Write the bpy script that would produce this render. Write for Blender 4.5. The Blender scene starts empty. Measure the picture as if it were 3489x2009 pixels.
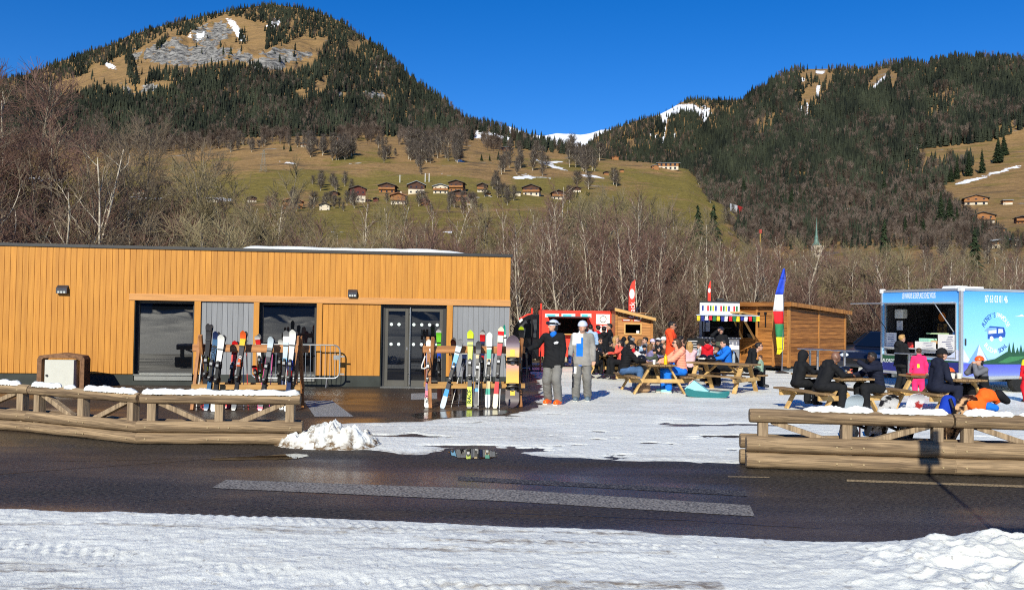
import bpy, math, random
import numpy as np
from mathutils import Vector, Matrix
rnd = random.Random(7)
NR = np.random.RandomState(11)
sc = bpy.context.scene
C = sc.collection
R = math.radians
FL, CX, CY = 3000.0, 1744.5, 1004.5          # focal length and centre in photograph pixels
CAMZ = 1.9

# ------------------------------------------------------------------ camera
pitch, roll = math.atan(75.5 / FL), R(0.87)
fw = Vector((0, math.cos(pitch), math.sin(pitch)))
r0 = Vector((1, 0, 0)); u0 = r0.cross(fw)
rt = math.cos(roll) * r0 + math.sin(roll) * u0
up = math.cos(roll) * u0 - math.sin(roll) * r0
cam_d = bpy.data.cameras.new('camera'); cam = bpy.data.objects.new('camera', cam_d); C.objects.link(cam)
CM = Matrix((rt, up, -fw)).transposed()
cam.matrix_world = Matrix.Translation((0, 0, CAMZ)) @ CM.to_4x4()
cam_d.sensor_width = 36; cam_d.lens = 36 * FL / 3489; cam_d.clip_end = 20000; cam_d.clip_start = 0.1
sc.camera = cam

def ray(px, py):
    return CM @ Vector(((px - CX) / FL, -(py - CY) / FL, -1))
def at(px, py, Y):                            # point of the pixel's ray at depth Y
    d = ray(px, py); return Vector((0, 0, CAMZ)) + d * (Y / d.y)
def gnd(px, py, z=0.0):                       # where the pixel's ray meets the height z
    d = ray(px, py); return Vector((0, 0, CAMZ)) + d * ((z - CAMZ) / d.z)

# ------------------------------------------------------------------ light
SUN_EL, SUN_AZ = R(30), R(15)
sun_d = bpy.data.lights.new('sun', 'SUN'); sun = bpy.data.objects.new('sun', sun_d); C.objects.link(sun)
sdir = Vector((math.sin(SUN_AZ) * math.cos(SUN_EL), math.cos(SUN_AZ) * math.cos(SUN_EL), -math.sin(SUN_EL)))
sun.rotation_euler = sdir.to_track_quat('-Z', 'Y').to_euler()
sun_d.energy = 5.0; sun_d.angle = R(0.5); sun_d.color = (1.0, 0.945, 0.79)
w = bpy.data.worlds.new('World'); sc.world = w; w.use_nodes = True
nt = w.node_tree; nt.nodes.clear()
sky = nt.nodes.new('ShaderNodeTexSky'); sky.sky_type = 'NISHITA'; sky.sun_disc = False
sky.sun_elevation = SUN_EL; sky.sun_rotation = R(195); sky.altitude = 1800
sky.air_density = 0.95; sky.dust_density = 0.15; sky.ozone_density = 3.5
bg = nt.nodes.new('ShaderNodeBackground'); bg.inputs[1].default_value = 0.125
wo = nt.nodes.new('ShaderNodeOutputWorld')
hs = nt.nodes.new('ShaderNodeHueSaturation'); hs.inputs['Saturation'].default_value = 1.36; hs.inputs['Hue'].default_value = 0.512
nt.links.new(sky.outputs[0], hs.inputs['Color'])
nt.links.new(hs.outputs[0], bg.inputs[0]); nt.links.new(bg.outputs[0], wo.inputs[0])
sc.view_settings.view_transform = 'Standard'; sc.view_settings.look = 'None'
sc.view_settings.exposure = 0.12; sc.view_settings.gamma = 1.0
sc.cycles.use_denoising = False; sc.cycles.filter_width = 1.1; sc.cycles.max_bounces = 6; sc.cycles.sample_clamp_indirect = 4.0

# ------------------------------------------------------------------ materials
MATS = {}
def M(name, c, rough=.7, var=.18, s=6, bump=0.0, metal=0.0, spec=.4, st=(1, 1, 1), c2=None, det=5, bs=None, lo=.32, hi=.68, bd=.01, ior=None, trans=0, alpha=1, coat=0):
    if name in MATS: return MATS[name]
    m = bpy.data.materials.new(name); m.use_nodes = True; t = m.node_tree; b = t.nodes['Principled BSDF']
    c = tuple(c); c1 = tuple(max(0, x * (1 + var)) for x in c); cd = tuple(c2) if c2 else tuple(x * (1 - var) for x in c)
    tc = t.nodes.new('ShaderNodeTexCoord'); mp = t.nodes.new('ShaderNodeMapping'); mp.inputs['Scale'].default_value = st
    t.links.new(tc.outputs['Object'], mp.inputs[0])
    if var or c2:
        n = t.nodes.new('ShaderNodeTexNoise'); n.inputs['Scale'].default_value = s; n.inputs['Detail'].default_value = det
        t.links.new(mp.outputs[0], n.inputs['Vector'])
        mr = t.nodes.new('ShaderNodeMapRange'); mr.inputs[1].default_value = lo; mr.inputs[2].default_value = hi
        t.links.new(n.outputs[0], mr.inputs[0])
        mx = t.nodes.new('ShaderNodeMix'); mx.data_type = 'RGBA'
        mx.inputs[6].default_value = cd + (1,); mx.inputs[7].default_value = c1 + (1,)
        t.links.new(mr.outputs[0], mx.inputs[0]); t.links.new(mx.outputs[2], b.inputs['Base Color'])
    else:
        b.inputs['Base Color'].default_value = c + (1,)
    b.inputs['Roughness'].default_value = rough; b.inputs['Metallic'].default_value = metal
    b.inputs['Specular IOR Level'].default_value = spec
    if ior: b.inputs['IOR'].default_value = ior
    if trans: b.inputs['Transmission Weight'].default_value = trans
    if coat: b.inputs['Coat Weight'].default_value = coat
    if alpha < 1: b.inputs['Alpha'].default_value = alpha
    if bump:
        n2 = t.nodes.new('ShaderNodeTexNoise'); n2.inputs['Scale'].default_value = bs or s * 3; n2.inputs['Detail'].default_value = 6
        t.links.new(mp.outputs[0], n2.inputs['Vector'])
        bp = t.nodes.new('ShaderNodeBump'); bp.inputs['Strength'].default_value = bump; bp.inputs['Distance'].default_value = bd
        t.links.new(n2.outputs[0], bp.inputs['Height']); t.links.new(bp.outputs[0], b.inputs['Normal'])
    MATS[name] = m
    return m
def S(r, g, b):                                # sRGB 0-255 to linear
    f = lambda v: v / 12.92 if v <= .04045 else ((v + .055) / 1.055) ** 2.4
    return (f(r / 255), f(g / 255), f(b / 255))
def P(name, rgb, **k):                         # a plain painted / cloth colour given in sRGB
    k.setdefault('var', .1)
    return M(name, S(*rgb), **k)

# ------------------------------------------------------------------ mesh builder
Z = Vector((0, 0, 1))
class MB:
    def __init__(self): self.v = []; self.f = []; self.m = []
    def add(self, vs, fs, m=0):
        o = len(self.v); self.v += [tuple(x) for x in vs]; self.f += [tuple(i + o for i in q) for q in fs]; self.m += [m] * len(fs); return self
    def box(self, c, s, rot=None, m=0):
        x, y, z = (k / 2 for k in s); vs = [Vector((a * x, b * y, d * z)) for a in (-1, 1) for b in (-1, 1) for d in (-1, 1)]
        if rot is not None: vs = [rot @ q for q in vs]
        c = Vector(c)
        return self.add([q + c for q in vs], [(0, 1, 3, 2), (4, 6, 7, 5), (0, 4, 5, 1), (2, 3, 7, 6), (0, 2, 6, 4), (1, 5, 7, 3)], m)
    def b2(self, x0, x1, y0, y1, z0, z1, m=0):
        return self.box(((x0 + x1) / 2, (y0 + y1) / 2, (z0 + z1) / 2), (abs(x1 - x0), abs(y1 - y0), abs(z1 - z0)), None, m)
    def beam(self, a, b, w, h, m=0, upv=Z):
        a, b = Vector(a), Vector(b); d = b - a; L = d.length; d.normalize()
        sd = d.cross(Vector(upv))
        if sd.length < 1e-4: sd = d.cross(Vector((0, 1, 0)))
        sd.normalize(); u = sd.cross(d)
        return self.box((a + b) / 2, (L, w, h), Matrix((d, sd, u)).transposed(), m)
    def tube(self, pts, r, n=8, m=0, cap=True):
        pts = [Vector(p) for p in pts]; k = len(pts); rs = r if isinstance(r, (list, tuple)) else [r] * k
        vs = []; pr = None
        for i, p in enumerate(pts):
            d = (pts[min(i + 1, k - 1)] - pts[max(i - 1, 0)]).normalized()
            if pr is None: pr = d.cross(Vector((0.13, 0.31, 0.94)))
            else: pr = pr - d * pr.dot(d)
            if pr.length < 1e-5: pr = d.orthogonal()
            pr.normalize(); q = d.cross(pr)
            vs += [p + (pr * math.cos(2 * math.pi * j / n) + q * math.sin(2 * math.pi * j / n)) * rs[i] for j in range(n)]
        fs = [(i * n + j, i * n + (j + 1) % n, (i + 1) * n + (j + 1) % n, (i + 1) * n + j) for i in range(k - 1) for j in range(n)]
        if cap: fs += [tuple(range(n))[::-1], tuple((k - 1) * n + j for j in range(n))]
        return self.add(vs, fs, m)
    def ell(self, c, r, n=12, rot=None, m=0, z0=-1.0, z1=1.0):
        if not isinstance(r, (tuple, list)): r = (r, r, r)
        c = Vector(c); k = max(4, n // 2); vs = []
        for i in range(k + 1):
            zz = z0 + (z1 - z0) * i / k if (z0, z1) != (-1.0, 1.0) else -math.cos(math.pi * i / k)
            rr = math.sqrt(max(0, 1 - zz * zz))
            rr = max(rr, .002)
            for j in range(n):
                q = Vector((r[0] * rr * math.cos(2 * math.pi * j / n), r[1] * rr * math.sin(2 * math.pi * j / n), r[2] * zz))
                vs.append((rot @ q if rot is not None else q) + c)
        fs = [(i * n + j, i * n + (j + 1) % n, (i + 1) * n + (j + 1) % n, (i + 1) * n + j) for i in range(k) for j in range(n)]
        fs += [tuple(range(n))[::-1], tuple(k * n + j for j in range(n))]
        return self.add(vs, fs, m)
    def prism(self, poly, vec, m=0):
        poly = [Vector(p) for p in poly]; vec = Vector(vec); n = len(poly)
        return self.add(poly + [p + vec for p in poly], [tuple(range(n))[::-1], tuple(range(n, 2 * n))] + [(i, (i + 1) % n, n + (i + 1) % n, n + i) for i in range(n)], m)
    def quad(self, pts, m=0): return self.add(pts, [tuple(range(len(pts)))], m)
    def lathe(self, c, prof, n=16, m=0):
        c = Vector(c); k = len(prof)
        vs = [c + Vector((r * math.cos(2 * math.pi * j / n), r * math.sin(2 * math.pi * j / n), z)) for r, z in prof for j in range(n)]
        fs = [(i * n + j, i * n + (j + 1) % n, (i + 1) * n + (j + 1) % n, (i + 1) * n + j) for i in range(k - 1) for j in range(n)]
        fs += [tuple(range(n))[::-1], tuple((k - 1) * n + j for j in range(n))]
        return self.add(vs, fs, m)
    def build(self, name, mats, parent=None, smooth=False, bev=0, world=False):
        me = bpy.data.meshes.new(name); me.from_pydata(self.v, [], self.f); me.update()
        return finish(name, me, mats, parent, smooth, bev, world, self.m)
def finish(name, me, mats, parent=None, smooth=False, bev=0, world=False, mi=None):
    if not isinstance(mats, (list, tuple)): mats = [mats]
    for q in mats: me.materials.append(q)
    if mi is not None and len(mats) > 1: me.polygons.foreach_set('material_index', np.array(mi, dtype=np.int32))
    if smooth:
        me.polygons.foreach_set('use_smooth', np.ones(len(me.polygons), dtype=bool))
        if smooth != 'all': me.set_sharp_from_angle(angle=R(38))
    o = bpy.data.objects.new(name, me); C.objects.link(o)
    if parent is not None:
        o.parent = parent
        if world: o.matrix_parent_inverse = parent.matrix_basis.inverted()
    if bev:
        b = o.modifiers.new('bevel', 'BEVEL'); b.width = bev; b.segments = 2; b.limit_method = 'ANGLE'; b.angle_limit = R(35)
    return o
def npmesh(name, v, f, mats, parent=None, smooth=False, mi=None, **k):   # numpy arrays of verts and equal-sized faces
    me = bpy.data.meshes.new(name); v = np.asarray(v, dtype=np.float32); f = np.asarray(f, dtype=np.int32)
    me.vertices.add(len(v)); me.vertices.foreach_set('co', v.ravel())
    n = f.shape[1]; me.loops.add(f.size); me.loops.foreach_set('vertex_index', f.ravel())
    me.polygons.add(len(f)); me.polygons.foreach_set('loop_start', np.arange(0, f.size, n, dtype=np.int32))
    me.polygons.foreach_set('loop_total', np.full(len(f), n, dtype=np.int32)) if False else None
    me.update(calc_edges=True)
    return finish(name, me, mats, parent, smooth, mi=mi, **k)
def tag(o, label=None, cat=None, group=None, kind=None):
    if label: o['label'] = label
    if cat: o['category'] = cat
    if group: o['group'] = group
    if kind: o['kind'] = kind
    return o
def empty(name, loc, rz=0, label=None, cat=None, group=None):
    o = bpy.data.objects.new(name, None); C.objects.link(o); o.location = loc; o.rotation_euler = (0, 0, rz); o.empty_display_size = .2
    return tag(o, label, cat, group)
KIDS = {}
def copy_tree(o, loc=None, rz=None, scale=None, label=None, parent=None):
    c = o.copy(); C.objects.link(c)
    if parent is not None: c.parent = parent
    if loc is not None: c.location = loc
    if rz is not None: c.rotation_euler = (0, 0, rz)
    if scale is not None: c.scale = scale
    if label: c['label'] = label
    if o.name not in KIDS: KIDS[o.name] = list(o.children)
    for ch in KIDS[o.name]: copy_tree(ch, parent=c)
    return c
def text(name, s, size, mat, parent, mtx, extrude=.002, align='CENTER', sx=1.0, spacing=1.0, bold=0):
    cu = bpy.data.curves.new(name, 'FONT'); cu.body = s; cu.size = size; cu.extrude = extrude; cu.align_x = align; cu.align_y = 'CENTER'
    cu.space_character = spacing; cu.offset = bold; cu.resolution_u = 3
    t = bpy.data.objects.new(name, cu); C.objects.link(t)
    bpy.context.view_layer.update()
    me = bpy.data.meshes.new_from_object(t.evaluated_get(bpy.context.evaluated_depsgraph_get()))
    bpy.data.objects.remove(t)
    me.transform(mtx @ Matrix.Diagonal((sx, 1, 1, 1)))
    me.materials.clear()
    return finish(name, me, mat, parent)
def FRAME(o, x, y):                             # 4x4 with text's right = x, up = y, at o
    x = Vector(x).normalized(); y = Vector(y); y = (y - x * y.dot(x)).normalized(); z = x.cross(y)
    m = Matrix((x, y, z)).transposed().to_4x4(); m.translation = o; return m

# ------------------------------------------------------------------ noise (numpy value noise, any number of octaves)
_T = NR.rand(256, 256)
def vn(x, y, sx=1.0, sy=None, oct=4, off=0.0):
    sy = sx if sy is None else sy
    x = np.asarray(x, float) / sx + off; y = np.asarray(y, float) / sy + off * 1.7
    tot = 0; a = 1.0; na = 0
    for k in range(oct):
        xi = np.floor(x).astype(int); yi = np.floor(y).astype(int); fx = x - xi; fy = y - yi
        fx = fx * fx * (3 - 2 * fx); fy = fy * fy * (3 - 2 * fy)
        A = _T[xi % 256, yi % 256]; B = _T[(xi + 1) % 256, yi % 256]; D = _T[xi % 256, (yi + 1) % 256]; E = _T[(xi + 1) % 256, (yi + 1) % 256]
        tot = tot + a * ((A * (1 - fx) + B * fx) * (1 - fy) + (D * (1 - fx) + E * fx) * fy); na += a
        a *= .5; x = x * 2 + 17.3; y = y * 2 + 5.1
    return tot / na
def inpoly(x, y, poly):
    x = np.asarray(x, float); y = np.asarray(y, float); r = np.zeros(np.broadcast(x, y).shape, bool); n = len(poly); j = n - 1
    for i in range(n):
        xi, yi = poly[i]; xj, yj = poly[j]
        if yi != yj:
            r ^= ((yi > y) != (yj > y)) & (x < (xj - xi) * (y - yi) / (yj - yi) + xi)
        j = i
    return r
def sstep(a, b, x):
    t = np.clip((x - a) / (b - a), 0, 1); return t * t * (3 - 2 * t)
def rays_np(px, py):
    m = np.array(CM); x = (px - CX) / FL; y = -(py - CY) / FL
    return np.stack([m[0, 0] * x + m[0, 1] * y - m[0, 2], m[1, 0] * x + m[1, 1] * y - m[1, 2], m[2, 0] * x + m[2, 1] * y - m[2, 2]], -1)
def at_np(px, py, Y):
    d = rays_np(np.asarray(px, float), np.asarray(py, float)); p = d * (np.asarray(Y) / d[..., 1])[..., None]; p[..., 2] += CAMZ; return p
def gridfaces(nx, ny):
    i = np.arange(nx * ny).reshape(ny, nx); return np.stack([i[:-1, :-1], i[:-1, 1:], i[1:, 1:], i[1:, :-1]], -1).reshape(-1, 4)
# ------------------------------------------------------------------ hills (kind structure)
def hill_mat(name, kind):
    m = bpy.data.materials.new(name); m.use_nodes = True; t = m.node_tree; b = t.nodes['Principled BSDF']; L = t.links.new
    tc = t.nodes.new('ShaderNodeTexCoord')
    def noise(s, det=6, st=(1, 1, 1)):
        mp = t.nodes.new('ShaderNodeMapping'); mp.inputs['Scale'].default_value = st; L(tc.outputs['Object'], mp.inputs[0])
        n = t.nodes.new('ShaderNodeTexNoise'); n.inputs['Scale'].default_value = s; n.inputs['Detail'].default_value = det; n.inputs['Roughness'].default_value = .65
        L(mp.outputs[0], n.inputs['Vector']); return n.outputs[0]
    def rng(x, a, c, lo=0, hi=1):
        r = t.nodes.new('ShaderNodeMapRange'); r.inputs[1].default_value = a; r.inputs[2].default_value = c; r.inputs[3].default_value = lo; r.inputs[4].default_value = hi; L(x, r.inputs[0]); return r.outputs[0]
    def mix(f, a, c):
        x = t.nodes.new('ShaderNodeMix'); x.data_type = 'RGBA'
        if isinstance(f, float): x.inputs[0].default_value = f
        else: L(f, x.inputs[0])
        for i, q in ((6, a), (7, c)):
            if isinstance(q, tuple): x.inputs[i].default_value = q + (1,)
            else: L(q, x.inputs[i])
        return x.outputs[2]
    def attr(n):
        a = t.nodes.new('ShaderNodeAttribute'); a.attribute_name = n; return a.outputs['Fac']
    def math_(op, a, c):
        x = t.nodes.new('ShaderNodeMath'); x.operation = op
        for i, q in ((0, a), (1, c)):
            if isinstance(q, float): x.inputs[i].default_value = q
            else: L(q, x.inputs[i])
        return x.outputs[0]
    fine = noise(.35, 8, (1, 1, 2.5)); big = noise(.012, 5); mid = noise(.06, 6, (.6, .6, 2.0))
    tan = mix(rng(fine, .3, .7), (.20, .118, .048), (.37, .235, .105))
    tan = mix(rng(mid, .45, .7), tan, (.20, .13, .055)); tan = mix(rng(noise(.05, 9, (.5, .5, 4)), .54, .66, 0, .75), tan, (.085, .065, .045))
    green = mix(rng(fine, .3, .7), (.13, .105, .026), (.24, .185, .052))
    g = math_('ADD', attr('green'), rng(big, .3, .7, -.75, .45))
    base = mix(rng(math_('ADD', g, rng(mid, .3, .7, -.5, .4)), .25, .75), tan, green)
    rock = mix(rng(noise(.08, 10, (1, 1, 3)), .38, .62), (.050, .050, .052), (.33, .32, .30))
    rf = math_('ADD', attr('rock'), rng(noise(.03, 9, (1, 1, 2.2)), .32, .68, -.75, .55))
    base = mix(rng(rf, .45, .6), base, rock)
    sf = math_('ADD', attr('snow'), rng(noise(.09, 8, (1, 1, 3)), .3, .7, -.6, .42))
    base = mix(rng(sf, .48, .56), base, (.86, .88, .92))
    L(base, b.inputs['Base Color']); b.inputs['Roughness'].default_value = .95; b.inputs['Specular IOR Level'].default_value = .1
    bp = t.nodes.new('ShaderNodeBump'); bp.inputs['Strength'].default_value = .9; bp.inputs['Distance'].default_value = 2.5
    L(noise(.12, 9), bp.inputs['Height']); L(bp.outputs[0], b.inputs['Normal'])
    return m
HM = hill_mat('hill_ground', 0)
def dist_poly(x, y, polys, soft=8.0):                   # soft 0-1 mask of a list of polygons
    out = np.zeros(np.shape(x))
    for p in polys:
        for (dx, dy) in ((0, 0), (soft, 0), (-soft, 0), (0, soft), (0, -soft), (soft * .6, soft * .6), (-soft * .6, -soft * .6), (soft * .6, -soft * .6), (-soft * .6, soft * .6)):
            out = np.maximum(out, 0) + inpoly(x + dx, y + dy, p) / 9.0
    return np.clip(out, 0, 1)
class Hill:
    def __init__(s, name, cols, nx, nd, amp, nsc, disp=None):
        xs = np.array([c[0] for c in cols], float); K = len(cols[0][1])
        s.xs = np.linspace(xs[0], xs[-1], nx); s.t = np.linspace(0, K - 1, nd)
        Dk = np.stack([np.interp(s.xs, xs, [c[1][k][0] for c in cols]) for k in range(K)])
        Yk = np.stack([np.interp(s.xs, xs, [c[1][k][1] for c in cols]) for k in range(K)])
        ti = np.clip(np.floor(s.t).astype(int), 0, K - 2); tf = (s.t - ti)[:, None]
        s.D = Dk[ti] * (1 - tf) + Dk[ti + 1] * tf
        # heights are blended in metres so that slopes stay straight in the world
        Zk = np.stack([at_np(s.xs, Yk[k], Dk[k])[:, 2] for k in range(K)])
        s.Zh = Zk[ti] * (1 - tf) + Zk[ti + 1] * tf
        ker = np.array([1, 2, 3, 2, 1.]) / 9
        for _ in range(2):
            pad = np.pad(s.Zh, ((2, 2), (0, 0)), mode='edge'); s.Zh = sum(ker[i] * pad[i:i + nd] for i in range(5))
        X = at_np(s.xs[None, :] + 0 * s.D, 1080 + 0 * s.D, s.D)
        s.X = X[..., 0]
        env = np.sin(np.pi * np.clip(s.t / (K - 2), 0, 1))[:, None] ** .5
        s.Zh = s.Zh + amp * env * (s.D / 1000) * (vn(s.X, s.D, nsc, oct=5) - .5) * 2
        if disp: s.Zh = disp(s)
        s.name = name; s.nx = nx; s.nd = nd
        v = np.stack([s.X, s.D, s.Zh], -1)
        m = np.array(CM); q = v.copy(); q[..., 2] -= CAMZ
        c = q @ m                                       # camera coordinates
        s.px = CX + FL * c[..., 0] / -c[..., 2]; s.py = CY - FL * c[..., 1] / -c[..., 2]
        s.v = v
    def build(s, green, rock, snow):
        o = npmesh(s.name, s.v.reshape(-1, 3), gridfaces(s.nx, s.nd), HM, smooth='all')
        for n, a in (('green', green), ('rock', rock), ('snow', snow)):
            at_ = o.data.attributes.new(n, 'FLOAT', 'POINT'); at_.data.foreach_set('value', np.asarray(np.broadcast_to(a, s.px.shape), dtype=np.float32).ravel())
        o['kind'] = 'structure'
        s.o = o
        return o
    def loc(s, px, py):                                  # world points of picture points on the visible face of this hill
        px = np.atleast_1d(np.asarray(px, float)); py = np.atleast_1d(np.asarray(py, float)); out = []
        for x, y in zip(px, py):
            j = np.clip(np.interp(x, s.xs, np.arange(s.nx)), 0, s.nx - 1.001); j0 = int(j); jf = j - j0
            colp = s.py[:, j0] * (1 - jf) + s.py[:, j0 + 1] * jf
            mn = np.minimum.accumulate(colp); k = int(np.argmax(mn <= y)) if (mn <= y).any() else s.nd - 1
            k = max(1, k); a = (colp[k - 1] - y) / max(1e-6, colp[k - 1] - colp[k]); a = min(1, max(0, a))
            f = lambda A: (A[k - 1, j0] * (1 - jf) + A[k - 1, j0 + 1] * jf) * (1 - a) + (A[k, j0] * (1 - jf) + A[k, j0 + 1] * jf) * a
            out.append((f(s.X), f(s.D), f(s.Zh), k))
        return np.array(out)

BARE = [[(415, 182), (480, 140), (545, 100), (600, 95), (670, 68), (745, 44), (800, 56), (860, 70), (930, 75), (985, 58), (968, 110), (935, 150), (1010, 118), (1060, 125), (1105, 116), (1085, 150), (1062, 190), (1065, 208), (1000, 240), (960, 246), (900, 246), (860, 215), (800, 222), (700, 222), (640, 236), (590, 236), (520, 230), (480, 250), (470, 292), (420, 272), (425, 220)],
        [(150, 297), (190, 268), (270, 247), (290, 212), (320, 217), (360, 205), (397, 180), (415, 240), (420, 280), (460, 290), (520, 268), (590, 268), (560, 300), (440, 326), (380, 292), (300, 292), (240, 316), (200, 327)],
        [(1160, 132), (1205, 130), (1192, 196), (1166, 166)], [(985, 300), (1035, 295), (1040, 340), (990, 336)], [(1058, 270), (1095, 265), (1105, 302), (1063, 334)],
        [(1130, 308), (1170, 306), (1166, 330), (1140, 328)], [(1212, 306), (1312, 312), (1310, 338), (1220, 328)], [(180, 445), (235, 440), (240, 480), (190, 478)], [(1608, 440), (1740, 462), (1722, 482), (1606, 468)]]
ROCK = [[(425, 172), (500, 165), (560, 132), (612, 128), (650, 165), (700, 148), (760, 165), (820, 172), (870, 186), (930, 168), (1000, 172), (1068, 178), (1062, 197), (980, 215), (960, 246), (880, 246), (830, 210), (740, 210), (640, 230), (560, 220), (500, 206), (425, 202)],
        [(650, 95), (760, 70), (800, 110), (740, 150), (660, 150)], [(1262, 203), (1330, 206), (1345, 240), (1275, 232)], [(1130, 308), (1170, 306), (1166, 330), (1140, 328)], [(1212, 306), (1312, 312), (1310, 338), (1220, 328)], [(400, 286), (560, 285), (560, 305), (430, 325)]]
SNOWL = [[(765, 58), (800, 72), (838, 130), (838, 152), (812, 132), (788, 95)], [(645, 112), (700, 112), (690, 135), (640, 130)], [(350, 200), (385, 220), (404, 242), (360, 226)], [(905, 88), (945, 58), (960, 75), (925, 110)], [(1608, 440), (1742, 464), (1728, 482), (1690, 466), (1608, 452)], [(1606, 452), (1650, 462), (1690, 478), (1608, 470)]]
CLUMP = [[(575, 122), (620, 72), (690, 66), (660, 92), (612, 124)], [(505, 160), (545, 120), (552, 130), (515, 172)], [(790, 108), (812, 104), (815, 152), (792, 150)], [(890, 62), (972, 60), (962, 110), (930, 150), (880, 175)], [(400, 170), (425, 180), (455, 290), (425, 284)]]
SNOWM = [[(2240, 392), (2262, 362), (2310, 356), (2360, 354), (2395, 372), (2428, 384), (2410, 402), (2398, 428), (2390, 400), (2355, 384), (2310, 386), (2275, 402), (2268, 440), (2262, 490), (2250, 495), (2260, 430)], [(2385, 350), (2425, 372), (2410, 376), (2388, 362)], [(2465, 366), (2485, 340), (2484, 356), (2458, 372)], [(2205, 440), (2250, 470), (2248, 480), (2210, 456)], [(2290, 452), (2302, 452), (2300, 480), (2290, 480)]]
TANM = [[(2120, 470), (2158, 500), (2156, 510), (2115, 480)]]
BARER = [[(2705, 260), (2750, 244), (2785, 240), (2835, 262), (2830, 280), (2760, 282), (2720, 275)], [(2945, 310), (2995, 244), (3035, 245), (3000, 300), (2975, 322)], [(3080, 505), (3150, 470), (3185, 435), (3170, 480), (3120, 510), (3090, 512)], [(3028, 250), (3060, 255), (3040, 320), (3030, 310)], [(2745, 300), (2800, 300), (2740, 380), (2720, 370)]]
SNOWR = [[(2708, 262), (2745, 268), (2740, 278), (2710, 276)], [(2778, 240), (2815, 242), (2806, 252), (2780, 252)], [(2965, 300), (3020, 252), (3028, 256), (2990, 312)], [(2716, 352), (2736, 350), (2734, 378), (2720, 380)], [(2744, 350), (2756, 350), (2750, 400), (2744, 400)], [(2780, 288), (2796, 288), (2788, 334), (2782, 334)], [(2868, 275), (2874, 275), (2874, 294), (2868, 294)], [(2828, 286), (2838, 286), (2836, 308), (2828, 308)]]
HALFR = [[(2640, 600), (2760, 585), (2740, 640), (2650, 650)], [(2790, 640), (2900, 610), (2890, 660), (2800, 680)], [(3060, 690), (3200, 640), (3210, 700), (3090, 740)], [(2560, 420), (2640, 380), (2620, 470), (2570, 500)], [(3150, 330), (3280, 300), (3230, 420), (3160, 440)], [(2870, 715), (2990, 700), (2985, 745), (2880, 752)], [(2940, 590), (3030, 582), (3015, 640), (2950, 648)], [(3020, 560), (3200, 515), (3320, 545), (3200, 610), (3070, 625)], [(2730, 250), (2850, 250), (2760, 420), (2700, 400)], [(3380, 440), (3489, 400), (3489, 470), (3390, 480)]]
MEADR = [(3110, 512), (3290, 492), (3380, 480), (3440, 462), (3489, 440), (4200, 400), (4200, 950), (3480, 830), (3330, 770), (3220, 690), (3200, 640), (3330, 560), (3250, 540), (3180, 560), (3120, 540)]
SMEAD = [[(250, 484), (330, 484), (440, 492), (545, 495), (545, 499), (430, 499), (380, 494), (250, 489)], [(945, 545), (1000, 553), (1060, 557), (1060, 559), (1000, 558), (955, 553)], [(1180, 554), (1250, 559), (1245, 563), (1190, 559)], [(1490, 590), (1530, 595), (1572, 598), (1560, 601), (1510, 600)], [(1550, 543), (1580, 546), (1582, 554), (1552, 551)],
         [(1815, 535), (1850, 550), (1900, 566), (1945, 582), (1935, 584), (1880, 572), (1840, 555), (1818, 542)], [(1850, 548), (1930, 552), (1930, 556), (1860, 555)], [(1745, 601), (1800, 600), (1880, 605), (1880, 611), (1790, 610), (1748, 609)], [(1750, 585), (1790, 593), (1830, 602), (1800, 602)], [(1965, 592), (2020, 598), (2065, 605), (2050, 609), (1990, 604)], [(1545, 488), (1610, 496), (1608, 499), (1550, 492)],
         [(70, 598), (220, 610), (220, 617), (80, 610)], [(0, 545), (80, 555), (80, 562), (0, 552)], [(420, 668), (560, 675), (555, 682), (430, 674)], [(690, 668), (790, 672), (795, 688), (700, 685)], [(460, 805), (545, 812), (540, 830), (470, 832)], [(700, 810), (900, 818), (900, 826), (720, 822)], [(1120, 788), (1170, 790), (1165, 795), (1125, 794)], [(1390, 785), (1470, 790), (1470, 794), (1400, 792)], [(1500, 784), (1545, 786), (1540, 796), (1505, 795)], [(870, 645), (910, 645), (908, 650), (872, 650)], [(1590, 670), (1680, 668), (1690, 676), (1600, 676)]]
def rockdisp(s):
    X = s.X; D = s.D; q = np.stack([X, D, s.Zh - CAMZ], -1) @ np.array(CM); px = CX + FL * q[..., 0] / -q[..., 2]; py = CY - FL * q[..., 1] / -q[..., 2]
    m = dist_poly(px, py, ROCK, 10); m2 = np.clip(dist_poly(px, py, BARE, 8), 0, 1)
    rid = 1 - np.abs(vn(X, D, 60, 90, oct=4, off=4) - .5) * 2; st_ = np.abs(((s.Zh + 25 * vn(X, D, 120, off=7)) / 26) % 1 - .5) * 2
    return s.Zh + m * (55 * (rid - .75) + 14 * (st_ - .5)) + m2 * 16 * (vn(X, D, 45, 70, oct=4, off=6) - .5)
mead = Hill('meadow_hill', [(x, [(50, 1242 + .0151 * (x - CX)), (150, a), (430, b), (900, c), (1150, c + 90)]) for x, a, b, c in (
    (-700, 860, 690, 490), (0, 850, 690, 498), (600, 850, 690, 496), (850, 850, 688, 470), (1200, 855, 688, 466), (1560, 860, 690, 468), (1750, 862, 690, 505),
    (2000, 870, 700, 532), (2200, 880, 720, 548), (2340, 890, 740, 572), (2450, 905, 790, 640), (2600, 930, 850, 722), (2720, 960, 910, 800), (2950, 1010, 980, 900), (3300, 1060, 1050, 1040))],
    420, 170, 26, 140)
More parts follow.
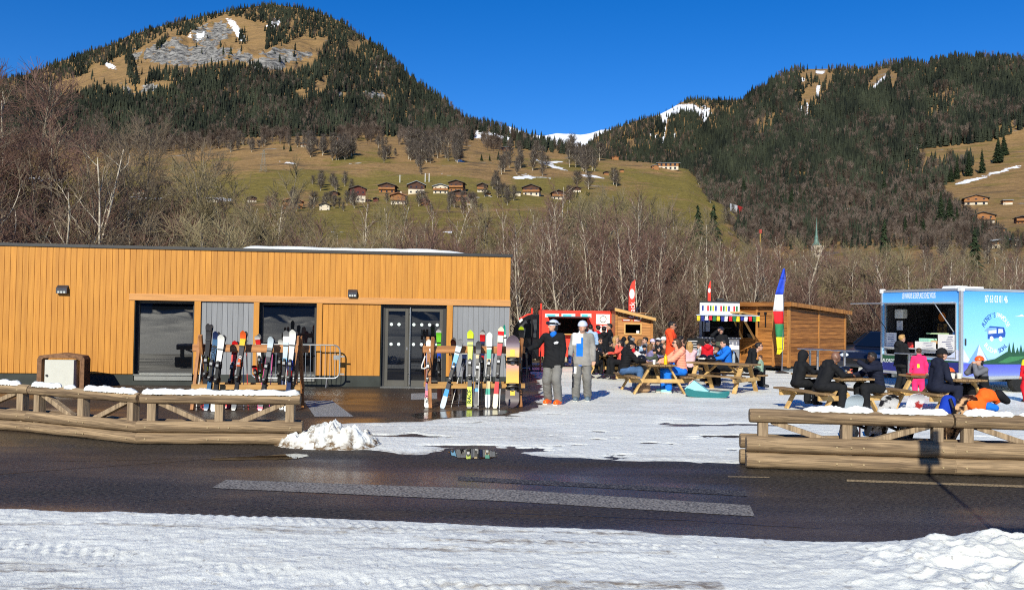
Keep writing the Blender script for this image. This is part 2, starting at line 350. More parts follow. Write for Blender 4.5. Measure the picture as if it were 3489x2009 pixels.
lm_r = [(-700, 420), (-300, 340), (0, 272), (64, 257), (161, 215), (232, 190), (286, 166), (357, 148), (411, 118), (482, 95), (589, 66), (696, 45), (786, 24), (900, 8), (1004, 22), (1071, 40), (1150, 72), (1193, 105), (1250, 140),
        (1289, 162), (1329, 205), (1368, 240), (1407, 276), (1443, 300), (1493, 336), (1536, 372), (1582, 410), (1671, 430), (1757, 462), (1818, 476), (1900, 497), (1990, 520), (2100, 570), (2300, 640)]
def lmd(x): return float(np.interp(x, [-700, 1200, 1500, 1700, 2300], [2300, 2200, 1700, 1250, 1150]))
def mtop(x): return float(np.interp(x, mead.xs, mead.py.min(axis=0)))
lmt = Hill('left_mountain', [(x, [(940, mtop(x) + 60), (1000, max(y + 8, mtop(x) - 2)), (1000 + (lmd(x) - 1000) * .42, y + (mtop(x) - y) * .52 if mtop(x) > y else y + 6), (lmd(x), y), (lmd(x) * 1.2, y + 160)]) for x, y in lm_r], 520, 190, 30, 260, rockdisp)
rm = Hill('right_mountain', [(x, [(62, 1240 + .0151 * (x - CX)), (130, a), (420, b), (830, c), (dd, e), (dd * 1.25, e + 160)]) for x, a, b, c, dd, e in (
    (2150, 1000, 920, 760, 980, 640), (2300, 985, 900, 690, 1000, 575), (2400, 985, 880, 650, 1100, 530), (2450, 985, 875, 635, 1300, 478), (2500, 980, 868, 618, 1450, 400), (2550, 980, 860, 600, 1700, 320), (2589, 980, 860, 590, 1850, 290), (2635, 978, 858, 585, 2000, 258), (2685, 975, 855, 575, 2100, 233),
    (2739, 972, 850, 562, 2200, 226), (2875, 966, 830, 545, 2200, 224), (2964, 962, 806, 532, 2200, 230), (3018, 960, 798, 526, 2200, 215), (3089, 956, 785, 515, 2200, 205), (3146, 953, 776, 508, 2200, 217), (3196, 950, 770, 500, 2200, 198), (3268, 948, 760, 490, 2200, 184), (3339, 946, 752, 480, 2200, 184), (3403, 944, 745, 470, 2200, 190),
    (3489, 940, 738, 458, 2200, 195), (4200, 930, 720, 430, 2200, 215))], 460, 190, 26, 230)
mm = Hill('middle_mountain', [(x, [(1500, 640), (2000, y + (640 - y) * .5), (2900, y), (3500, y + 120)]) for x, y in ((1850, 560), (1986, 500), (2014, 468), (2057, 443), (2111, 425), (2164, 405), (2236, 386), (2279, 364), (2307, 346), (2336, 334), (2371, 332), (2450, 336), (2511, 336), (2557, 320), (2650, 300), (2800, 330))], 220, 110, 20, 300)
sp = Hill('snow_peak', [(x, [(4500, 620), (5600, y + 25), (6500, y), (7500, y + 100)]) for x, y in ((1600, 500), (1690, 446), (1720, 432), (1745, 440), (1800, 462), (1850, 462), (1890, 453), (1930, 451), (1970, 454), (2000, 450), (2040, 438), (2100, 440), (2200, 460))], 120, 50, 10, 500)

px, py = mead.px, mead.py
gr = .55 + .5 * sstep(560, 640, py) - .35 * sstep(470, 540, 540 + 0 * py) * (py < 540) + .25 * sstep(2150, 2400, px) * (py < 640)
gr -= .6 * dist_poly(px, py, [[(990, 655), (1060, 645), (1065, 690), (980, 690)], [(1380, 500), (1500, 480), (1480, 560), (1320, 560)], [(1620, 560), (1760, 580), (1740, 640), (1600, 610)]], 25)
mead.build(gr, 0, dist_poly(px, py, SMEAD, 4))
px, py = lmt.px, lmt.py
lmt.build(.05 + .0 * px, dist_poly(px, py, ROCK, 8), dist_poly(px, py, SNOWL, 4))
px, py = rm.px, rm.py
rm.build(.25 + .2 * inpoly(px, py, MEADR), .25 * dist_poly(px, py, BARER, 6), np.maximum(dist_poly(px, py, SNOWR, 3), dist_poly(px, py, [[(3240, 632), (3300, 610), (3380, 588), (3489, 558), (3489, 564), (3385, 598), (3300, 622), (3245, 638)], [(2870, 712), (2990, 708), (2990, 714), (2870, 718)]], 3)))
mm.build(.0, .2 * dist_poly(mm.px, mm.py, TANM, 4), dist_poly(mm.px, mm.py, SNOWM, 3))
sp.build(0, 0, 1.6)

# ------------------------------------------------------------------ forests on the mountains: uncountable, one object each
def conifer_tpl(rs, tiers=6, n=7):
    vs = []; fs = []
    for k in range(tiers):
        z0 = .08 + .86 * k / tiers; z1 = min(1, z0 + .30); r = .17 * (1 - k / (tiers + .3)) ** .8
        o = len(vs); vs.append((0, 0, z1))
        for j in range(n):
            a = 2 * math.pi * (j + rs.rand()) / n; q = r * (.55 + .75 * rs.rand()); vs.append((q * math.cos(a), q * math.sin(a), z0 - .05 * rs.rand()))
        fs += [(o, o + 1 + j, o + 1 + (j + 1) % n) for j in range(n)]
    o = len(vs); vs += [(.012, 0, 0), (-.006, .01, 0), (-.006, -.01, 0), (0, 0, .5)]; fs += [(o, o + 1, o + 3), (o + 1, o + 2, o + 3), (o + 2, o, o + 3)]
    return np.array(vs), np.array(fs)
def bare_tpl(rs, n=46):
    vs = []; fs = []
    def st(a, b, w):
        o = len(vs); d = np.cross(b - a, rs.randn(3)); d = d / (np.linalg.norm(d) + 1e-6) * w
        vs.extend([a - d, a + d, b]); fs.append((o, o + 1, o + 2))
    st(np.zeros(3), np.array([.02, 0, .85]), .014); st(np.array([0, .01, 0]), np.array([0, .02, .8]), .012)
    for k in range(n):
        h = .25 + .6 * rs.rand(); a = rs.rand() * 6.28; q = np.array([0, 0, h]); L = .16 + .22 * rs.rand() * (1.2 - h)
        e = q + np.array([math.cos(a) * L * .8, math.sin(a) * L * .8, L * .9]); st(q, e, .012)
        for _ in range(2): st(q + (e - q) * (.3 + .5 * rs.rand()), e + rs.randn(3) * .07, .008)
    return np.array(vs), np.array(fs)
RS = np.random.RandomState(5)
CT = [conifer_tpl(RS) for _ in range(7)]; BT = [bare_tpl(RS) for _ in range(6)]
def forest_mat(name, a, b, rough=.9):
    m = bpy.data.materials.new(name); m.use_nodes = True; t = m.node_tree; p = t.nodes['Principled BSDF']
    at_ = t.nodes.new('ShaderNodeAttribute'); at_.attribute_name = 'tint'; mx = t.nodes.new('ShaderNodeMix'); mx.data_type = 'RGBA'
    mx.inputs[6].default_value = a + (1,); mx.inputs[7].default_value = b + (1,); t.links.new(at_.outputs['Fac'], mx.inputs[0]); t.links.new(mx.outputs[2], p.inputs['Base Color'])
    p.inputs['Roughness'].default_value = rough; p.inputs['Specular IOR Level'].default_value = .15
    return m
FM = forest_mat('conifer_needles_far', (.004, .007, .006), (.050, .058, .034)); BM = forest_mat('bare_wood_far', (.050, .033, .025), (.19, .148, .118))
def scatter(name, pts, hs, tpls, mat, tint):
    V = []; Fc = []; T = []; o = 0; RS2 = np.random.RandomState(len(pts))
    ch = RS2.randint(0, len(tpls), len(pts))
    for k, (tv, tf) in enumerate(tpls):
        idx = np.where(ch == k)[0]
        if not len(idx): continue
        a = RS2.rand(len(idx)) * 6.28; h = hs[idx]; wd = h * (.70 + .45 * RS2.rand(len(idx)))
        ca, sa = np.cos(a), np.sin(a)
        x = (tv[None, :, 0] * ca[:, None] - tv[None, :, 1] * sa[:, None]) * wd[:, None] + pts[idx, 0][:, None]
        y = (tv[None, :, 0] * sa[:, None] + tv[None, :, 1] * ca[:, None]) * wd[:, None] + pts[idx, 1][:, None]
        z = tv[None, :, 2] * h[:, None] + pts[idx, 2][:, None] - .5
        V.append(np.stack([x, y, z], -1).reshape(-1, 3)); n = len(tv)
        Fc.append((tf[None] + (o + np.arange(len(idx)) * n)[:, None, None]).reshape(-1, 3)); o += n * len(idx); T.append(np.repeat(tint[idx], n))
    ob = npmesh(name, np.concatenate(V), np.concatenate(Fc), mat)
    q = ob.data.attributes.new('tint', 'FLOAT', 'POINT'); q.data.foreach_set('value', np.concatenate(T).astype(np.float32))
    return ob
def forest(hill, n, xr, yr, dens, hconf, name_c, name_b, lab, bfrac, big=1.0):
    x = NR.uniform(xr[0], xr[1], n); y = NR.uniform(yr[0], yr[1], n); d = dens(x, y)
    top = np.interp(x, hill.xs, hill.py.min(axis=0)); k = (NR.rand(n) < d) & (y > top + 1); x, y = x[k], y[k]
    L = hill.loc(x, y); p = L[:, :3]
    isb = NR.rand(len(x)) < bfrac(x, y) + .95 * (vn(x, y, 75, 50, oct=3, off=9) - .5)
    h = hconf * (.55 + .65 * NR.rand(len(x))) * (1 if big == 1 else np.interp(p[:, 1], [150, 300, 600, 1000, 2200], [.16, .30, .62, .85, 1]))
    ti = np.clip(.45 * NR.rand(len(x)) + .9 * (vn(x, y, 50, oct=3, off=3) - .25), 0, 1)
    o1 = scatter(name_c, p[~isb], h[~isb], CT, FM, ti[~isb]); tag(o1, 'dark conifer forest covering ' + lab, 'forest', kind='stuff')
    o2 = scatter(name_b, p[isb], h[isb] * .9, BT, BM, np.clip(NR.rand(isb.sum()), 0, 1)); tag(o2, 'bare brown deciduous woods mixed into the conifers on ' + lab, 'forest', kind='stuff')
def dl(x, y):
    cl = np.zeros(x.shape, bool); br = np.zeros(x.shape, bool)
    for p in CLUMP: cl |= inpoly(x, y, p)
    for p in BARE: br |= inpoly(x, y - 9, p)
    return np.where(br & ~cl, .012, np.where(y > mtopv(x) - 2, 0, np.where(cl | (y < np.interp(x, lmt.xs, lmt.py.min(axis=0)) + 55), 1.0, .80)))
def mtopv(x): return np.interp(x, mead.xs, mead.py.min(axis=0))
forest(lmt, 56000, (-500, 2150), (2, 545), dl, 15, 'conifer_forest', 'bare_forest', 'the tall rocky mountain', lambda x, y: .05 + .26 * sstep(330, 480, y) + .10 * (x < 350))
def dr(x, y):
    br = np.zeros(x.shape, bool)
    for p in BARER + SNOWR: br |= inpoly(x, y + 4, p)
    md = inpoly(x, y, MEADR); half = np.zeros(x.shape, bool)
    for p in HALFR: half |= inpoly(x, y, p)
    return np.where(md, .0, np.where(br, .03, np.where(half, .22, np.where(y > 800, .5, 1.0))))
forest(rm, 44000, (2250, 3800), (185, 850), dr, 18, 'conifer_forest', 'bare_forest', 'the wooded mountain by the trailer', lambda x, y: .11 + .58 * sstep(540, 760, y - .08 * (3000 - x)), big=.85)
def dm(x, y):
    br = np.zeros(x.shape, bool)
    for p in SNOWM + TANM: br |= inpoly(x, y + 2, p)
    return np.where(br, .05, 1.0)
forest(mm, 13000, (1880, 2720), (330, 640), dm, 18, 'conifer_forest', 'bare_forest', 'the snow patched ridge between the two mountains', lambda x, y: .08 + 0 * x)

n = 1500; ex = NR.uniform(-300, 1700, n); ey = mtopv(ex) + NR.uniform(2, 1, n) + 26 * NR.rand(n) ** 2; keep = vn(ex, ey * 0, 70, oct=3, off=3) + .25 * (ex < 700) > .47; ex, ey = ex[keep], ey[keep]
p = mead.loc(ex, ey)[:, :3]; o = scatter('wood_edge', p, NR.uniform(7, 15, len(ex)), BT, BM, NR.rand(len(ex)) ** 1.5); tag(o, 'bare brown wood edge between the meadow and the rocky mountain', 'forest', kind='stuff')
# ------------------------------------------------------------------ near ground
def ground_mat():
    m = bpy.data.materials.new('forest_floor'); m.use_nodes = True; t = m.node_tree; b = t.nodes['Principled BSDF']; L = t.links.new
    tc = t.nodes.new('ShaderNodeTexCoord')
    def nz(s, d=6):
        n = t.nodes.new('ShaderNodeTexNoise'); n.inputs['Scale'].default_value = s; n.inputs['Detail'].default_value = d; L(tc.outputs['Object'], n.inputs['Vector']); return n.outputs[0]
    cr = t.nodes.new('ShaderNodeValToRGB'); L(nz(3, 8), cr.inputs[0]); e = cr.color_ramp.elements
    e[0].position = .3; e[0].color = (.035, .022, .012, 1); e[1].position = .7; e[1].color = (.12, .08, .04, 1)
    mr = t.nodes.new('ShaderNodeMapRange'); mr.inputs[1].default_value = .60; mr.inputs[2].default_value = .63; L(nz(.22, 8), mr.inputs[0])
    mx = t.nodes.new('ShaderNodeMix'); mx.data_type = 'RGBA'; L(mr.outputs[0], mx.inputs[0]); L(cr.outputs[0], mx.inputs[6]); mx.inputs[7].default_value = (.78, .80, .84, 1)
    L(mx.outputs[2], b.inputs['Base Color']); b.inputs['Roughness'].default_value = .95
    return m
MB().b2(-6500, 6500, -400, 9000, -.07, -.05).build('ground', ground_mat())['kind'] = 'structure'
# asphalt: road and forecourt
def asphalt_mat(name, wet, brown):
    m = bpy.data.materials.new(name); m.use_nodes = True; t = m.node_tree; b = t.nodes['Principled BSDF']; L = t.links.new
    tc = t.nodes.new('ShaderNodeTexCoord')
    def nz(s, d=6, st=(1, 1, 1)):
        mp = t.nodes.new('ShaderNodeMapping'); mp.inputs['Scale'].default_value = st; L(tc.outputs['Object'], mp.inputs[0])
        n = t.nodes.new('ShaderNodeTexNoise'); n.inputs['Scale'].default_value = s; n.inputs['Detail'].default_value = d; L(mp.outputs[0], n.inputs['Vector']); return n.outputs[0]
    def rng(x, a, c, lo=0, hi=1):
        r = t.nodes.new('ShaderNodeMapRange'); r.inputs[1].default_value = a; r.inputs[2].default_value = c; r.inputs[3].default_value = lo; r.inputs[4].default_value = hi; L(x, r.inputs[0]); return r.outputs[0]
    def mix(f, a, c):
        x = t.nodes.new('ShaderNodeMix'); x.data_type = 'RGBA'; L(f, x.inputs[0])
        for i, q in ((6, a), (7, c)):
            if isinstance(q, tuple): x.inputs[i].default_value = q + (1,)
            else: L(q, x.inputs[i])
        return x.outputs[2]
    grit = nz(38, 5, (.55, 1, 1)); c = mix(rng(grit, .36, .66), (.006, .0055, .0045), (.066, .058, .049))
    c = mix(rng(nz(42, 2, (.7, 1, 1)), .67, .74), c, (.24, .20, .17))
    big = nz(.35, 5, (.35, 1, 1)); c = mix(rng(big, .42, .66, 0, brown), c, (.075, .042, .020))
    c = mix(rng(nz(1.1, 6, (.5, 1, 1)), .58, .72, 0, .5), c, (.10, .066, .04))
    L(c, b.inputs['Base Color'])
    r = rng(nz(.55, 5, (.3, 1, 1)), .36, .62, wet, .7); L(r, b.inputs['Roughness'])
    b.inputs['Specular IOR Level'].default_value = .27
    bp = t.nodes.new('ShaderNodeBump'); bp.inputs['Strength'].default_value = .55; bp.inputs['Distance'].default_value = .010; L(nz(45, 5, (.6, 1, 1)), bp.inputs['Height']); L(bp.outputs[0], b.inputs['Normal'])
    return m
# the road falls a little to the left like the street in the photograph
def sheet(name, poly, z, mat, th=.30):
    o = MB().prism([(x, y, z - th) for x, y in poly], (0, 0, th)).build(name, mat); o['kind'] = 'structure'; return o
def G(*pp): return [tuple(gnd(x, y)[:2]) for x, y in pp]
sheet('road', [(-40, 5.0), (40, 5.0), (40, 13.2), (-40, 13.2)], 0.0, asphalt_mat('wet_road_asphalt', .13, .5))
sheet('forecourt', [(-40, 13.2), (40, 13.2), (40, 34), (-40, 34)], -0.001, asphalt_mat('wet_forecourt_asphalt', .22, .95))
def snow_mat(name, dirt=.5, base=(.83, .85, .88), bs=18, bd=.03, streak=.9):
    m = bpy.data.materials.new(name); m.use_nodes = True; t = m.node_tree; b = t.nodes['Principled BSDF']; L = t.links.new
    tc = t.nodes.new('ShaderNodeTexCoord')
    def nz(s, d=6, st=(1, 1, 1)):
        mp = t.nodes.new('ShaderNodeMapping'); mp.inputs['Scale'].default_value = st; L(tc.outputs['Object'], mp.inputs[0])
        n = t.nodes.new('ShaderNodeTexNoise'); n.inputs['Scale'].default_value = s; n.inputs['Detail'].default_value = d; n.inputs['Roughness'].default_value = .66; L(mp.outputs[0], n.inputs['Vector']); return n.outputs[0]
    def rng(x, a, c, lo=0, hi=1):
        r = t.nodes.new('ShaderNodeMapRange'); r.inputs[1].default_value = a; r.inputs[2].default_value = c; r.inputs[3].default_value = lo; r.inputs[4].default_value = hi; L(x, r.inputs[0]); return r.outputs[0]
    def mix(f, a, c):
        x = t.nodes.new('ShaderNodeMix'); x.data_type = 'RGBA'; L(f, x.inputs[0])
        for i, q in ((6, a), (7, c)):
            if isinstance(q, tuple): x.inputs[i].default_value = q + (1,)
            else: L(q, x.inputs[i])
        return x.outputs[2]
    c = mix(rng(nz(2.2, 8, (.35, 1, 1)), .35, .65), tuple(k * .86 for k in base), base)
    c = mix(rng(nz(7, 9, (.45, 1, 1)), .58, .76, 0, dirt * .8), c, (.30, .235, .16))
    c = mix(rng(nz(15, 5, (1, .5, 1)), .615, .67, 0, dirt * streak), c, (.24, .22, .20))
    a = t.nodes.new('ShaderNodeAttribute'); a.attribute_name = 'dirt'
    f = t.nodes.new('ShaderNodeMath'); f.operation = 'MULTIPLY'; L(a.outputs['Fac'], f.inputs[0]); L(rng(nz(14, 6, (.5, 1, 1)), .38, .6), f.inputs[1])
    c = mix(f.outputs[0], c, (.17, .115, .065))
    L(c, b.inputs['Base Color']); b.inputs['Roughness'].default_value = .55; b.inputs['Specular IOR Level'].default_value = .35
    b.inputs['Subsurface Weight'].default_value = .0
    bp = t.nodes.new('ShaderNodeBump'); bp.inputs['Strength'].default_value = .8; bp.inputs['Distance'].default_value = bd
    L(nz(bs, 7, (1, .5, 1)), bp.inputs['Height']); L(bp.outputs[0], b.inputs['Normal'])
    return m
SN_PLAZA = snow_mat('packed_snow', .5, (.925, .945, .885), 13, .045); SN_FRONT = snow_mat('dirty_packed_snow', .6, (.875, .90, .85), 20, .026); SN_CLEAN = snow_mat('clean_snow', .12, (.90, .925, .89), 22, .03, 0)
def snow_sheet(name, x0, x1, y0, y1, step, zf, mat, dirtf=None, stepy=None):
    xs = np.arange(x0, x1 + step, step); ys = np.arange(y0, y1 + step, stepy or step); X, Y = np.meshgrid(xs, ys)
    Zz = zf(X, Y); f = gridfaces(len(xs), len(ys)); zv = Zz.ravel()
    keep = (zv[f] > -.03).any(axis=1); f = f[keep]
    u, inv = np.unique(f, return_inverse=True)
    v = np.stack([X.ravel(), Y.ravel(), zv], -1)[u]
    o = npmesh(name, v, inv.reshape(-1, 4), mat, smooth='all')
    if dirtf is not None:
        a = o.data.attributes.new('dirt', 'FLOAT', 'POINT'); a.data.foreach_set('value', dirtf(X, Y).ravel()[u].astype(np.float32))
    o['kind'] = 'structure'
    return o
def poly_sd(X, Y, poly):                         # signed distance, positive inside
    d = np.full(X.shape, 1e9); n = len(poly)
    for i in range(n):
        ax, ay = poly[i]; bx, by = poly[(i + 1) % n]; vx, vy = bx - ax, by - ay
        t = np.clip(((X - ax) * vx + (Y - ay) * vy) / (vx * vx + vy * vy + 1e-9), 0, 1)
        d = np.minimum(d, np.hypot(X - ax - t * vx, Y - ay - t * vy))
    return np.where(inpoly(X, Y, poly), d, -d)
# plaza snow: edge picked from the photograph, projected onto the ground
PL = G((1010, 1492), (1050, 1448), (1180, 1438), (1300, 1436), (1420, 1432), (1560, 1418), (1700, 1410), (1810, 1395), (1830, 1350), (1812, 1290), (1800, 1262)) + [(0.6, 40), (34, 40), (34, 11.55)] + \
     G((2600, 1592), (2500, 1590), (2350, 1584), (2200, 1580), (2050, 1572), (1900, 1562), (1780, 1555), (1700, 1542), (1610, 1526), (1540, 1530), (1480, 1548), (1420, 1552), (1330, 1545), (1240, 1535), (1120, 1534))
def plaza_z(X, Y):
    sd = poly_sd(X, Y, PL) + .45 * (vn(X, Y, 1.2, .6, oct=5, off=2) - .5)
    h = .030 * sstep(-.12, .45, sd) - .012 + .016 * (vn(X, Y, .5, .22, oct=4) - .5) + .020 * (vn(X, Y, 3, 1.5, oct=3, off=5) - .5)
    worn = sstep(.63, .74, vn(X, Y, .75, .32, oct=5, off=8)) * sstep(19.6, 15, Y + .25 * np.abs(X - 1)) * sstep(9, 12, Y)
    h = h - .035 * worn
    for (px_, py_, ax, ay) in ((2370, 1447, .55, .10), (2320, 1451, .35, .06)):
        g = gnd(px_, py_); h = h - .06 * np.exp(-((X - g.x) / ax) ** 2 - ((Y - g.y) / ay) ** 2)
    return h
snow_sheet('snow_plaza', -6, 13, 10.5, 30, .045, plaza_z, SN_PLAZA, lambda X, Y: .9 * sstep(.35, .0, poly_sd(X, Y, PL)) + .25 * sstep(.5, .62, vn(X, Y, 2.5, .8, oct=5, off=4)), stepy=.05)
def far_z(X, Y): return .02 + .05 * (vn(X, Y, 4, oct=3) - .5) - .4 * sstep(40, 46, Y + 6 * vn(X, Y, 5, oct=2)) - .1 * (X < .6) * (Y < 33) - .1 * ((X < 12.8) & (Y < 29.8))
snow_sheet('snow_field', -1, 36, 10.8, 47, .25, far_z, SN_PLAZA)
# roadside snow in front, with the thrown-up bank on its right end
FE = G((-300, 1722), (0, 1736), (300, 1746), (600, 1752), (900, 1758), (1200, 1768), (1500, 1780), (1800, 1792), (2100, 1806), (2400, 1822), (2700, 1838), (3000, 1846), (3300, 1838), (3489, 1830), (3900, 1840))
FP = FE + [(9, 5.0), (9, 2.4), (-9, 2.4), (-9, 5.0)]
def bump3(X, Y, s, off):                          # rounded lumps
    return np.abs(vn(X, Y, s, oct=3, off=off) - .5) * 2
def front_z(X, Y):
    sd = poly_sd(X, Y, FP) + .12 * (vn(X, Y, .5, .25, oct=5, off=2) - .5)
    es = sstep(-.02, .3, sd)
    h = .035 * sstep(-.05, .22, sd) - .014 + .035 * es + es * (.017 * (vn(X, Y, .20, .09, oct=5, off=6) - .5) + .03 * (vn(X, Y, 1.3, .5, oct=3, off=1) - .5) + .018 * (vn(X, Y, .07, .05, oct=3, off=9) - .5))
    tr = np.sin((X * .25 + Y) * 2.1) * .5 + .5                                    # tyre ruts
    h = h + es * .014 * (sstep(.4, .6, tr) - .5) + es * .007 * np.sin(X * 62 + 25 * Y) * sstep(.30, .42, tr) * sstep(.70, .58, tr) * (vn(X, Y, 1.2, .3, off=7) > .5)
    bank = sstep(1.7, 3.6, X) * sstep(0, .35, sd)
    lum = (1 - bump3(X, Y, .55, 3)) ** 1.6 * .16 + (1 - bump3(X, Y, .22, 8)) ** 1.5 * .075 + (1 - bump3(X, Y, .09, 5)) * .022
    h = h + bank * sstep(.05, .65, sd) * (lum * (.55 + .45 * sstep(2.6, 4.2, X)) - .03)
    return h
def front_d(X, Y):
    sd = poly_sd(X, Y, FP); d = .55 * sstep(.10, .0, sd)
    d = np.maximum(d, .85 * sstep(.56, .74, vn(X, Y, 1.7, .16, oct=5, off=12)) * (X < 1.5))
    return np.maximum(d, 1.1 * sstep(.66, .78, vn(X, Y, .30, oct=5, off=21)) * (X > 1.2) * (sd > .12))
snow_sheet('snow_verge', -5.6, 5.2, 4.4, 8.9, .022, front_z, SN_FRONT, front_d)
# rising snow field and dark wood behind the photographer (seen in the windows)
def back_z(X, Y): return .03 + .045 * (3.5 - Y) + 2.2 * (vn(X, Y, 9, 5, oct=5) - .4) * sstep(3, -14, Y) + .35 * (vn(X, Y, 1.2, .5, oct=4, off=3) - .5) * sstep(1, -8, Y)
snow_sheet('snow_slope', -70, 60, -80, 4.6, .5, back_z, SN_FRONT)
# heap of ploughed snow at the fence end
hp = gnd(1105, 1528)
def heap_z(X, Y):
    u = (X - hp.x) / .74; v_ = (Y - hp.y - .35) / .42; r = np.sqrt(u * u + v_ * v_)
    pk = .235 * np.clip(1 - r, 0, 1) ** .55 * (.55 + .9 * vn(X, Y, .35, oct=2, off=6)) + .12 * np.exp(-((X - hp.x - .33) / .22) ** 2 - ((Y - hp.y - .1) / .2) ** 2)
    return pk * (.35 + .95 * (1 - bump3(X, Y, .22, 2)) ** 1.5) + .07 * sstep(1.3, .8, r) * (1 - bump3(X, Y, .09, 9)) ** 1.3 + .03 * sstep(1.3, .8, r) * (1 - bump3(X, Y, .045, 3)) ** 1.5 - .035 - .1 * sstep(1.1, 1.5, r)
o = snow_sheet('snow_heap', hp.x - 1, hp.x + 1.1, hp.y - .5, hp.y + 1.1, .014, heap_z, SN_CLEAN, lambda X, Y: 1.3 * sstep(.16, .0, heap_z(X, Y)) * (vn(X, Y, .2, off=4) > .40) + .8 * sstep(.56, .66, vn(X, Y, .16, oct=4, off=14)))
tag(o, 'heap of ploughed white snow at the open end of the log fence', 'snow heap', kind='thing')
# painted markings and puddles
PAINT = M('worn_road_paint', (.34, .315, .28), rough=.6, s=55, st=(.7, 1, 1), c2=(.03, .026, .024), lo=.36, hi=.66, det=8, var=.1, bump=.5, bs=95, bd=.006)
PAINT2 = M('very_worn_road_paint', (.20, .185, .17), rough=.6, s=50, st=(.7, 1, 1), c2=(.022, .019, .018), lo=.48, hi=.72, det=8, bump=.5, bs=95, bd=.006)
LINE = M('yellowed_line_paint', (.34, .26, .15), rough=.6, s=40, c2=(.10, .07, .045), lo=.35, hi=.6, bump=.4, bs=90, bd=.005)
def mark(name, pts, mat, z=.004):
    o = MB().quad([(*gnd(x, y)[:2], z) for x, y in pts][::-1]).build(name, mat); o['kind'] = 'structure'; return o
mark('crosswalk_stripe', [(770, 1634), (1745, 1668), (2555, 1721), (2572, 1759), (1745, 1708), (720, 1662)], PAINT)
mark('crosswalk_stripe', [(1560, 1622), (2100, 1650), (2540, 1673), (2547, 1690), (2100, 1664), (1560, 1636)], PAINT2)
mark('edge_line', [(2885, 1633), (3700, 1660), (3700, 1668), (2885, 1640)], LINE); mark('edge_line', [(2480, 1622), (2622, 1624), (2622, 1627), (2480, 1625)], LINE)
SEAM = M('dark_tar_seam', (.008, .007, .007), rough=.35, var=.3, s=8)
def seam(pts, w_=.018):
    m = MB(); g_ = [gnd(x, y) for x, y in pts]; rb = random.Random(int(pts[0][0]) + 5); fine_ = []
    for a, b in zip(g_[:-1], g_[1:]):
        for t in range(14): q = a.lerp(b, t / 14); fine_.append(Vector((q.x, q.y + rb.uniform(-.02, .02), .0034)))
    fine_.append(Vector((g_[-1].x, g_[-1].y, .0034)))
    for i, q in enumerate(fine_): ww = w_ * rb.uniform(.3, 1.2); m.v += [tuple(q + Vector((0, ww, 0))), tuple(q - Vector((0, ww, 0)))]
    m.f = [(2 * i, 2 * i + 1, 2 * i + 3, 2 * i + 2) for i in range(len(fine_) - 1)]; m.m = [0] * len(m.f); m.build('road_seam', SEAM)['kind'] = 'structure'
seam([(-40, 1618), (300, 1592), (520, 1578), (820, 1554)]); seam([(150, 1572), (480, 1566), (640, 1560), (860, 1542)], .012); seam([(1500, 1740), (2200, 1765), (2800, 1800)], .010)
WATER = M('puddle_water', (.012, .010, .008), rough=.02, var=.3, spec=.9, s=2)
WETA = M('wet_film', (.030, .020, .013), rough=.16, var=.4, spec=.6, s=3, bump=.25, bs=30, bd=.004)
def puddle(pts, z=.0052, mat=None):
    g_ = [gnd(x, y) for x, y in pts]; n = len(g_); rb = random.Random(n + int(pts[0][0])); out = []
    for i in range(n):
        for t in range(6):
            p0, p1, p2, p3 = g_[i - 1], g_[i], g_[(i + 1) % n], g_[(i + 2) % n]; u = t / 6
            q = .5 * ((2 * p1) + (p2 - p0) * u + (2 * p0 - 5 * p1 + 4 * p2 - p3) * u * u + (3 * p1 - p0 - 3 * p2 + p3) * u ** 3); out.append((q.x + rb.uniform(-.03, .03), q.y + rb.uniform(-.035, .035), z))
    o = MB().quad(out[::-1]).build('puddle', mat or WATER); o['kind'] = 'structure'
puddle([(1530, 1541), (1560, 1531), (1620, 1530), (1670, 1535), (1692, 1546), (1680, 1559), (1620, 1563), (1560, 1560)])
puddle([(720, 1562), (850, 1556), (1010, 1546), (1050, 1552), (1000, 1563), (860, 1566), (740, 1568)])
puddle([(1420, 1408), (1600, 1398), (1730, 1398), (1720, 1409), (1560, 1420), (1430, 1424)], .003, WETA)

GRAV = M('pale_gravel', (.36, .36, .36), rough=.9, s=55, c2=(.07, .07, .075), lo=.40, hi=.6, det=3, bump=1, bs=60, bd=.02)
def gravel(pts):
    o = MB().quad([(*gnd(x, y)[:2], .004) for x, y in pts][::-1]).build('gravel_patch', GRAV); o['kind'] = 'structure'
gravel([(1035, 1365), (1130, 1363), (1205, 1419), (1072, 1419)]); gravel([(1400, 1340), (1500, 1337), (1500, 1358), (1400, 1362)])

nb = 420; bx = NR.uniform(-60, 55, nb); by = NR.uniform(-78, -46, nb)
o = scatter('dark_wood', np.stack([bx, by, back_z(bx, by)], -1), NR.uniform(9, 17, nb), CT, FM, NR.rand(nb)); tag(o, 'dark wood on the snow slope reflected in the lodge windows', 'forest', kind='stuff')
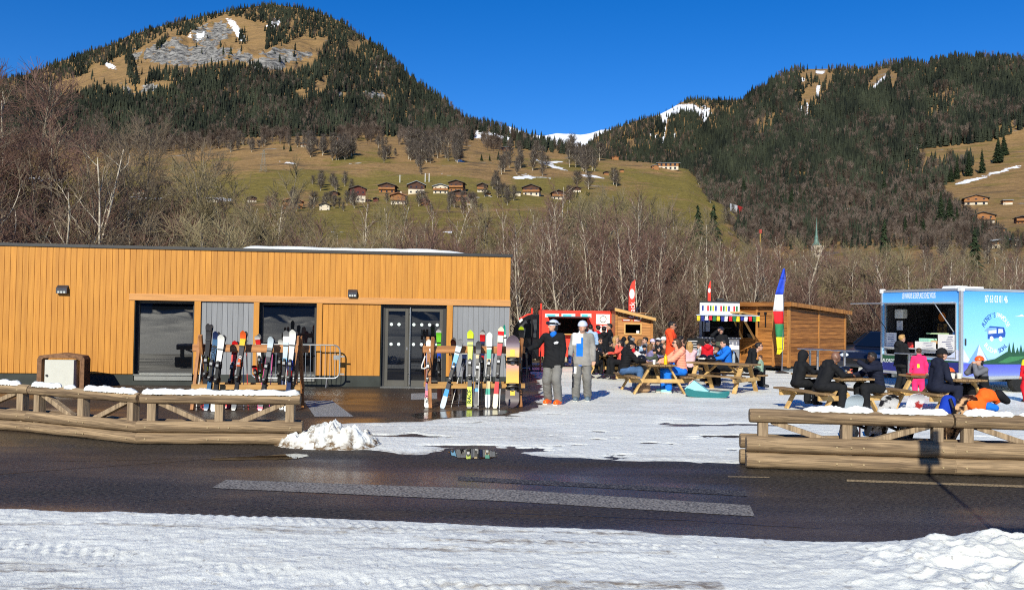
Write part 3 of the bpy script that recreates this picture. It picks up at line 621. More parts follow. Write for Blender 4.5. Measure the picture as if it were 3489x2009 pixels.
# ------------------------------------------------------------------ timber lodge
WA = R(6.1); WO = Vector((-0.05, 23.8, 0)); WU = Vector((math.cos(WA), math.sin(WA), 0)); WN = Vector((-math.sin(WA), math.cos(WA), 0))
def wl(px, py, off=0.0):                        # picture point on the wall plane: local x along the wall, height
    d = ray(px, py); o = Vector((0, 0, CAMZ)); t = ((WO + WN * off - o).dot(WN)) / d.dot(WN); p = o + d * t
    return (p - WO).dot(WU), p.z
def wx(px, py=1150): return wl(px, py)[0]
lodge = empty('timber_lodge', WO, WA, 'long flat roofed lodge clad in orange vertical boards', 'building')
ORG = [M('orange_board_%s' % 'abcd'[i], tuple(k * f for k in (.535, .238, .034)), rough=.6, var=.13, s=2.2, st=(8, 8, .5), bump=.15, bd=.004, c2=tuple(k * f for k in (.475, .20, .028))) for i, f in enumerate((1.0, .96, 1.03, .92))]
TRIM = M('pale_orange_trim', (.56, .27, .085), rough=.6, var=.12, s=3, st=(.5, 6, 6), bump=.12, bd=.003)
GREYB = [M('grey_board_%s' % 'abc'[i], tuple(k * f for k in (.235, .245, .26)), rough=.6, var=.06, s=4, st=(6, 6, .6)) for i, f in enumerate((1.0, .92, 1.06))]
PLIN = M('dark_green_plinth', (.030, .036, .032), rough=.7, var=.25, s=3)
ANTH = P('anthracite_metal', (62, 62, 62), rough=.45, metal=.3, var=.05)
DARKI = P('dark_interior', (20, 20, 24), rough=.9)
GLASS = M('dark_glass', (.004, .005, .007), rough=.012, var=0, ior=1.75, spec=.5)
ZT = 3.52; ZP = .29; XL = -17.5
LX0, LX1 = wx(457), wx(1297)                     # opening band
lint0, lint1 = wx(438), .012
def boards(name, x0, x1, z0, z1, y, mats, par, wd=.146, seed=1, dy=.022):
    rb = random.Random(seed); m = MB(); n = max(1, round((x1 - x0) / wd)); b = (x1 - x0) / n
    for i in range(n):
        a = x0 + i * b; m.b2(a + .004, a + b - .006, y - dy * (1 + .06 * rb.random()), y + .02, z0, z1, rb.randrange(len(mats)))
    m.b2(x0, x1, y - dy * .35, y + .018, z0 + .002, z1 - .002, 0)
    return m.build(name, mats, par)
zl0 = 2.19; zl1 = 2.36                           # lintel beam
boards('cladding', XL, lint0, ZP, ZT, 0, ORG, lodge, seed=2)
boards('cladding', lint0, 0, zl1, ZT, 0, ORG, lodge, seed=3)
boards('cladding', lint0, wx(457), ZP, zl0, 0, ORG, lodge, seed=4)
boards('cladding', wx(1097), wx(1296), ZP, zl0, .03, ORG, lodge, seed=5)
boards('grey_panel', wx(683), wx(863), ZP, zl0, .04, GREYB, lodge, .135, seed=6)
boards('grey_panel', wx(1541), 0, ZP, zl0, .04, GREYB, lodge, .135, seed=7)
MB().b2(lint0, lint1, -.045, .02, zl0, zl1).build('lintel_beam', TRIM, lodge, bev=.006)
for a, b in ((661, 683), (863, 882), (1078, 1097), (1521, 1541)):
    MB().b2(wx(a), wx(b), -.035, .22, ZP, zl0 - .003).build('post', ORG[0], lodge, bev=.004)
for a, b in ((XL, wx(1297)), (wx(1521), 0)): MB().b2(a, b, .012, .2, 0, .11).b2(a, b, .3, .4, 0, .1).build('plinth', PLIN, lodge) if False else MB().b2(a, b, .012, .2, 0, .11).build('plinth', PLIN, lodge)
for a, b in ((XL, wx(457)), (wx(661), wx(882)), (wx(1078), wx(1297)), (wx(1521), 0)): MB().b2(a, b, .014, .2, .11, ZP - .004).build('plinth_panel', PLIN, lodge)
# carcass behind the cladding: side, back, roof slab
MB().b2(-.02, .0, .02, 9, 0, ZT).b2(XL, 0, 8.98, 9, 0, ZT).b2(XL, XL + .02, .02, 9, 0, ZT).build('wall', ORG[1], lodge)
MB().b2(XL, -.03, .05, 8.97, ZT - .25, ZT - .02).build('roof', ANTH, lodge)
fm = MB(); fm.b2(XL, wx(300), -.05, .12, ZT - .005, ZT + .075); fm.b2(wx(300) + .004, .05, -.05, .12, ZT - .005, ZT + .074); fm.b2(-.07, .05, .12, 9, ZT - .005, ZT + .074); fm.build('roof_flashing', ANTH, lodge, bev=.006)
MB().b2(XL, 0, .9, 4, 0, .04).b2(XL, -.03, 3.9, 3.95, 0, ZT - .3).build('interior', DARKI, lodge)
def rsnow(X, Y): return .03 * sstep(.05, .3, Y - .12) + .055 * vn(X, Y, 1.5, .8, oct=3, off=3) * sstep(wx(820), wx(880), X + .5 * vn(X, Y, .7, off=1)) * sstep(wx(1640), wx(1500), X) - .02
# windows and door
SILL = P('light_metal_sill', (150, 152, 150), rough=.35, metal=.7, var=.05)
def window(x0, x1, z0, z1, dep=.20):
    fr = MB(); w_ = .07
    fr.b2(x0, x0 + w_, dep - .04, dep + .03, z0, z1); fr.b2(x1 - w_, x1, dep - .04, dep + .03, z0, z1); fr.b2(x0 + w_, x1 - w_, dep - .04, dep + .03, z1 - w_, z1); fr.b2(x0 + w_, x1 - w_, dep - .04, dep + .03, z0, z0 + w_)
    fo = fr.build('window', ANTH, lodge)
    rv = MB(); rv.b2(x0 - .01, x0 + .004, 0, dep + .03, z0, z1); rv.b2(x1 - .004, x1 + .01, 0, dep + .03, z0, z1); rv.b2(x0, x1, 0, dep + .03, z1 - .004, z1 + .01); rv.build('reveal', PLIN, fo)
    MB().b2(x0 + w_ - .01, x1 - w_ + .01, dep - .006, dep + .012, z0 + w_ - .01, z1 - w_ + .01).build('pane', GLASS, fo)
    sl = MB(); sl.b2(x0 + .004, x1 - .004, -.06, dep - .04, z0 - .035, z0 - .015); sl.b2(x0 + .15, x1 - .02, -.02, dep - .04, z0 - .012, z0 + .02); sl.b2(x0 + .02, x1 - .02, -.01, dep - .04, z0 - .17, z0 - .04)
    sl.build('sill', SILL, fo)
    return fo
window(wx(458), wx(660), .30, zl0 - .004); window(wx(883), wx(1077), .30, zl0 - .004)
dx0, dx1 = wx(1299), wx(1520); dd = .16
dr_ = MB(); mid = wx(1391)
for a, b in ((dx0, dx0 + .09), (dx1 - .09, dx1)): dr_.b2(a, b, dd - .05, dd + .05, 0, zl0 - .004)
dr_.b2(dx0 + .09, dx1 - .09, dd - .05, dd + .05, zl0 - .09, zl0 - .004); do = dr_.build('door', ANTH, lodge, bev=.004)
DOT = P('white_dot_sticker', (225, 240, 235), rough=.5, var=0); STEEL = P('brushed_steel', (190, 190, 190), rough=.28, metal=.9, var=.05)
for a in (dx0, dx1): MB().b2(a - .008, a + .004, 0, dd - .05, 0, zl0 - .004).build('reveal', PLIN, do)
for a, b in ((dx0 + .09, mid - .003), (mid + .003, dx1 - .09)):
    lf = MB(); q = .085
    lf.b2(a, a + q, dd - .035, dd + .03, .012, zl0 - .092); lf.b2(b - q, b, dd - .035, dd + .03, .012, zl0 - .092); lf.b2(a + q, b - q, dd - .035, dd + .03, zl0 - .18, zl0 - .092); lf.b2(a + q, b - q, dd - .035, dd + .03, .012, .17)
    lo_ = lf.build('door_leaf', M('warm_grey_frame', (.085, .082, .072), rough=.45, var=.05), do, bev=.004)
    MB().b2(a + q - .01, b - q + .01, dd - .006, dd + .012, .16, zl0 - .17).build('pane', GLASS, lo_)
for z in (1.66, 1.13):
    for pxs, sd in ((1333, 0), (1359, 0), (1410, 1), (1437, 1), (1464, 1), (1490, 1)):
        c = wx(pxs, 1107); mm_ = MB(); mm_.prism([(c + .042 * math.cos(k * math.pi / 8), dd - .008, z + .042 * math.sin(k * math.pi / 8)) for k in range(16)], (0, -.003, 0)); mm_.build('dot_sticker', DOT, do)
hx = wx(1397); MB().tube([(hx, dd - .10, .06), (hx, dd - .10, 2.12)], .017, 10).tube([(hx, dd - .10, .35), (hx - .06, dd - .03, .35)], .010).tube([(hx, dd - .10, 1.95), (hx - .06, dd - .03, 1.95)], .010).build('door_handle', STEEL, do, smooth=True)
MB().b2(hx - .10, hx - .06, dd - .045, dd - .03, .98, 1.05).build('lock', STEEL, do)
MB().b2(dx0, dx1, -.30, dd - .05, -.1, .016).build('threshold', SILL, do)
LAMPW = P('dark_lamp_housing', (70, 72, 80), rough=.4, metal=.5)
for a, b, y0, y1 in ((198, 234, 969, 1000), (1187, 1217, 984, 1012)):
    x0, z1 = wl(a, y0); x1, z0 = wl(b, y1); q = MB()
    q.prism([(x0, 0, z1), (x0, -.13, z1 - .09), (x0, -.13, z0 + .0), (x0, 0, z0)][::-1], (x1 - x0, 0, 0))
    lamp = q.build('wall_lamp', LAMPW, lodge)
    lm = MB()
    for k in range(3): lm.b2(x0 + (.14 + .27 * k) * (x1 - x0), x0 + (.33 + .27 * k) * (x1 - x0), -.135, -.129, z0 + .01, z0 + .06)
    lm.build('louvre', P('pale_louvre', (190, 195, 190)), lamp)
rs_ = rsnow
def rsnow(X, Y): return rs_(X, Y) + (.085 + .07 * vn(X, Y, .8, .5, oct=4, off=6)) * sstep(wx(800), wx(880), X + .4 * vn(X, Y, .5, off=1)) * sstep(wx(1650), wx(1520), X) * sstep(.06, .20, Y)
ro = snow_sheet('roof_snow', XL, 0, 0, 8.9, .12, rsnow, SN_CLEAN); ro.location = WO + Vector((0, 0, ZT + .03)); ro.rotation_euler = (0, 0, WA)
tag(ro, 'thin melting snow lying on the flat lodge roof', 'snow', kind='stuff')

# electrical cabinet in its shelter
g = gnd(214, 1322); uc = empty('utility_cabinet', g, WA, 'white utility cabinet in a brown stone hood by the lodge wall', 'cabinet')
BRST = M('brown_textured_stone', (.20, .105, .055), rough=.9, var=.25, s=14, bump=.5, bd=.006)
hood = MB(); pr = [(-.55, 0), (-.55, .72), (-.50, .80), (-.05, .86), (.05, .86), (.50, .80), (.55, .72), (.55, 0), (.44, 0), (.44, .70), (.40, .74), (-.40, .74), (-.44, .70), (-.44, 0)]
n = len(pr)
for k in range(7): hood.prism([(pr[k][0], -.17, pr[k][1]), (pr[k + 1][0], -.17, pr[k + 1][1]), (pr[n - 2 - k][0], -.17, pr[n - 2 - k][1]), (pr[n - 1 - k][0], -.17, pr[n - 1 - k][1])], (0, .40, 0))
hood.build('hood', BRST, uc, bev=.008)
MB().b2(-.32, .34, -.26, .16, 0, .70).build('box', P('off_white_paint', (200, 200, 190), rough=.45, var=.03), uc, bev=.008)
MB().b2(-.325, .345, -.275, -.262, .04, .705).build('door', P('off_white_paint', (225, 226, 215)), uc, bev=.004)
MB().tube([(-.27, -.275, .33), (-.27, -.30, .33)], .028, 12).build('lock', ANTH, uc)

# crowd-control barrier
GALV = P('galvanised_steel', (176, 182, 184), rough=.38, metal=.75, var=.12)
bl = Vector((*gnd(862, 1313)[:2], 0)); c0 = WO + WU * wx(866) - WN * .34; c1 = WO + WU * wx(1163) - WN * .34; Lb = (c1 - c0).length
br = empty('crowd_barrier', (c0 + c1) / 2, WA, 'galvanised crowd barrier standing against the lodge wall', 'barrier')
h0, h1, rr_ = .24, 1.10, .16; pts = []
for cx_, cz_, a0 in ((Lb / 2 - rr_, h1 - rr_, 90), (Lb / 2 - rr_, h0 + rr_, 0), (-Lb / 2 + rr_, h0 + rr_, -90), (-Lb / 2 + rr_, h1 - rr_, -180)):
    pts += [(cx_ + rr_ * math.cos(R(a0 - k * 22.5)), 0, cz_ + rr_ * math.sin(R(a0 - k * 22.5))) for k in range(5)]
MB().tube(pts + [pts[0]], .020, 8, cap=False).build('frame', GALV, br, smooth=True)
bm_ = MB()
for k in range(1, 18): x = -Lb / 2 + Lb * k / 18; bm_.tube([(x, 0, h0), (x, 0, h1)], .0085, 6)
bm_.build('bars', GALV, br, smooth=True)
for s_ in (-1, 1): MB().tube([(s_ * Lb * .36, -.30, .015), (s_ * Lb * .36, -.06, .22), (s_ * Lb * .36, .06, .22), (s_ * Lb * .36, .30, .015)], .016, 6).build('foot', GALV, br, smooth=True)
MB().b2(Lb / 2 - .16, Lb / 2 - .02, -.012, .012, .72, .84).build('plate', GALV, br)
for z in (.79, .33): MB().b2(Lb / 2, Lb / 2 + .12, -.006, .006, z, z + .04).build('hook', GALV, br)

# ------------------------------------------------------------------ log fences
def logmat(name, a, b, st): return M(name, a, rough=.85, s=2.6, st=st, c2=b, lo=.3, hi=.7, bump=.35, bs=9, bd=.012, det=8, var=.1)
LOGM = logmat('weathered_log', (.40, .285, .165), (.105, .068, .040), (.28, 9, 9)); LOGP = logmat('weathered_post', (.42, .315, .20), (.20, .14, .085), (8, 8, .45))
LOGE = M('log_end_grain', (.16, .105, .06), rough=.9, var=.3, s=12)
BOLT = P('pale_bolt_head', (165, 146, 112), rough=.6)
def grain(m, amt=.8):
    t = m.node_tree; b = t.nodes['Principled BSDF']; mp = [n for n in t.nodes if n.type == 'MAPPING'][0]; src = b.inputs['Base Color'].links[0].from_socket
    w_ = t.nodes.new('ShaderNodeTexWave'); w_.bands_direction = 'DIAGONAL'; w_.inputs['Scale'].default_value = 2.3; w_.inputs['Distortion'].default_value = 12; w_.inputs['Detail'].default_value = 4; w_.inputs['Detail Scale'].default_value = 1.3; t.links.new(mp.outputs[0], w_.inputs['Vector'])
    v = t.nodes.new('ShaderNodeTexVoronoi'); v.inputs['Scale'].default_value = 1.1; t.links.new(mp.outputs[0], v.inputs['Vector'])
    r1 = t.nodes.new('ShaderNodeMapRange'); r1.inputs[1].default_value = .05; r1.inputs[2].default_value = .45; r1.inputs[3].default_value = 1 - amt; r1.inputs[4].default_value = 1; t.links.new(w_.outputs['Fac'], r1.inputs[0])
    r2 = t.nodes.new('ShaderNodeMapRange'); r2.inputs[1].default_value = .04; r2.inputs[2].default_value = .16; r2.inputs[3].default_value = .35; r2.inputs[4].default_value = 1; t.links.new(v.outputs['Distance'], r2.inputs[0])
    mu = t.nodes.new('ShaderNodeMath'); mu.operation = 'MULTIPLY'; t.links.new(r1.outputs[0], mu.inputs[0]); t.links.new(r2.outputs[0], mu.inputs[1])
    mx = t.nodes.new('ShaderNodeMix'); mx.data_type = 'RGBA'; mx.blend_type = 'MULTIPLY'; mx.inputs[0].default_value = 1; t.links.new(src, mx.inputs[6])
    cm = t.nodes.new('ShaderNodeCombineColor'); [t.links.new(mu.outputs[0], cm.inputs[k]) for k in range(3)]; t.links.new(cm.outputs[0], mx.inputs[7]); t.links.new(mx.outputs[2], b.inputs['Base Color'])
grain(LOGM, .36); grain(LOGP, .28)
def log(m, a, b, r, n=16, seed=0):
    rb = random.Random(seed); a, b = Vector(a), Vector(b); k = 14; pts = []; rs = []
    for i in range(k + 1):
        t = i / k; p = a.lerp(b, t) + Vector((0, rb.uniform(-.004, .004), rb.uniform(-.004, .004))); pts.append(p); rs.append(r * (1 + rb.uniform(-.035, .035)))
    d = (b - a).normalized()
    pts = [a - d * 0, a + d * .018] + pts[1:-1] + [b - d * .018, b]; rs = [r * .90, r] + rs[1:-1] + [r, r * .90]
    m.tube(pts, rs, n)
def fence(A, B, label, hr, rr, rl, seed, back=True):
    A = Vector((A[0], A[1], 0)); B = Vector((B[0], B[1], 0)); d = B - A; L = d.length; an = math.atan2(d.y, d.x)
    f = empty('log_fence', A, an, label, 'fence', 'log fence sections along the road')
    e = .012
    m = MB(); log(m, (e, 0, hr), (L - e, 0, hr), rr, seed=seed); m.build('top_rail', LOGM, f, smooth=True)
    for z in (rl, rl * 3):
        m = MB(); log(m, (e - .04, -.015, z), (L - e + .04, -.015, z), rl, seed=seed + int(z * 100)); m.build('log', LOGM, f, smooth=True)
        if back: m = MB(); log(m, (e - .08, .06 + 2 * rl, z), (L - e, .06 + 2 * rl, z), rl * .96, seed=seed + 7); m.build('log', LOGM, f, smooth=True)
    zt = hr - rr * .8; zb = rl * 3 + rl * .6
    for t in (.075, .49, .93):
        x = L * t; MB().b2(x - .062, x + .062, -.03, .10, .1, zt + .02).build('post', LOGP, f, bev=.008)
    for (x0, x1) in ((.12, .40), (.89, .60)): MB().beam((L * x0, .035, zt), (L * x1, .035, zb), .07, .10, upv=(0, 1, 0)).build('brace', LOGP, f, bev=.006)
    for z, r_ in ((hr, rr), (rl, rl), (3 * rl, rl)):
        for t in ((.05, .5, .93) if z == hr else (.05, .43, .5, .56, .94)):
            MB().tube([(L * t, -r_ * .96 - .015 * (z != hr), z), (L * t, -r_ * 1.03 - .018 * (z != hr), z)], .0125, 10).build('bolt', BOLT, f)
    return f
FJ = [gnd(-330, 1440), gnd(100, 1470), gnd(473, 1511), gnd(1024, 1514)]
fence(FJ[0], FJ[1], 'weathered log fence section running out of the picture by the white utility cabinet', .655, .078, .082, 3)
fence(FJ[1], FJ[2], 'weathered log fence section in front of the big dark window', .655, .078, .082, 5)
fence(FJ[2], FJ[3], 'weathered log fence section in front of the ski rack ending at the snow heap', .655, .08, .084, 8)
FR = [gnd(2548, 1592), gnd(3245, 1616), gnd(3960, 1636)]
fence(FR[0], FR[1], 'log fence section with a sign shadow across it, in front of the picnic tables', .675, .092, .104, 11)
fence(FR[1], FR[2], 'log fence section below the orange jacket, running out of the picture', .675, .092, .104, 14)
def fsnow(A, B, spans, z, lab, wdt=.075):
    A = Vector((A[0], A[1], 0)); B = Vector((B[0], B[1], 0)); d = B - A; L = d.length; an = math.atan2(d.y, d.x); rb = np.random.RandomState(int(L * 100))
    V = []; Fc = []; o = 0
    for a, b in spans:
        n = max(4, int((b - a) * L / .025)); ss = np.linspace(a * L, b * L, n); prof = np.linspace(-1, 1, 9)
        en = np.minimum(1, np.minimum(np.arange(n), np.arange(n)[::-1]) / 3.0) ** .5
        for i, q in enumerate(ss):
            h = (.012 + .085 * vn(q, a * 10, .16, oct=5, off=L)) * en[i]; ww = wdt * (.40 + 1.0 * vn(q, 3 + a, .15, oct=4, off=L)) * max(.2, en[i])
            for p in prof: V.append((q, p * ww - .006, z - .016 * p * p + h * math.sqrt(max(0, 1 - p * p)) + .004 * rb.randn() - .004))
        for i in range(n - 1):
            for j in range(8): Fc.append((o + i * 9 + j, o + (i + 1) * 9 + j, o + (i + 1) * 9 + j + 1, o + i * 9 + j + 1))
        o += n * 9
    ob = npmesh('fence_snow', np.array(V), np.array(Fc), SN_CLEAN, smooth='all'); ob.location = A; ob.rotation_euler = (0, 0, an); tag(ob, lab, 'snow', kind='stuff')
fsnow(FJ[0], FJ[1], [(.0, .93)], .735, 'soft snow on the fence rail below the utility cabinet'); fsnow(FJ[1], FJ[2], [(0.02, .30), (.33, .44), (.52, .98)], .735, 'soft snow on the fence rail under the big window'); fsnow(FJ[2], FJ[3], [(.01, .99)], .737, 'soft snow on the fence rail by the ski rack')
fsnow(FR[0], FR[1], [(.27, .62), (.64, .98)], .768, 'soft snow on the fence rail with the snowboards'); fsnow(FR[1], FR[2], [(.05, .30), (.32, 1)], .768, 'soft snow on the fence rail under the orange jacket')

# ------------------------------------------------------------------ ski racks
RW = M('rack_timber', (.47, .225, .085), rough=.65, s=3, st=(.6, 6, 6), c2=(.30, .125, .045), bump=.2, bd=.004); RWV = M('rack_leg_timber', (.38, .17, .06), rough=.65, s=3, st=(6, 6, .6), c2=(.23, .09, .03), bump=.2, bd=.004); RWY = M('pale_rack_rail', (.47, .27, .09), rough=.65, s=3, st=(.6, 6, 6), c2=(.32, .17, .055))
def ski_rack(pl, pr_, label):
    a, b = gnd(*pl), gnd(*pr_); d = b - a; L = d.length; an = math.atan2(d.y, d.x)
    k = empty('ski_rack', a, an, label, 'ski rack', 'ski racks outside the lodge')
    for x in (0.03, L - .03):
        MB().beam((x - .035, 0, 0), (x - .035, .48, 1.45), .065, .09, upv=(0, 1, 0)).build('leg', RWV, k, bev=.006)
        MB().beam((x + .035, .74, 0), (x + .035, .22, 1.45), .065, .09, upv=(0, 1, 0)).build('leg', RWV, k, bev=.006)
    for y, e in ((.38, .0), (.52, .10)): MB().b2(-.12 + e, L + .06 + e, y - .03, y + .03, 1.12, 1.27).build('top_rail', RW, k, bev=.012)
    for y in (.10, .60): MB().b2(-.05, L + .05, y - .02, y + .02, .40, .50).build('lower_rail', RWY, k, bev=.006)
    MB().b2(0, L, .30, .40, .38, .41).build('lower_rail', RWY, k, bev=.004)
    return k
ski_rack((655, 1397), (1012, 1399), 'timber ski rack between the two dark windows, behind the fence'); ski_rack((1467, 1391), (1784, 1387), 'timber ski rack by the glass door with the snowboard on it')
BKM = P('binding_black', (28, 28, 30), rough=.4, var=.1); BKG = P('binding_grey', (150, 152, 155), rough=.35, metal=.3)
BASE = P('ski_base_black', (22, 22, 24), rough=.5)
def basis(B, T):
    z = (T - B).normalized(); y = Vector((0, 1, 0)); y = (y - z * y.dot(z)).normalized(); x = y.cross(z); m = Matrix((x, y, z)).transposed().to_4x4(); m.translation = B; return m
def ski_mesh(L, bands, wtip=.054, wmid=.036, wtail=.048, rev=False):
    m = MB(); N = 40; bm = [b for _, b in bands]; sgn = -1 if not rev else 1
    sec = []
    for i in range(N + 1):
        t = i / N
        if t < .12: w_ = wtail
        else: w_ = wmid + (wtail - wmid) * max(0, (.45 - t) / .33) ** 2 + (wtip - wmid) * max(0, (t - .45) / .43) ** 2
        if t > .945: w_ *= math.sqrt(max(.03, 1 - ((t - .945) / .055) ** 2))
        if t < .03: w_ *= .6 + .4 * math.sqrt(t / .03)
        y = sgn * (.014 + .075 * max(0, (t - .88) / .12) ** 2 + .012 * max(0, (.06 - t) / .06) ** 2); th = .006 + .007 * (1 - abs(2 * t - 1))
        sec.append((t, w_, y, th))
    for i, (t, w_, y, th) in enumerate(sec):
        for (sx, sy) in ((-1, 0), (1, 0), (1, 1), (-1, 1)): m.v.append((sx * w_, y - sgn * th * 0 + sgn * th * (1 - sy), t * L))
    for i in range(N):
        t = (sec[i][0] + sec[i + 1][0]) / 2; k = 0
        for j, (a, _) in enumerate(bands):
            if t >= a: k = j
        for j in range(4):
            m.f.append((i * 4 + j, i * 4 + (j + 1) % 4, (i + 1) * 4 + (j + 1) % 4, (i + 1) * 4 + j)); m.m.append(k if j != 2 else len(bands))
    m.f += [(0, 3, 2, 1), (N * 4, N * 4 + 1, N * 4 + 2, N * 4 + 3)]; m.m += [0, len(bands) - 1]
    return m, bm + [BASE]
def binding(L, sgn, par, col=None):
    z = L * .40; y = lambda d: sgn * (.026 + d)
    m = MB(); m.b2(-.030, .030, y(0), y(.022), z - .05, z + .34); m.build('binding_plate', BKM, par, bev=.004)
    m = MB(); m.b2(-.035, .035, y(.02), y(.062), z + .25, z + .33); m.b2(-.024, .024, y(.02), y(.045), z + .33, z + .38); m.b2(-.042, .042, y(.03), y(.048), z + .235, z + .262); m.build('toe_piece', col or BKM, par, bev=.008)
    m = MB(); m.b2(-.032, .032, y(.02), y(.085), z - .04, z + .05); m.b2(-.020, .020, y(.03), y(.11), z - .02, z + .018); m.b2(-.046, .046, y(.0), y(.012), z + .05, z + .065); m.build('heel_piece', BKM, par, bev=.008)
    MB().b2(-.026, .026, y(.060), y(.070), z + .265, z + .315).build('toe_cap', BKG, par); MB().b2(-.02, .02, y(.083), y(.092), z + .0, z + .035).build('heel_lever', BKG, par)
def skis(pb, pt, dy, bands, label, zb=0.0, col=None, word=None, wc=None, wt=.72, wsz=.07, single=False, yoff=None, wide=1.0, rot90=True):
    B = gnd(*pb) if yoff is None else at(pb[0], pb[1], yoff); T = at(pt[0], pt[1], B.y + dy); L = (T - B).length
    k = empty('ski_pair', (0, 0, 0), 0, label, 'skis', 'skis leaning on the racks'); k.matrix_basis = basis(B, T)
    for rev in ((False,) if single else (False, True)):
        m, mm_ = ski_mesh(L, bands, .054 * wide, .036 * wide, .048 * wide, rev); s_ = m.build('ski', mm_, k, smooth=True)
        if rev: s_.location = (.006, .006, 0)
        binding(L, 1 if rev else -1, s_, col)
        if word and not rev:
            text('lettering', word, wsz, wc, s_, FRAME((0, -.030, L * wt), (0, 0, 1), (-1, 0, 0)), .001, bold=.002)
    m = MB(); m.b2(-.05, .05, -.034, .034, L * .80, L * .815); m.build('strap', BKM, k)
    return k
c_ = {n_: P('ski_' + n_, v, rough=.28, var=.04, spec=.5) for n_, v in dict(black=(30, 30, 34), white=(235, 236, 230), red=(205, 30, 35), blue=(50, 92, 130), dblue=(30, 45, 85), orange=(225, 95, 40), yel=(205, 230, 40), grey=(120, 122, 125), teal=(40, 165, 140), cream=(235, 228, 195), pink=(220, 90, 120), purple=(90, 70, 130), lblue=(120, 180, 215), sky=(50, 150, 220), green=(110, 200, 50), brown=(60, 30, 28), beige=(205, 180, 130), dgrey=(62, 62, 66), oyel=(235, 185, 40), silver=(190, 205, 215), salmon=(228, 75, 70), cobalt=(30, 70, 190)).items()}
K = c_
skis((693, 1394), (714, 1103), .14, [(0, K['red']), (.06, K['black']), (.45, K['yel']), (.50, K['black']), (.56, K['yel']), (.60, K['black']), (.92, K['dgrey'])], 'tall black skis with yellow flecks at the far end of the fence-side rack')
skis((702, 1397), (739, 1129), .14, [(0, K['blue']), (.9, K['dblue'])], 'blue skis lettered up the tip, beside the white-tipped pair', word='BLIZZARD', wc=P('letter_dark', (25, 35, 50)), wt=.70, wsz=.085)
skis((727, 1400), (757, 1140), .10, [(0, K['white']), (.10, K['black']), (.58, K['dgrey']), (.64, K['white'])], 'skis with plain white tips and black middles', wide=1.15)
skis((776, 1391), (804, 1161), .14, [(0, K['red']), (.1, K['black']), (.48, K['salmon']), (.66, K['salmon']), (.8, K['red'])], 'red skis with white lettering and a strap round the tips', word='HERO', wc=P('letter_white', (240, 235, 230)), wt=.60, wsz=.095)
skis((796, 1397), (832, 1127), .14, [(0, K['grey']), (.10, K['black']), (.52, K['orange']), (.56, K['dgrey']), (.80, K['oyel']), (.90, K['orange'])], 'dark skis with orange tips next to the red lettered pair', col=K['orange'], word='PRO', wc=P('letter_white', (240, 235, 230)), wt=.64, wsz=.075)
skis((899, 1345), (877, 1140), -.25, [(0, K['black']), (.3, K['green']), (.4, K['red']), (.52, K['white']), (.72, K['red']), (.92, K['white'])], 'red and white skis leaning on the back of the fence-side rack')
skis((890, 1348), (866, 1240), -.20, [(0, K['black']), (.3, K['red']), (.9, K['brown'])], 'short dark red child skis behind the fence-side rack', single=True)
skis((886, 1398), (926, 1147), .14, [(0, K['pink']), (.06, K['grey']), (.10, K['black']), (.5, K['dgrey']), (.72, K['grey']), (.86, K['silver'])], 'grey skis with silvery tips between two pink poles')
skis((949, 1350), (958, 1153), -.22, [(0, K['black']), (.9, K['white'])], 'dark skis with small white tips behind the fence-side rack')
skis((960, 1394), (978, 1126), .14, [(0, K['white']), (.05, K['sky']), (.12, K['white']), (.2, K['dblue']), (.55, K['lblue']), (.66, K['silver']), (.85, K['white']), (.93, K['grey'])], 'white and pale blue skis with a grey logo on the tip', wide=1.1)
skis((977, 1400), (1000, 1123), .10, [(0, K['white']), (.2, K['dblue']), (.42, K['red']), (.5, K['cobalt']), (.62, K['white'])], 'white-tipped skis against the end post of the fence-side rack', wide=1.1)
# rack by the door
skis((1454, 1389), (1462, 1158), .30, [(0, K['white']), (.16, K['pink']), (.26, K['purple']), (.36, K['pink']), (.5, K['salmon']), (.62, K['purple']), (.80, K['white'])], 'white skis with pink and purple middles outside the end post', word='AGY', wc=P('letter_dark', (25, 35, 50)), wt=.13, wsz=.085)
skis((1497, 1363), (1495, 1119), -.30, [(0, K['brown']), (.2, K['black']), (.5, K['dgrey']), (.58, K['cobalt']), (.76, K['green']), (.94, K['white'])], 'green and blue tipped skis on the back of the door-side rack')
skis((1552, 1361), (1544, 1152), -.25, [(0, K['brown']), (.2, K['black']), (.9, K['brown'])], 'dark brown skis on the back of the door-side rack')
skis((1506, 1391), (1570, 1157), .36, [(0, K['silver']), (.17, K['sky']), (.27, K['black']), (.56, K['sky']), (.66, K['lblue']), (.78, K['silver']), (.9, K['grey'])], 'silver and pale blue skis leaning steeply sideways', wide=1.1)
skis((1581, 1366), (1583, 1187), -.22, [(0, K['black']), (.3, K['lblue']), (.6, K['dblue']), (.9, K['white'])], 'dark skis with pale blue middles half hidden behind two poles', single=True)
skis((1599, 1391), (1603, 1127), .36, [(0, K['dgrey']), (.03, K['yel']), (.27, K['black']), (.62, K['yel']), (.86, K['dgrey']), (.89, K['yel'])], 'fluorescent yellow racing skis with black lettering', word='RACE', wc=P('letter_dark', (25, 35, 50)), wt=.15, wsz=.115, wide=1.12)
skis((1622, 1392), (1631, 1164), .34, [(0, K['dgrey']), (.25, K['sky']), (.3, K['black']), (.5, K['white']), (.55, K['black']), (.76, K['beige']), (.80, K['black']), (.9, K['dgrey'])], 'black skis with a round white logo, beside the yellow pair')
skis((1640, 1365), (1644, 1126), -.28, [(0, K['black']), (.6, K['red']), (.66, K['dblue']), (.86, K['red']), (.95, K['white'])], 'red tipped navy skis on the back of the door-side rack')
skis((1661, 1389), (1668, 1134), .35, [(0, K['white']), (.17, K['teal']), (.26, K['beige']), (.34, K['black']), (.40, K['beige']), (.60, K['beige']), (.66, K['teal']), (.77, K['white'])], 'white skis with teal bands and beige middles', wide=1.08)
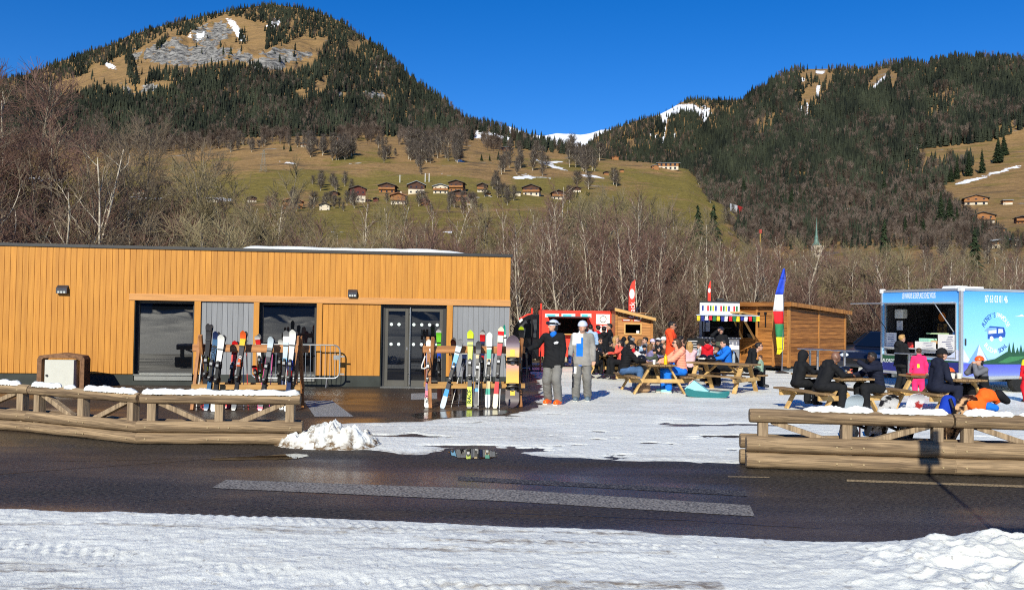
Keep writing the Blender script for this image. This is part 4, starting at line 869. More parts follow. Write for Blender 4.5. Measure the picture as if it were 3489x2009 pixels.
skis((1686, 1391), (1708, 1116), .38, [(0, K['cream']), (.18, K['red']), (.32, K['black']), (.64, K['red']), (.80, K['cream']), (.9, K['red']), (.96, K['cream'])], 'red and cream skis with black undersides, beside the snowboard', wide=1.1)
skis((1772, 1362), (1776, 1109), -.25, [(0, K['black']), (.55, K['black']), (.74, K['yel']), (.79, K['black']), (.94, K['yel'])], 'black skis with yellow tips rising behind the snowboard')
skis((1732, 1340), (1718, 1104), -.15, [(0, K['teal']), (.6, K['white']), (.85, K['teal'])], 'thin white and green skis behind the snowboard', single=True, wide=.45)
# snowboard
def snowboard(Bp, Tp, W2, bands, label, bind=True, grp=None):
    L = (Tp - Bp).length; k = empty('snowboard', (0, 0, 0), 0, label, 'snowboard', grp); k.matrix_basis = basis(Bp, Tp)
    m = MB(); N = 36
    for i in range(N + 1):
        t = i / N; e = min(t, 1 - t); w_ = W2 * (1 - .10 * math.sin(math.pi * t) ** 2)
        if e < .12: w_ *= math.sqrt(max(.015, 1 - ((.12 - e) / .12) ** 2))
        y = -.05 * max(0, (.13 - e) / .13) ** 2 - .006
        for (sx, sy) in ((-1, -.010), (1, -.010), (1, 0), (-1, 0)): m.v.append((sx * w_, y + sy, t * L))
    for i in range(N):
        t = (i + .5) / N; kk = max(j for j, (a, _) in enumerate(bands) if t >= a)
        for j in range(4): m.f.append((i * 4 + j, i * 4 + (j + 1) % 4, (i + 1) * 4 + (j + 1) % 4, (i + 1) * 4 + j)); m.m.append(kk)
    m.f += [(0, 3, 2, 1), (N * 4, N * 4 + 1, N * 4 + 2, N * 4 + 3)]; m.m += [0, len(bands) - 1]
    m.build('board', [b for _, b in bands], k, smooth=True)
    if bind:
        for t in (.28, .64):
            z = L * t; q = MB(); q.tube([(.07 * math.cos(a * .393), -.03, z + .07 * math.sin(a * .393)) for a in range(17)], .014, 6, cap=False); q.b2(-.11, .11, -.035, -.017, z - .06, z + .06)
            b = q.build('binding', BKM, k, smooth=True)
            q = MB(); q.tube([(-.13, -.03, z - .02), (-.10, -.10, z), (0, -.13, z + .01), (.10, -.10, z), (.14, -.03, z - .02)], [.02, .028, .032, .028, .02], 8); q.tube([(-.12, -.03, z + .06), (-.06, -.09, z + .06), (.06, -.09, z + .06), (.13, -.03, z + .06)], .02, 8); q.tube([(.10, -.03, z - .07), (.16, -.14, z - .05), (.16, -.15, z + .05), (.10, -.03, z + .06)], .022, 8); q.build('binding_strap', BKM, b, smooth=True)
            q = MB(); q.lathe((0, 0, 0), [(.052, 0), (.052, .006), (.03, .008)], 18); o = q.build('disc', BKG, b); o.location = (0, -.037, z); o.rotation_euler = (R(90), 0, 0)
    return k
def gradmat(name, stops, ax='Z', L=1.0):
    m = bpy.data.materials.new(name); m.use_nodes = True; t = m.node_tree; b = t.nodes['Principled BSDF']; tc = t.nodes.new('ShaderNodeTexCoord'); sp_ = t.nodes.new('ShaderNodeSeparateXYZ'); t.links.new(tc.outputs['Object'], sp_.inputs[0])
    mr = t.nodes.new('ShaderNodeMapRange'); mr.inputs[2].default_value = L; t.links.new(sp_.outputs[ax], mr.inputs[0])
    cr = t.nodes.new('ShaderNodeValToRGB'); e = cr.color_ramp.elements
    while len(e) < len(stops): e.new(.5)
    for q, (p, c) in zip(e, stops): q.position = p; q.color = S(*c) + (1,)
    t.links.new(mr.outputs[0], cr.inputs[0]); t.links.new(cr.outputs[0], b.inputs['Base Color']); b.inputs['Roughness'].default_value = .3
    return m
SB = gradmat('sunset_board_print', [(0, (70, 58, 62)), (.24, (80, 66, 66)), (.34, (232, 178, 40)), (.50, (215, 150, 60)), (.58, (178, 130, 120)), (.70, (225, 165, 60)), (.80, (205, 160, 110)), (.87, (110, 92, 104)), (1, (78, 66, 78))], 'Z', 1.5)
Bp = gnd(1745, 1389); sbk = snowboard(Bp, at(1747.5, 1143, Bp.y + .33), .148, [(0, SB)], 'purple and yellow snowboard with black bindings on the ski rack')
L_ = 1.5
MB().b2(-.045, .055, -.020, -.017, .26, .42).build('yellow_print', K['oyel'], sbk); MB().b2(-.055, .045, -.020, -.017, 1.08, 1.24).build('yellow_print', K['oyel'], sbk)
# ski poles
def pole(pa, pb, dy, colr, label, r=.0075, yoff=None, grip=True):
    B = gnd(*pa) if yoff is None else at(pa[0], pa[1], yoff); T = at(pb[0], pb[1], B.y + dy); k = empty('ski_pole', (0, 0, 0), 0, label, 'ski pole', 'ski poles'); k.matrix_basis = basis(B, T); L = (T - B).length
    MB().tube([(0, 0, 0), (0, 0, .05), (0, 0, L - .1)], [r * .5, r, r * 1.15], 7).build('shaft', colr, k, smooth=True)
    MB().tube([(0, 0, L - .14), (0, 0, L - .05), (0, -.004, L), (0, -.004, L + .01)], [.013, .016, .019, .012], 8).build('grip', BKM, k, smooth=True)
    MB().tube([(0, 0, .055), (0, 0, .07)], [.03, .022], 10).build('basket', BKM, k)
    MB().tube([(0, .01, L - .01), (.03, .02, L - .07), (.02, .025, L - .16), (0, .01, L - .1)], .006, 5).build('wrist_strap', BKM, k)
PW = P('pole_white', (225, 222, 215), rough=.3); PPK = P('pole_pink', (215, 90, 150), rough=.3); PRD = P('pole_red', (190, 50, 45), rough=.3); PGR = P('pole_grey', (130, 130, 140), rough=.3, metal=.4); PBK = P('pole_black', (32, 32, 36), rough=.3); PTN = P('pole_tan', (185, 120, 70), rough=.3)
for a, b, dy, c, l in (((668, 1398), (690, 1190), .4, PW, 'white pole at the outer end of the fence-side rack'), ((676, 1397), (694, 1200), .4, PBK, 'black pole beside the white end pole'), ((692, 1396), (699, 1212), .4, PRD, 'red pole in front of the tall black skis'),
    ((831, 1396), (829, 1165), .36, PGR, 'grey pole straight up beside the orange-tipped skis'), ((846, 1396), (838, 1152), .36, PRD, 'red and white pole leaning past the orange-tipped skis'),
    ((876, 1396), (914, 1180), .36, PPK, 'pink pole slanting across the grey skis'), ((917, 1396), (930, 1178), .36, PPK, 'pink pole on the outer side of the grey skis'), ((968, 1397), (979, 1205), .3, PW, 'white pole in front of the pale blue skis'), ((983, 1397), (990, 1210), .3, PRD, 'red pole by the end post skis'), ((955, 1397), (972, 1212), .3, PGR, 'grey pole beside the white and pale blue skis'),
    ((1537, 1387), (1578, 1222), .3, PW, 'white pole slanting in front of the rear skis'), ((1561, 1386), (1583, 1224), .3, PGR, 'grey pole just beside the slanting white one'), ((1463, 1386), (1464, 1185), .25, PPK, 'thin pink pole in front of the white and pink skis'),
    ((1613, 1392), (1614, 1178), .3, PGR, 'grey pole between the yellow and black skis'), ((1629, 1393), (1634, 1212), .2, PW, 'white pole in front of the black skis'), ((1643, 1397), (1636, 1205), .2, PBK, 'black pole leaning against the black skis'), ((1644, 1325), (1670, 1172), .2, PW, 'white pole slanting across the teal banded skis'), ((1671, 1322), (1674, 1190), .3, PW, 'white pole on the outer edge of the teal banded skis'),
    ((1701, 1402), (1705, 1300), .1, PW, 'short white pole standing before the red and cream skis'), ((1528, 1352), (1532, 1190), -.2, PTN, 'orange pole behind the steeply leaning skis'), ((1535, 1354), (1537, 1188), -.2, PRD, 'red pole behind the steeply leaning skis'), ((1655, 1350), (1646, 1190), -.2, PBK, 'black pole behind the teal banded skis'),
    ((1451, 1385), (1445, 1148), .3, PTN, 'tan pole outside the end post, beside the glass door'), ((1796, 1330), (1792, 1200), .1, PBK, 'black pole held by the man in the black jacket'), ((1803, 1322), (1794, 1200), .1, PBK, 'second black pole in the same gloved hand')):
    pole(a, b, dy, c, l)
MB().tube([at(1449, 1212, 18.0), at(1437, 1245, 18.0), at(1437, 1254, 18.0), at(1446, 1255, 18.0), at(1458, 1248, 18.0)], .014, 6).build('pole_guard', PW)
tag(bpy.data.objects['pole_guard'], 'bent white hand guard hanging by the tan ski pole', 'pole guard')
# ------------------------------------------------------------------ bare trees behind the lodge
def bark(name, a, b): return M(name, a, rough=.85, s=2.5, st=(6, 6, 1.2), c2=b, lo=.35, hi=.65, var=.1)
BK_L = bark('pale_grey_bark', (.60, .53, .41), (.24, .195, .14)); BK_D = bark('dark_grey_bark', (.27, .225, .16), (.10, .08, .055))
TW_R = M('red_brown_twigs', (.175, .100, .074), rough=.8, var=.35, s=.8); TW_B = M('brown_twigs', (.205, .155, .10), rough=.8, var=.35, s=.8); TW_Y = M('yellowish_twigs', (.24, .195, .105), rough=.8, var=.3, s=.8)
TW_G = M('grey_twigs_far', (.115, .092, .075), rough=.8, var=.3, s=.3)
class Segs:
    def __init__(s): s.a = []; s.b = []; s.ra = []; s.rb = []
    def add(s, a, b, ra, rb): s.a.append(a); s.b.append(b); s.ra.append(ra); s.rb.append(rb)
    def mesh(s, name, mat, n=3, parent=None, smooth=False):
        a = np.array(s.a); b = np.array(s.b); ra = np.array(s.ra)[:, None]; rb = np.array(s.rb)[:, None]; d = b - a; d /= np.linalg.norm(d, axis=1, keepdims=True) + 1e-9
        h = np.where(np.abs(d[:, 2:3]) > .9, np.array([[1., 0, 0]]), np.array([[0, 0, 1.]])); p = np.cross(d, h); p /= np.linalg.norm(p, axis=1, keepdims=True); q = np.cross(d, p)
        V = []
        for c, r in ((a, ra), (b, rb)):
            for j in range(n):
                t = 2 * math.pi * j / n; V.append(c + r * (p * math.cos(t) + q * math.sin(t)))
        V = np.stack(V, 1).reshape(-1, 3); k = len(a); base = (np.arange(k) * 2 * n)[:, None]
        Fq = np.concatenate([base + np.array([[j, (j + 1) % n, n + (j + 1) % n, n + j]]) for j in range(n)])
        return npmesh(name, V, Fq, mat, parent, smooth)
def rot_about(v, ax, an):
    ax = ax / (np.linalg.norm(ax) + 1e-9); return v * math.cos(an) + np.cross(ax, v) * math.sin(an) + ax * ax.dot(v) * (1 - math.cos(an))
def bare_tree(seed, H, r0, stems=1, limbs=26, lo=.15, ang=(28, 55), lenf=.42, sub=6, tw=5, tr=.0085, up=.35, crown=None):
    rs = np.random.RandomState(seed); T = Segs(); Cw = Segs(); TW = .55 if crown is None else crown
    def poly(S_, p, d, L, n, ra, rb, wob, upv):
        pts = [p]
        for i in range(n):
            d = d + rs.randn(3) * wob; d[2] += upv; d = d / np.linalg.norm(d); q = p + d * L / n; f0 = i / n; f1 = (i + 1) / n
            S_.add(p, q, ra + (rb - ra) * f0, ra + (rb - ra) * f1); p = q; pts.append(p)
        return pts, d
    for s_ in range(stems):
        a = rs.rand() * 6.28; lean = (.05 if stems == 1 else .12 + .22 * rs.rand()); h = H * (1 if s_ == 0 else .7 + .3 * rs.rand())
        d0 = np.array([math.cos(a) * lean, math.sin(a) * lean, 1.]); p0 = np.array([.15 * math.cos(a), .15 * math.sin(a), -.3]) * (stems > 1) + np.array([0, 0, -.2])
        tp, _ = poly(T, p0, d0 / np.linalg.norm(d0), h, 10, r0 * (1 if s_ == 0 else .75), .014, .045, .02); tp = np.array(tp)
        nl = max(6, limbs // stems)
        for k in range(nl):
            f = lo + (.97 - lo) * ((k + rs.rand()) / nl); i = min(9, int(f * 10)); p = tp[i] + (tp[i + 1] - tp[i]) * (f * 10 - i); az = k * 2.4 + rs.rand()
            an = R(rs.uniform(*ang)); d = np.array([math.cos(az) * math.sin(an), math.sin(az) * math.sin(an), math.cos(an)]); L = h * lenf * (1.08 - f) * rs.uniform(.6, 1.1) + .5
            rl = max(.012, r0 * (1 - f) * .42)
            lp, dl_ = poly(T, p, d, L, 5, rl, .008, .13, up * .22); lp = np.array(lp)
            ns = max(3, int(sub * (.5 + L / (H * .3))))
            for j in range(ns):
                g = .2 + .8 * (j + rs.rand()) / ns; ii = min(4, int(g * 5)); q = lp[ii] + (lp[ii + 1] - lp[ii]) * (g * 5 - ii); dd = (lp[ii + 1] - lp[ii]); dd /= np.linalg.norm(dd)
                e = rot_about(dd, rs.randn(3), R(rs.uniform(22, 60))); l2 = L * .33 * rs.uniform(.5, 1.2) * (1.15 - g * .5) + .25
                sp_, _ = poly(Cw, q, e, l2, 3, .012, .006, .16, up * .18); sp_ = np.array(sp_)
                for m_ in range(tw):
                    u = .15 + .85 * (m_ + rs.rand()) / tw; i3 = min(2, int(u * 3)); w_ = sp_[i3] + (sp_[i3 + 1] - sp_[i3]) * (u * 3 - i3); x = rot_about(e, rs.randn(3), R(rs.uniform(20, 65))); x[2] += .15
                    l3 = TW * rs.uniform(.4, 1.1); y = w_ + x * l3; Cw.add(w_, y, tr * .85, tr * .5)
                    z = rot_about(x, rs.randn(3), R(35)); Cw.add(w_ + x * l3 * .45, w_ + x * l3 * .45 + z * l3 * .55, tr * .65, tr * .45)
    return T, Cw
def tree_proto(name, bk, twm, **k):
    T, Cw = bare_tree(**k); root = empty(name, (0, 0, -50), 0)
    T.mesh('trunk', bk, 5, root, smooth='all'); Cw.mesh('crown', twm, 3, root); return root
PROT = dict(
    slim=[tree_proto('birch_tree', BK_L, TW_R, seed=i, H=9.5, r0=.095, limbs=24, lo=.22, ang=(25, 48), lenf=.30, sub=5, tw=5) for i in (1, 2, 3)],
    multi=[tree_proto('alder_tree', BK_L, TW_B, seed=i, H=8.0, r0=.08, stems=4, limbs=40, lo=.2, ang=(22, 50), lenf=.28, sub=5, tw=4) for i in (4, 5, 6)],
    tall=[tree_proto('poplar_tree', BK_D, TW_R, seed=i, H=10, r0=.085, limbs=30, lo=.2, ang=(22, 48), lenf=.32, sub=6, tw=6) for i in (21, 22)],
    broad=[tree_proto('ash_tree', BK_D, TW_B, seed=i, H=9.5, r0=.17, limbs=30, lo=.22, ang=(35, 62), lenf=.52, sub=8, tw=5, up=.6) for i in (7, 8)],
    twig=[tree_proto('willow_tree', BK_D, TW_Y, seed=i, H=8.5, r0=.13, stems=3, limbs=48, lo=.15, ang=(25, 55), lenf=.42, sub=8, tw=6, up=.5) for i in (9, 10)],
    bush=[tree_proto('hazel_bush', BK_D, t_, seed=i, H=4.2, r0=.04, stems=7, limbs=42, lo=.12, ang=(18, 50), lenf=.36, sub=5, tw=5) for i, t_ in ((11, TW_R), (12, TW_R), (13, TW_B), (14, TW_Y))])
for L_ in PROT.values():
    for o in L_: copy_tree(o, (0, 0, -60)) if False else None
used = set()
CATN = {'tall': 'tree', 'slim': 'tree', 'multi': 'tree', 'broad': 'tree', 'twig': 'tree', 'bush': 'bush'}
LABN = {'tall': 'tall grey-barked poplar with reddish twigs', 'slim': 'slender pale-trunked birch', 'multi': 'many-stemmed grey alder', 'broad': 'dark broad-crowned ash', 'twig': 'dense yellowish twiggy willow', 'bush': 'bushy bare hazel'}
PROTH = {'tall': 10, 'slim': 9.5, 'multi': 8.0, 'broad': 9.5, 'twig': 8.5, 'bush': 4.2}
def plant(kind, px, ytop, Y, where, label=None, k=None, zb=0.0, thin=1.0):
    base = at(px, 1150, Y); top = at(px, ytop, Y).z - zb; sc_ = max(.3, top / PROTH[kind]); L_ = PROT[kind]; pr = L_[rnd.randrange(len(L_)) if k is None else k]
    loc = (base.x, Y, zb); rz = rnd.uniform(0, 6.28); lab = label or '%s %s' % (LABN[kind], where)
    s3 = (sc_ * thin, sc_ * thin, sc_)
    if pr.name not in used: used.add(pr.name); o = pr; o.location = loc; o.rotation_euler = (0, 0, rz); o.scale = s3; o['label'] = lab
    else: o = copy_tree(pr, loc, rz, s3, lab)
    o['category'] = CATN[kind]; o['group'] = ('bare %ss ' % CATN[kind]) + where
    return o
# singled-out trees
plant('tall', 30, 245, 40, '', 'tall reddish twiggy tree at the outer corner behind the lodge', 0, thin=1.3); plant('tall', -50, 270, 42, '', 'tall brown tree cut off by the picture edge behind the lodge', 1, thin=1.3); plant('multi', 100, 300, 41, '', 'pale multi-stemmed tree beside the tall corner trees', 0)
plant('multi', 205, 385, 36, '', 'leaning bare tree with forked pale limbs standing out against the meadow', 1, thin=1.2); plant('broad', 565, 455, 48, '', 'dark broad tree with a rounded fan of branches above the lodge roof', 0); plant('broad', 650, 500, 50, '', 'dark open-branched tree next to the rounded fan tree', 1); plant('twig', 830, 560, 52, '', 'dense olive-brown round-crowned tree above the small chalet', 0, thin=1.2)
plant('twig', 2140, 625, 58, '', 'tall dense yellowish tree below the green hill', 1, thin=1.1); plant('twig', 2060, 660, 60, '', 'yellowish twiggy tree beside the tall dense one', 0); plant('slim', 1840, 680, 50, '', 'pale forked birch over the red food truck', 2); plant('slim', 1925, 630, 52, '', 'tallest straight birch over the red food truck', 0); plant('slim', 2310, 760, 48, '', 'thin white birch just past the wooden booth', 1)
plant('tall', 70, 265, 43, '', 'second tall reddish tree crowding the outer corner', 1, thin=1.3); plant('tall', 5, 310, 38, '', 'dense twiggy tree at the very edge of the picture', 0, thin=1.4); plant('twig', 150, 520, 40, '', 'bushy dark tree below the tall corner trees', 0, thin=1.2); plant('broad', 480, 430, 52, '', 'tall grey fan-shaped tree beside the rounded fan tree', 1, thin=.8); plant('twig', 740, 545, 46, '', 'dense brownish dome-shaped tree over the lodge roof', 1, thin=1.3)
for x in range(-60, 720, 62): plant('bush', x + rnd.uniform(-15, 15), rnd.uniform(670, 800), rnd.uniform(35, 41), 'crowded behind the outer half of the lodge', thin=1.2)
for x in range(-40, 420, 95): plant('tall', x + rnd.uniform(-20, 20), rnd.uniform(450, 620), rnd.uniform(37, 46), 'crowded behind the outer half of the lodge', thin=1.2)
for x in range(1940, 2260, 45): plant('twig', x + rnd.uniform(-15, 15), rnd.uniform(660, 740), rnd.uniform(50, 64), 'in the thicket behind the food stalls')
for i, (x, t, Y) in enumerate(((420, 600, 46), (320, 560, 44), (480, 640, 45), (720, 640, 47), (930, 690, 50), (1010, 720, 48), (1180, 730, 52), (1290, 690, 50), (1345, 700, 53), (1480, 660, 48), (1500, 760, 46), (1600, 740, 50), (1700, 690, 46))):
    plant(('broad', 'multi', 'twig', 'multi', 'slim')[i % 5], x, t, Y, 'behind the lodge roof')
rows = []
for x in range(-60, 1740, 62): rows.append((rnd.choice(('bush', 'bush', 'multi', 'twig')), x + rnd.uniform(-25, 25), rnd.uniform(700, 800) + (40 if x > 900 else -10), rnd.uniform(36, 50), 'behind the lodge roof'))
for x in range(-40, 1740, 95): rows.append(('slim' if x > 800 else 'tall', x + rnd.uniform(-30, 30), rnd.uniform(640, 760) - (60 if x < 600 else 0), rnd.uniform(44, 60), 'behind the lodge roof'))
TT = lambda x: float(np.interp(x, [1740, 1900, 1960, 2230, 2290, 2560, 2720, 2800, 3489], [720, 720, 690, 690, 810, 830, 790, 830, 850]))
for x in range(1750, 2560, 24): rows.append((rnd.choice(('slim', 'slim', 'multi', 'multi', 'bush')), x + rnd.uniform(-12, 12), TT(x) + rnd.uniform(-20, 110), rnd.uniform(39, 60), 'in the thicket behind the food stalls'))
for x in range(1740, 3560, 44): rows.append(('bush', x + rnd.uniform(-20, 20), rnd.uniform(930, 1000), rnd.uniform(37, 46), 'at the foot of the thicket behind the stalls'))
for x in range(2540, 3560, 25): rows.append((rnd.choice(('slim', 'multi', 'multi', 'bush', 'twig')), x + rnd.uniform(-12, 12), TT(x) + rnd.uniform(-10, 90), rnd.uniform(40, 62), 'in the thicket behind the blue trailer'))
for x in range(2420, 3560, 40): rows.append((rnd.choice(('slim', 'multi', 'broad', 'twig')), x + rnd.uniform(-20, 20), TT(x) + rnd.uniform(-20, 50), rnd.uniform(62, 90), 'in the farther woods above the stalls'))
for x in range(1750, 2420, 50): rows.append((rnd.choice(('multi', 'twig')), x + rnd.uniform(-20, 20), rnd.uniform(680, 780), rnd.uniform(60, 80), 'in the thicket behind the food stalls'))
for x in range(1755, 3540, 38): rows.append(('slim', x + rnd.uniform(-15, 15), TT(x) + rnd.uniform(10, 150), rnd.uniform(36.5, 41), 'at the front edge of the thicket behind the stalls'))
for r_ in rows: plant(*r_)
# far trees on the meadow: lower detail copies
def far_proto(name, H, seed, n=92, wide=.5):
    rs = np.random.RandomState(seed); T = Segs(); Cw = Segs(); T.add(np.array([0, 0, -.5]), np.array([rs.randn() * .3, 0, H * .75]), .20, .06)
    for k in range(n):
        h = H * (.12 + .75 * rs.rand()); a = rs.rand() * 6.28; L = H * wide * rs.uniform(.35, .8) * (1.15 - h / H) + .8; p = np.array([0, 0, h * .8]); e = p + np.array([math.cos(a) * L * .75, math.sin(a) * L * .75, L * rs.uniform(.5, 1.1)])
        (T if k % 6 == 0 else Cw).add(p, e, .075, .03)
        for _ in range(5):
            u = rs.rand(); q = p + (e - p) * (.25 + .75 * u); Cw.add(q, q + rs.randn(3) * np.array([.6, .6, .5]) * H * .09 + np.array([0, 0, .5]), .045, .025)
    root = empty(name, (0, 0, -50)); T.mesh('trunk', BK_L, 4, root); Cw.mesh('crown', TW_G, 3, root); return root
FP_ = [far_proto('bare_tree', 12, s, wide=w_) for s, w_ in ((1, .34), (2, .26), (3, .42), (4, .30))]
def con_proto(name, seed, H=14, wide=.19, droop=.35):
    rs = np.random.RandomState(seed); V = []; Fc = []
    nw = 46
    for k in range(nw):
        f = k / nw; z = H * (.06 + .92 * f); r = H * wide * (1 - f) ** .85 + .12; nb_ = 10; z0_ = z
        for j in range(nb_):
            a = 2 * math.pi * (j + rs.rand()) / nb_; z = z0_ + rs.uniform(-.5, .5) * H / nw * 1.6; L = r * rs.uniform(.45, 1.2); w_ = .16 * L + .08; c, s_ = math.cos(a), math.sin(a); dz = -L * droop * rs.uniform(.6, 1.3)
            o = len(V); V += [(0, 0, z + .25), (c * L * .55 - s_ * w_, s_ * L * .55 + c * w_, z + dz * .45), (c * L, s_ * L, z + dz), (c * L * .55 + s_ * w_, s_ * L * .55 - c * w_, z + dz * .45), (c * L * .6, s_ * L * .6, z + dz * .2 + .15)]
            Fc += [(o, o + 1, o + 4), (o + 1, o + 2, o + 4), (o + 2, o + 3, o + 4), (o + 3, o, o + 4)]
    root = empty(name, (0, 0, -50)); npmesh('crown', V, Fc, NEED, root); MB().tube([(0, 0, -.5), (0, 0, H * .96)], [.16, .02], 6).build('trunk', BK_D, root); return root
NEED = M('spruce_needles', (.022, .034, .014), rough=.9, var=.4, s=.9, spec=.2)
CP_ = [con_proto('spruce_tree', s, wide=w_) for s, w_ in ((1, .20), (2, .16), (3, .25))]
def put(pr, p, h, H, lab, cat, grp, wd=1.0):
    rz = rnd.uniform(0, 6.28); s_ = h / H; s3 = (s_ * wd, s_ * wd, s_)
    if pr.name not in used: used.add(pr.name); o = pr; o.location = p; o.rotation_euler = (0, 0, rz); o.scale = s3; o['label'] = lab
    else: o = copy_tree(pr, p, rz, s3, lab)
    o['category'] = cat; o['group'] = grp
def on(hill, x, y): return tuple(float(v) for v in hill.loc(x, y)[0, :3])
def grove(hill, pts, hpx, where, con=False):
    for x, y in pts:
        p = on(hill, x, y); h = hpx * rnd.uniform(.75, 1.5) * p[1] / FL
        if con: put(rnd.choice(CP_), (p[0], p[1], p[2] - .5), h, 14, 'dark spruce ' + where, 'tree', 'spruces ' + where)
        else: put(rnd.choice(FP_), (p[0], p[1], p[2] - .3), h, 12, 'bare grey tree ' + where, 'tree', 'bare trees ' + where, rnd.uniform(.9, 1.4))
def clus(x0, x1, y0, y1, n): return [(rnd.uniform(x0, x1), rnd.uniform(y0, y1)) for _ in range(n)]
grove(mead, clus(1040, 1200, 505, 548, 34), 58, 'in the grove on the meadow over the big red barn')
grove(mead, clus(1380, 1560, 500, 560, 52), 62, 'in the larger grove on the upper meadow')
grove(mead, clus(1280, 1345, 525, 555, 7), 42, 'in the small clump between the two meadow groves'); grove(mead, clus(960, 1060, 485, 515, 8), 40, 'round the upper farm'); grove(mead, clus(1250, 1330, 490, 505, 5), 34, 'on the crest of the meadow')
grove(mead, clus(1050, 1090, 620, 650, 4), 55, 'above the big red barn'); grove(mead, clus(1120, 1210, 630, 665, 8), 45, 'beside the big red barn'); grove(mead, clus(1700, 1860, 555, 600, 15), 68, 'by the snow strips on the meadow'); grove(mead, clus(1930, 2060, 520, 590, 16), 72, 'at the gully of the green hill'); grove(mead, clus(1700, 1960, 500, 530, 16), 60, 'under the far snow slope')
grove(mead, clus(1400, 1430, 560, 600, 4), 45, 'at the foot of the larger grove'); grove(mead, [(2095, 635), (2085, 630), (2000, 645), (1935, 690), (1960, 640)], 62, 'on the slope of the green hill'); grove(mead, clus(560, 900, 490, 520, 20), 44, 'along the top edge of the meadow'); grove(mead, clus(150, 560, 480, 495, 18), 38, 'along the foot of the rocky mountain')
grove(mead, clus(1050, 1250, 690, 720, 12), 52, 'below the hamlet'); grove(mead, clus(1300, 1640, 690, 730, 18), 50, 'below the hamlet'); grove(mead, clus(1640, 1760, 640, 700, 9), 52, 'between the hamlet and the paired chalets'); grove(mead, clus(900, 1010, 690, 730, 8), 60, 'by the small chalet'); grove(mead, clus(2360, 2640, 600, 760, 22), 55, 'on the flank of the green hill')
grove(mead, [(1632, 548), (1660, 548), (1690, 545)], 34, 'in a row of three on the upper meadow', True); grove(mead, [(978, 516), (955, 510)], 18, 'young on the upper meadow', True); grove(mead, clus(1950, 2010, 662, 676, 7), 18, 'in the young plantation by the paired chalets', True); grove(mead, clus(1600, 1790, 455, 480, 16), 50, 'along the ridge end of the rocky mountain', True); grove(mead, clus(1420, 1600, 470, 490, 12), 42, 'along the wood edge over the larger grove', True)
grove(mead, [(2120, 548), (2140, 550), (2165, 553), (2185, 553), (2200, 553)], 16, 'in the row of small ones by the hilltop chalet', True)
grove(rm, [(2470, 655), (2490, 650), (2530, 680)], 55, 'at the edge of the green hill', True); grove(rm, [(3010, 690), (3050, 700), (3075, 640), (3110, 640), (3180, 690)], 65, 'dotted on the wooded slope', True); grove(rm, [(3240, 620), (3260, 610), (3300, 600), (3345, 590), (3400, 555), (3420, 530)], 70, 'along the snowy lane', True)
grove(rm, [(3205, 790), (3235, 790), (3260, 785)], 105, 'in the big dark clump under the lane', True); grove(rm, clus(3080, 3150, 790, 820, 5), 60, 'in the gap above the trailer', True); grove(rm, clus(2640, 2760, 700, 760, 12), 60, 'over the church', True)
grove(rm, clus(3100, 3489, 860, 900, 14), 60, 'below the chalets on the far slope')
for x, yt, Y, wd, l in ((2375, 695, 105, .9, 'smaller spruce in front of the green hill'), (2428, 693, 92, .9, 'tall spruce standing in front of the green hill'), (3012, 740, 88, .95, 'olive-lit spruce rising behind the blue trailer'), (3320, 770, 105, 1.1, 'spruce near the picture edge behind the trailer')):
    b_ = at(x, 1100, Y); put(rnd.choice(CP_), (b_.x, Y, -.2), at(x, yt, Y).z + .2, 14, l, 'tree', None, wd)
for pr in FP_ + CP_ + sum(PROT.values(), []):
    if pr.name not in used:
        for ch in list(pr.children): bpy.data.objects.remove(ch)
        bpy.data.objects.remove(pr)

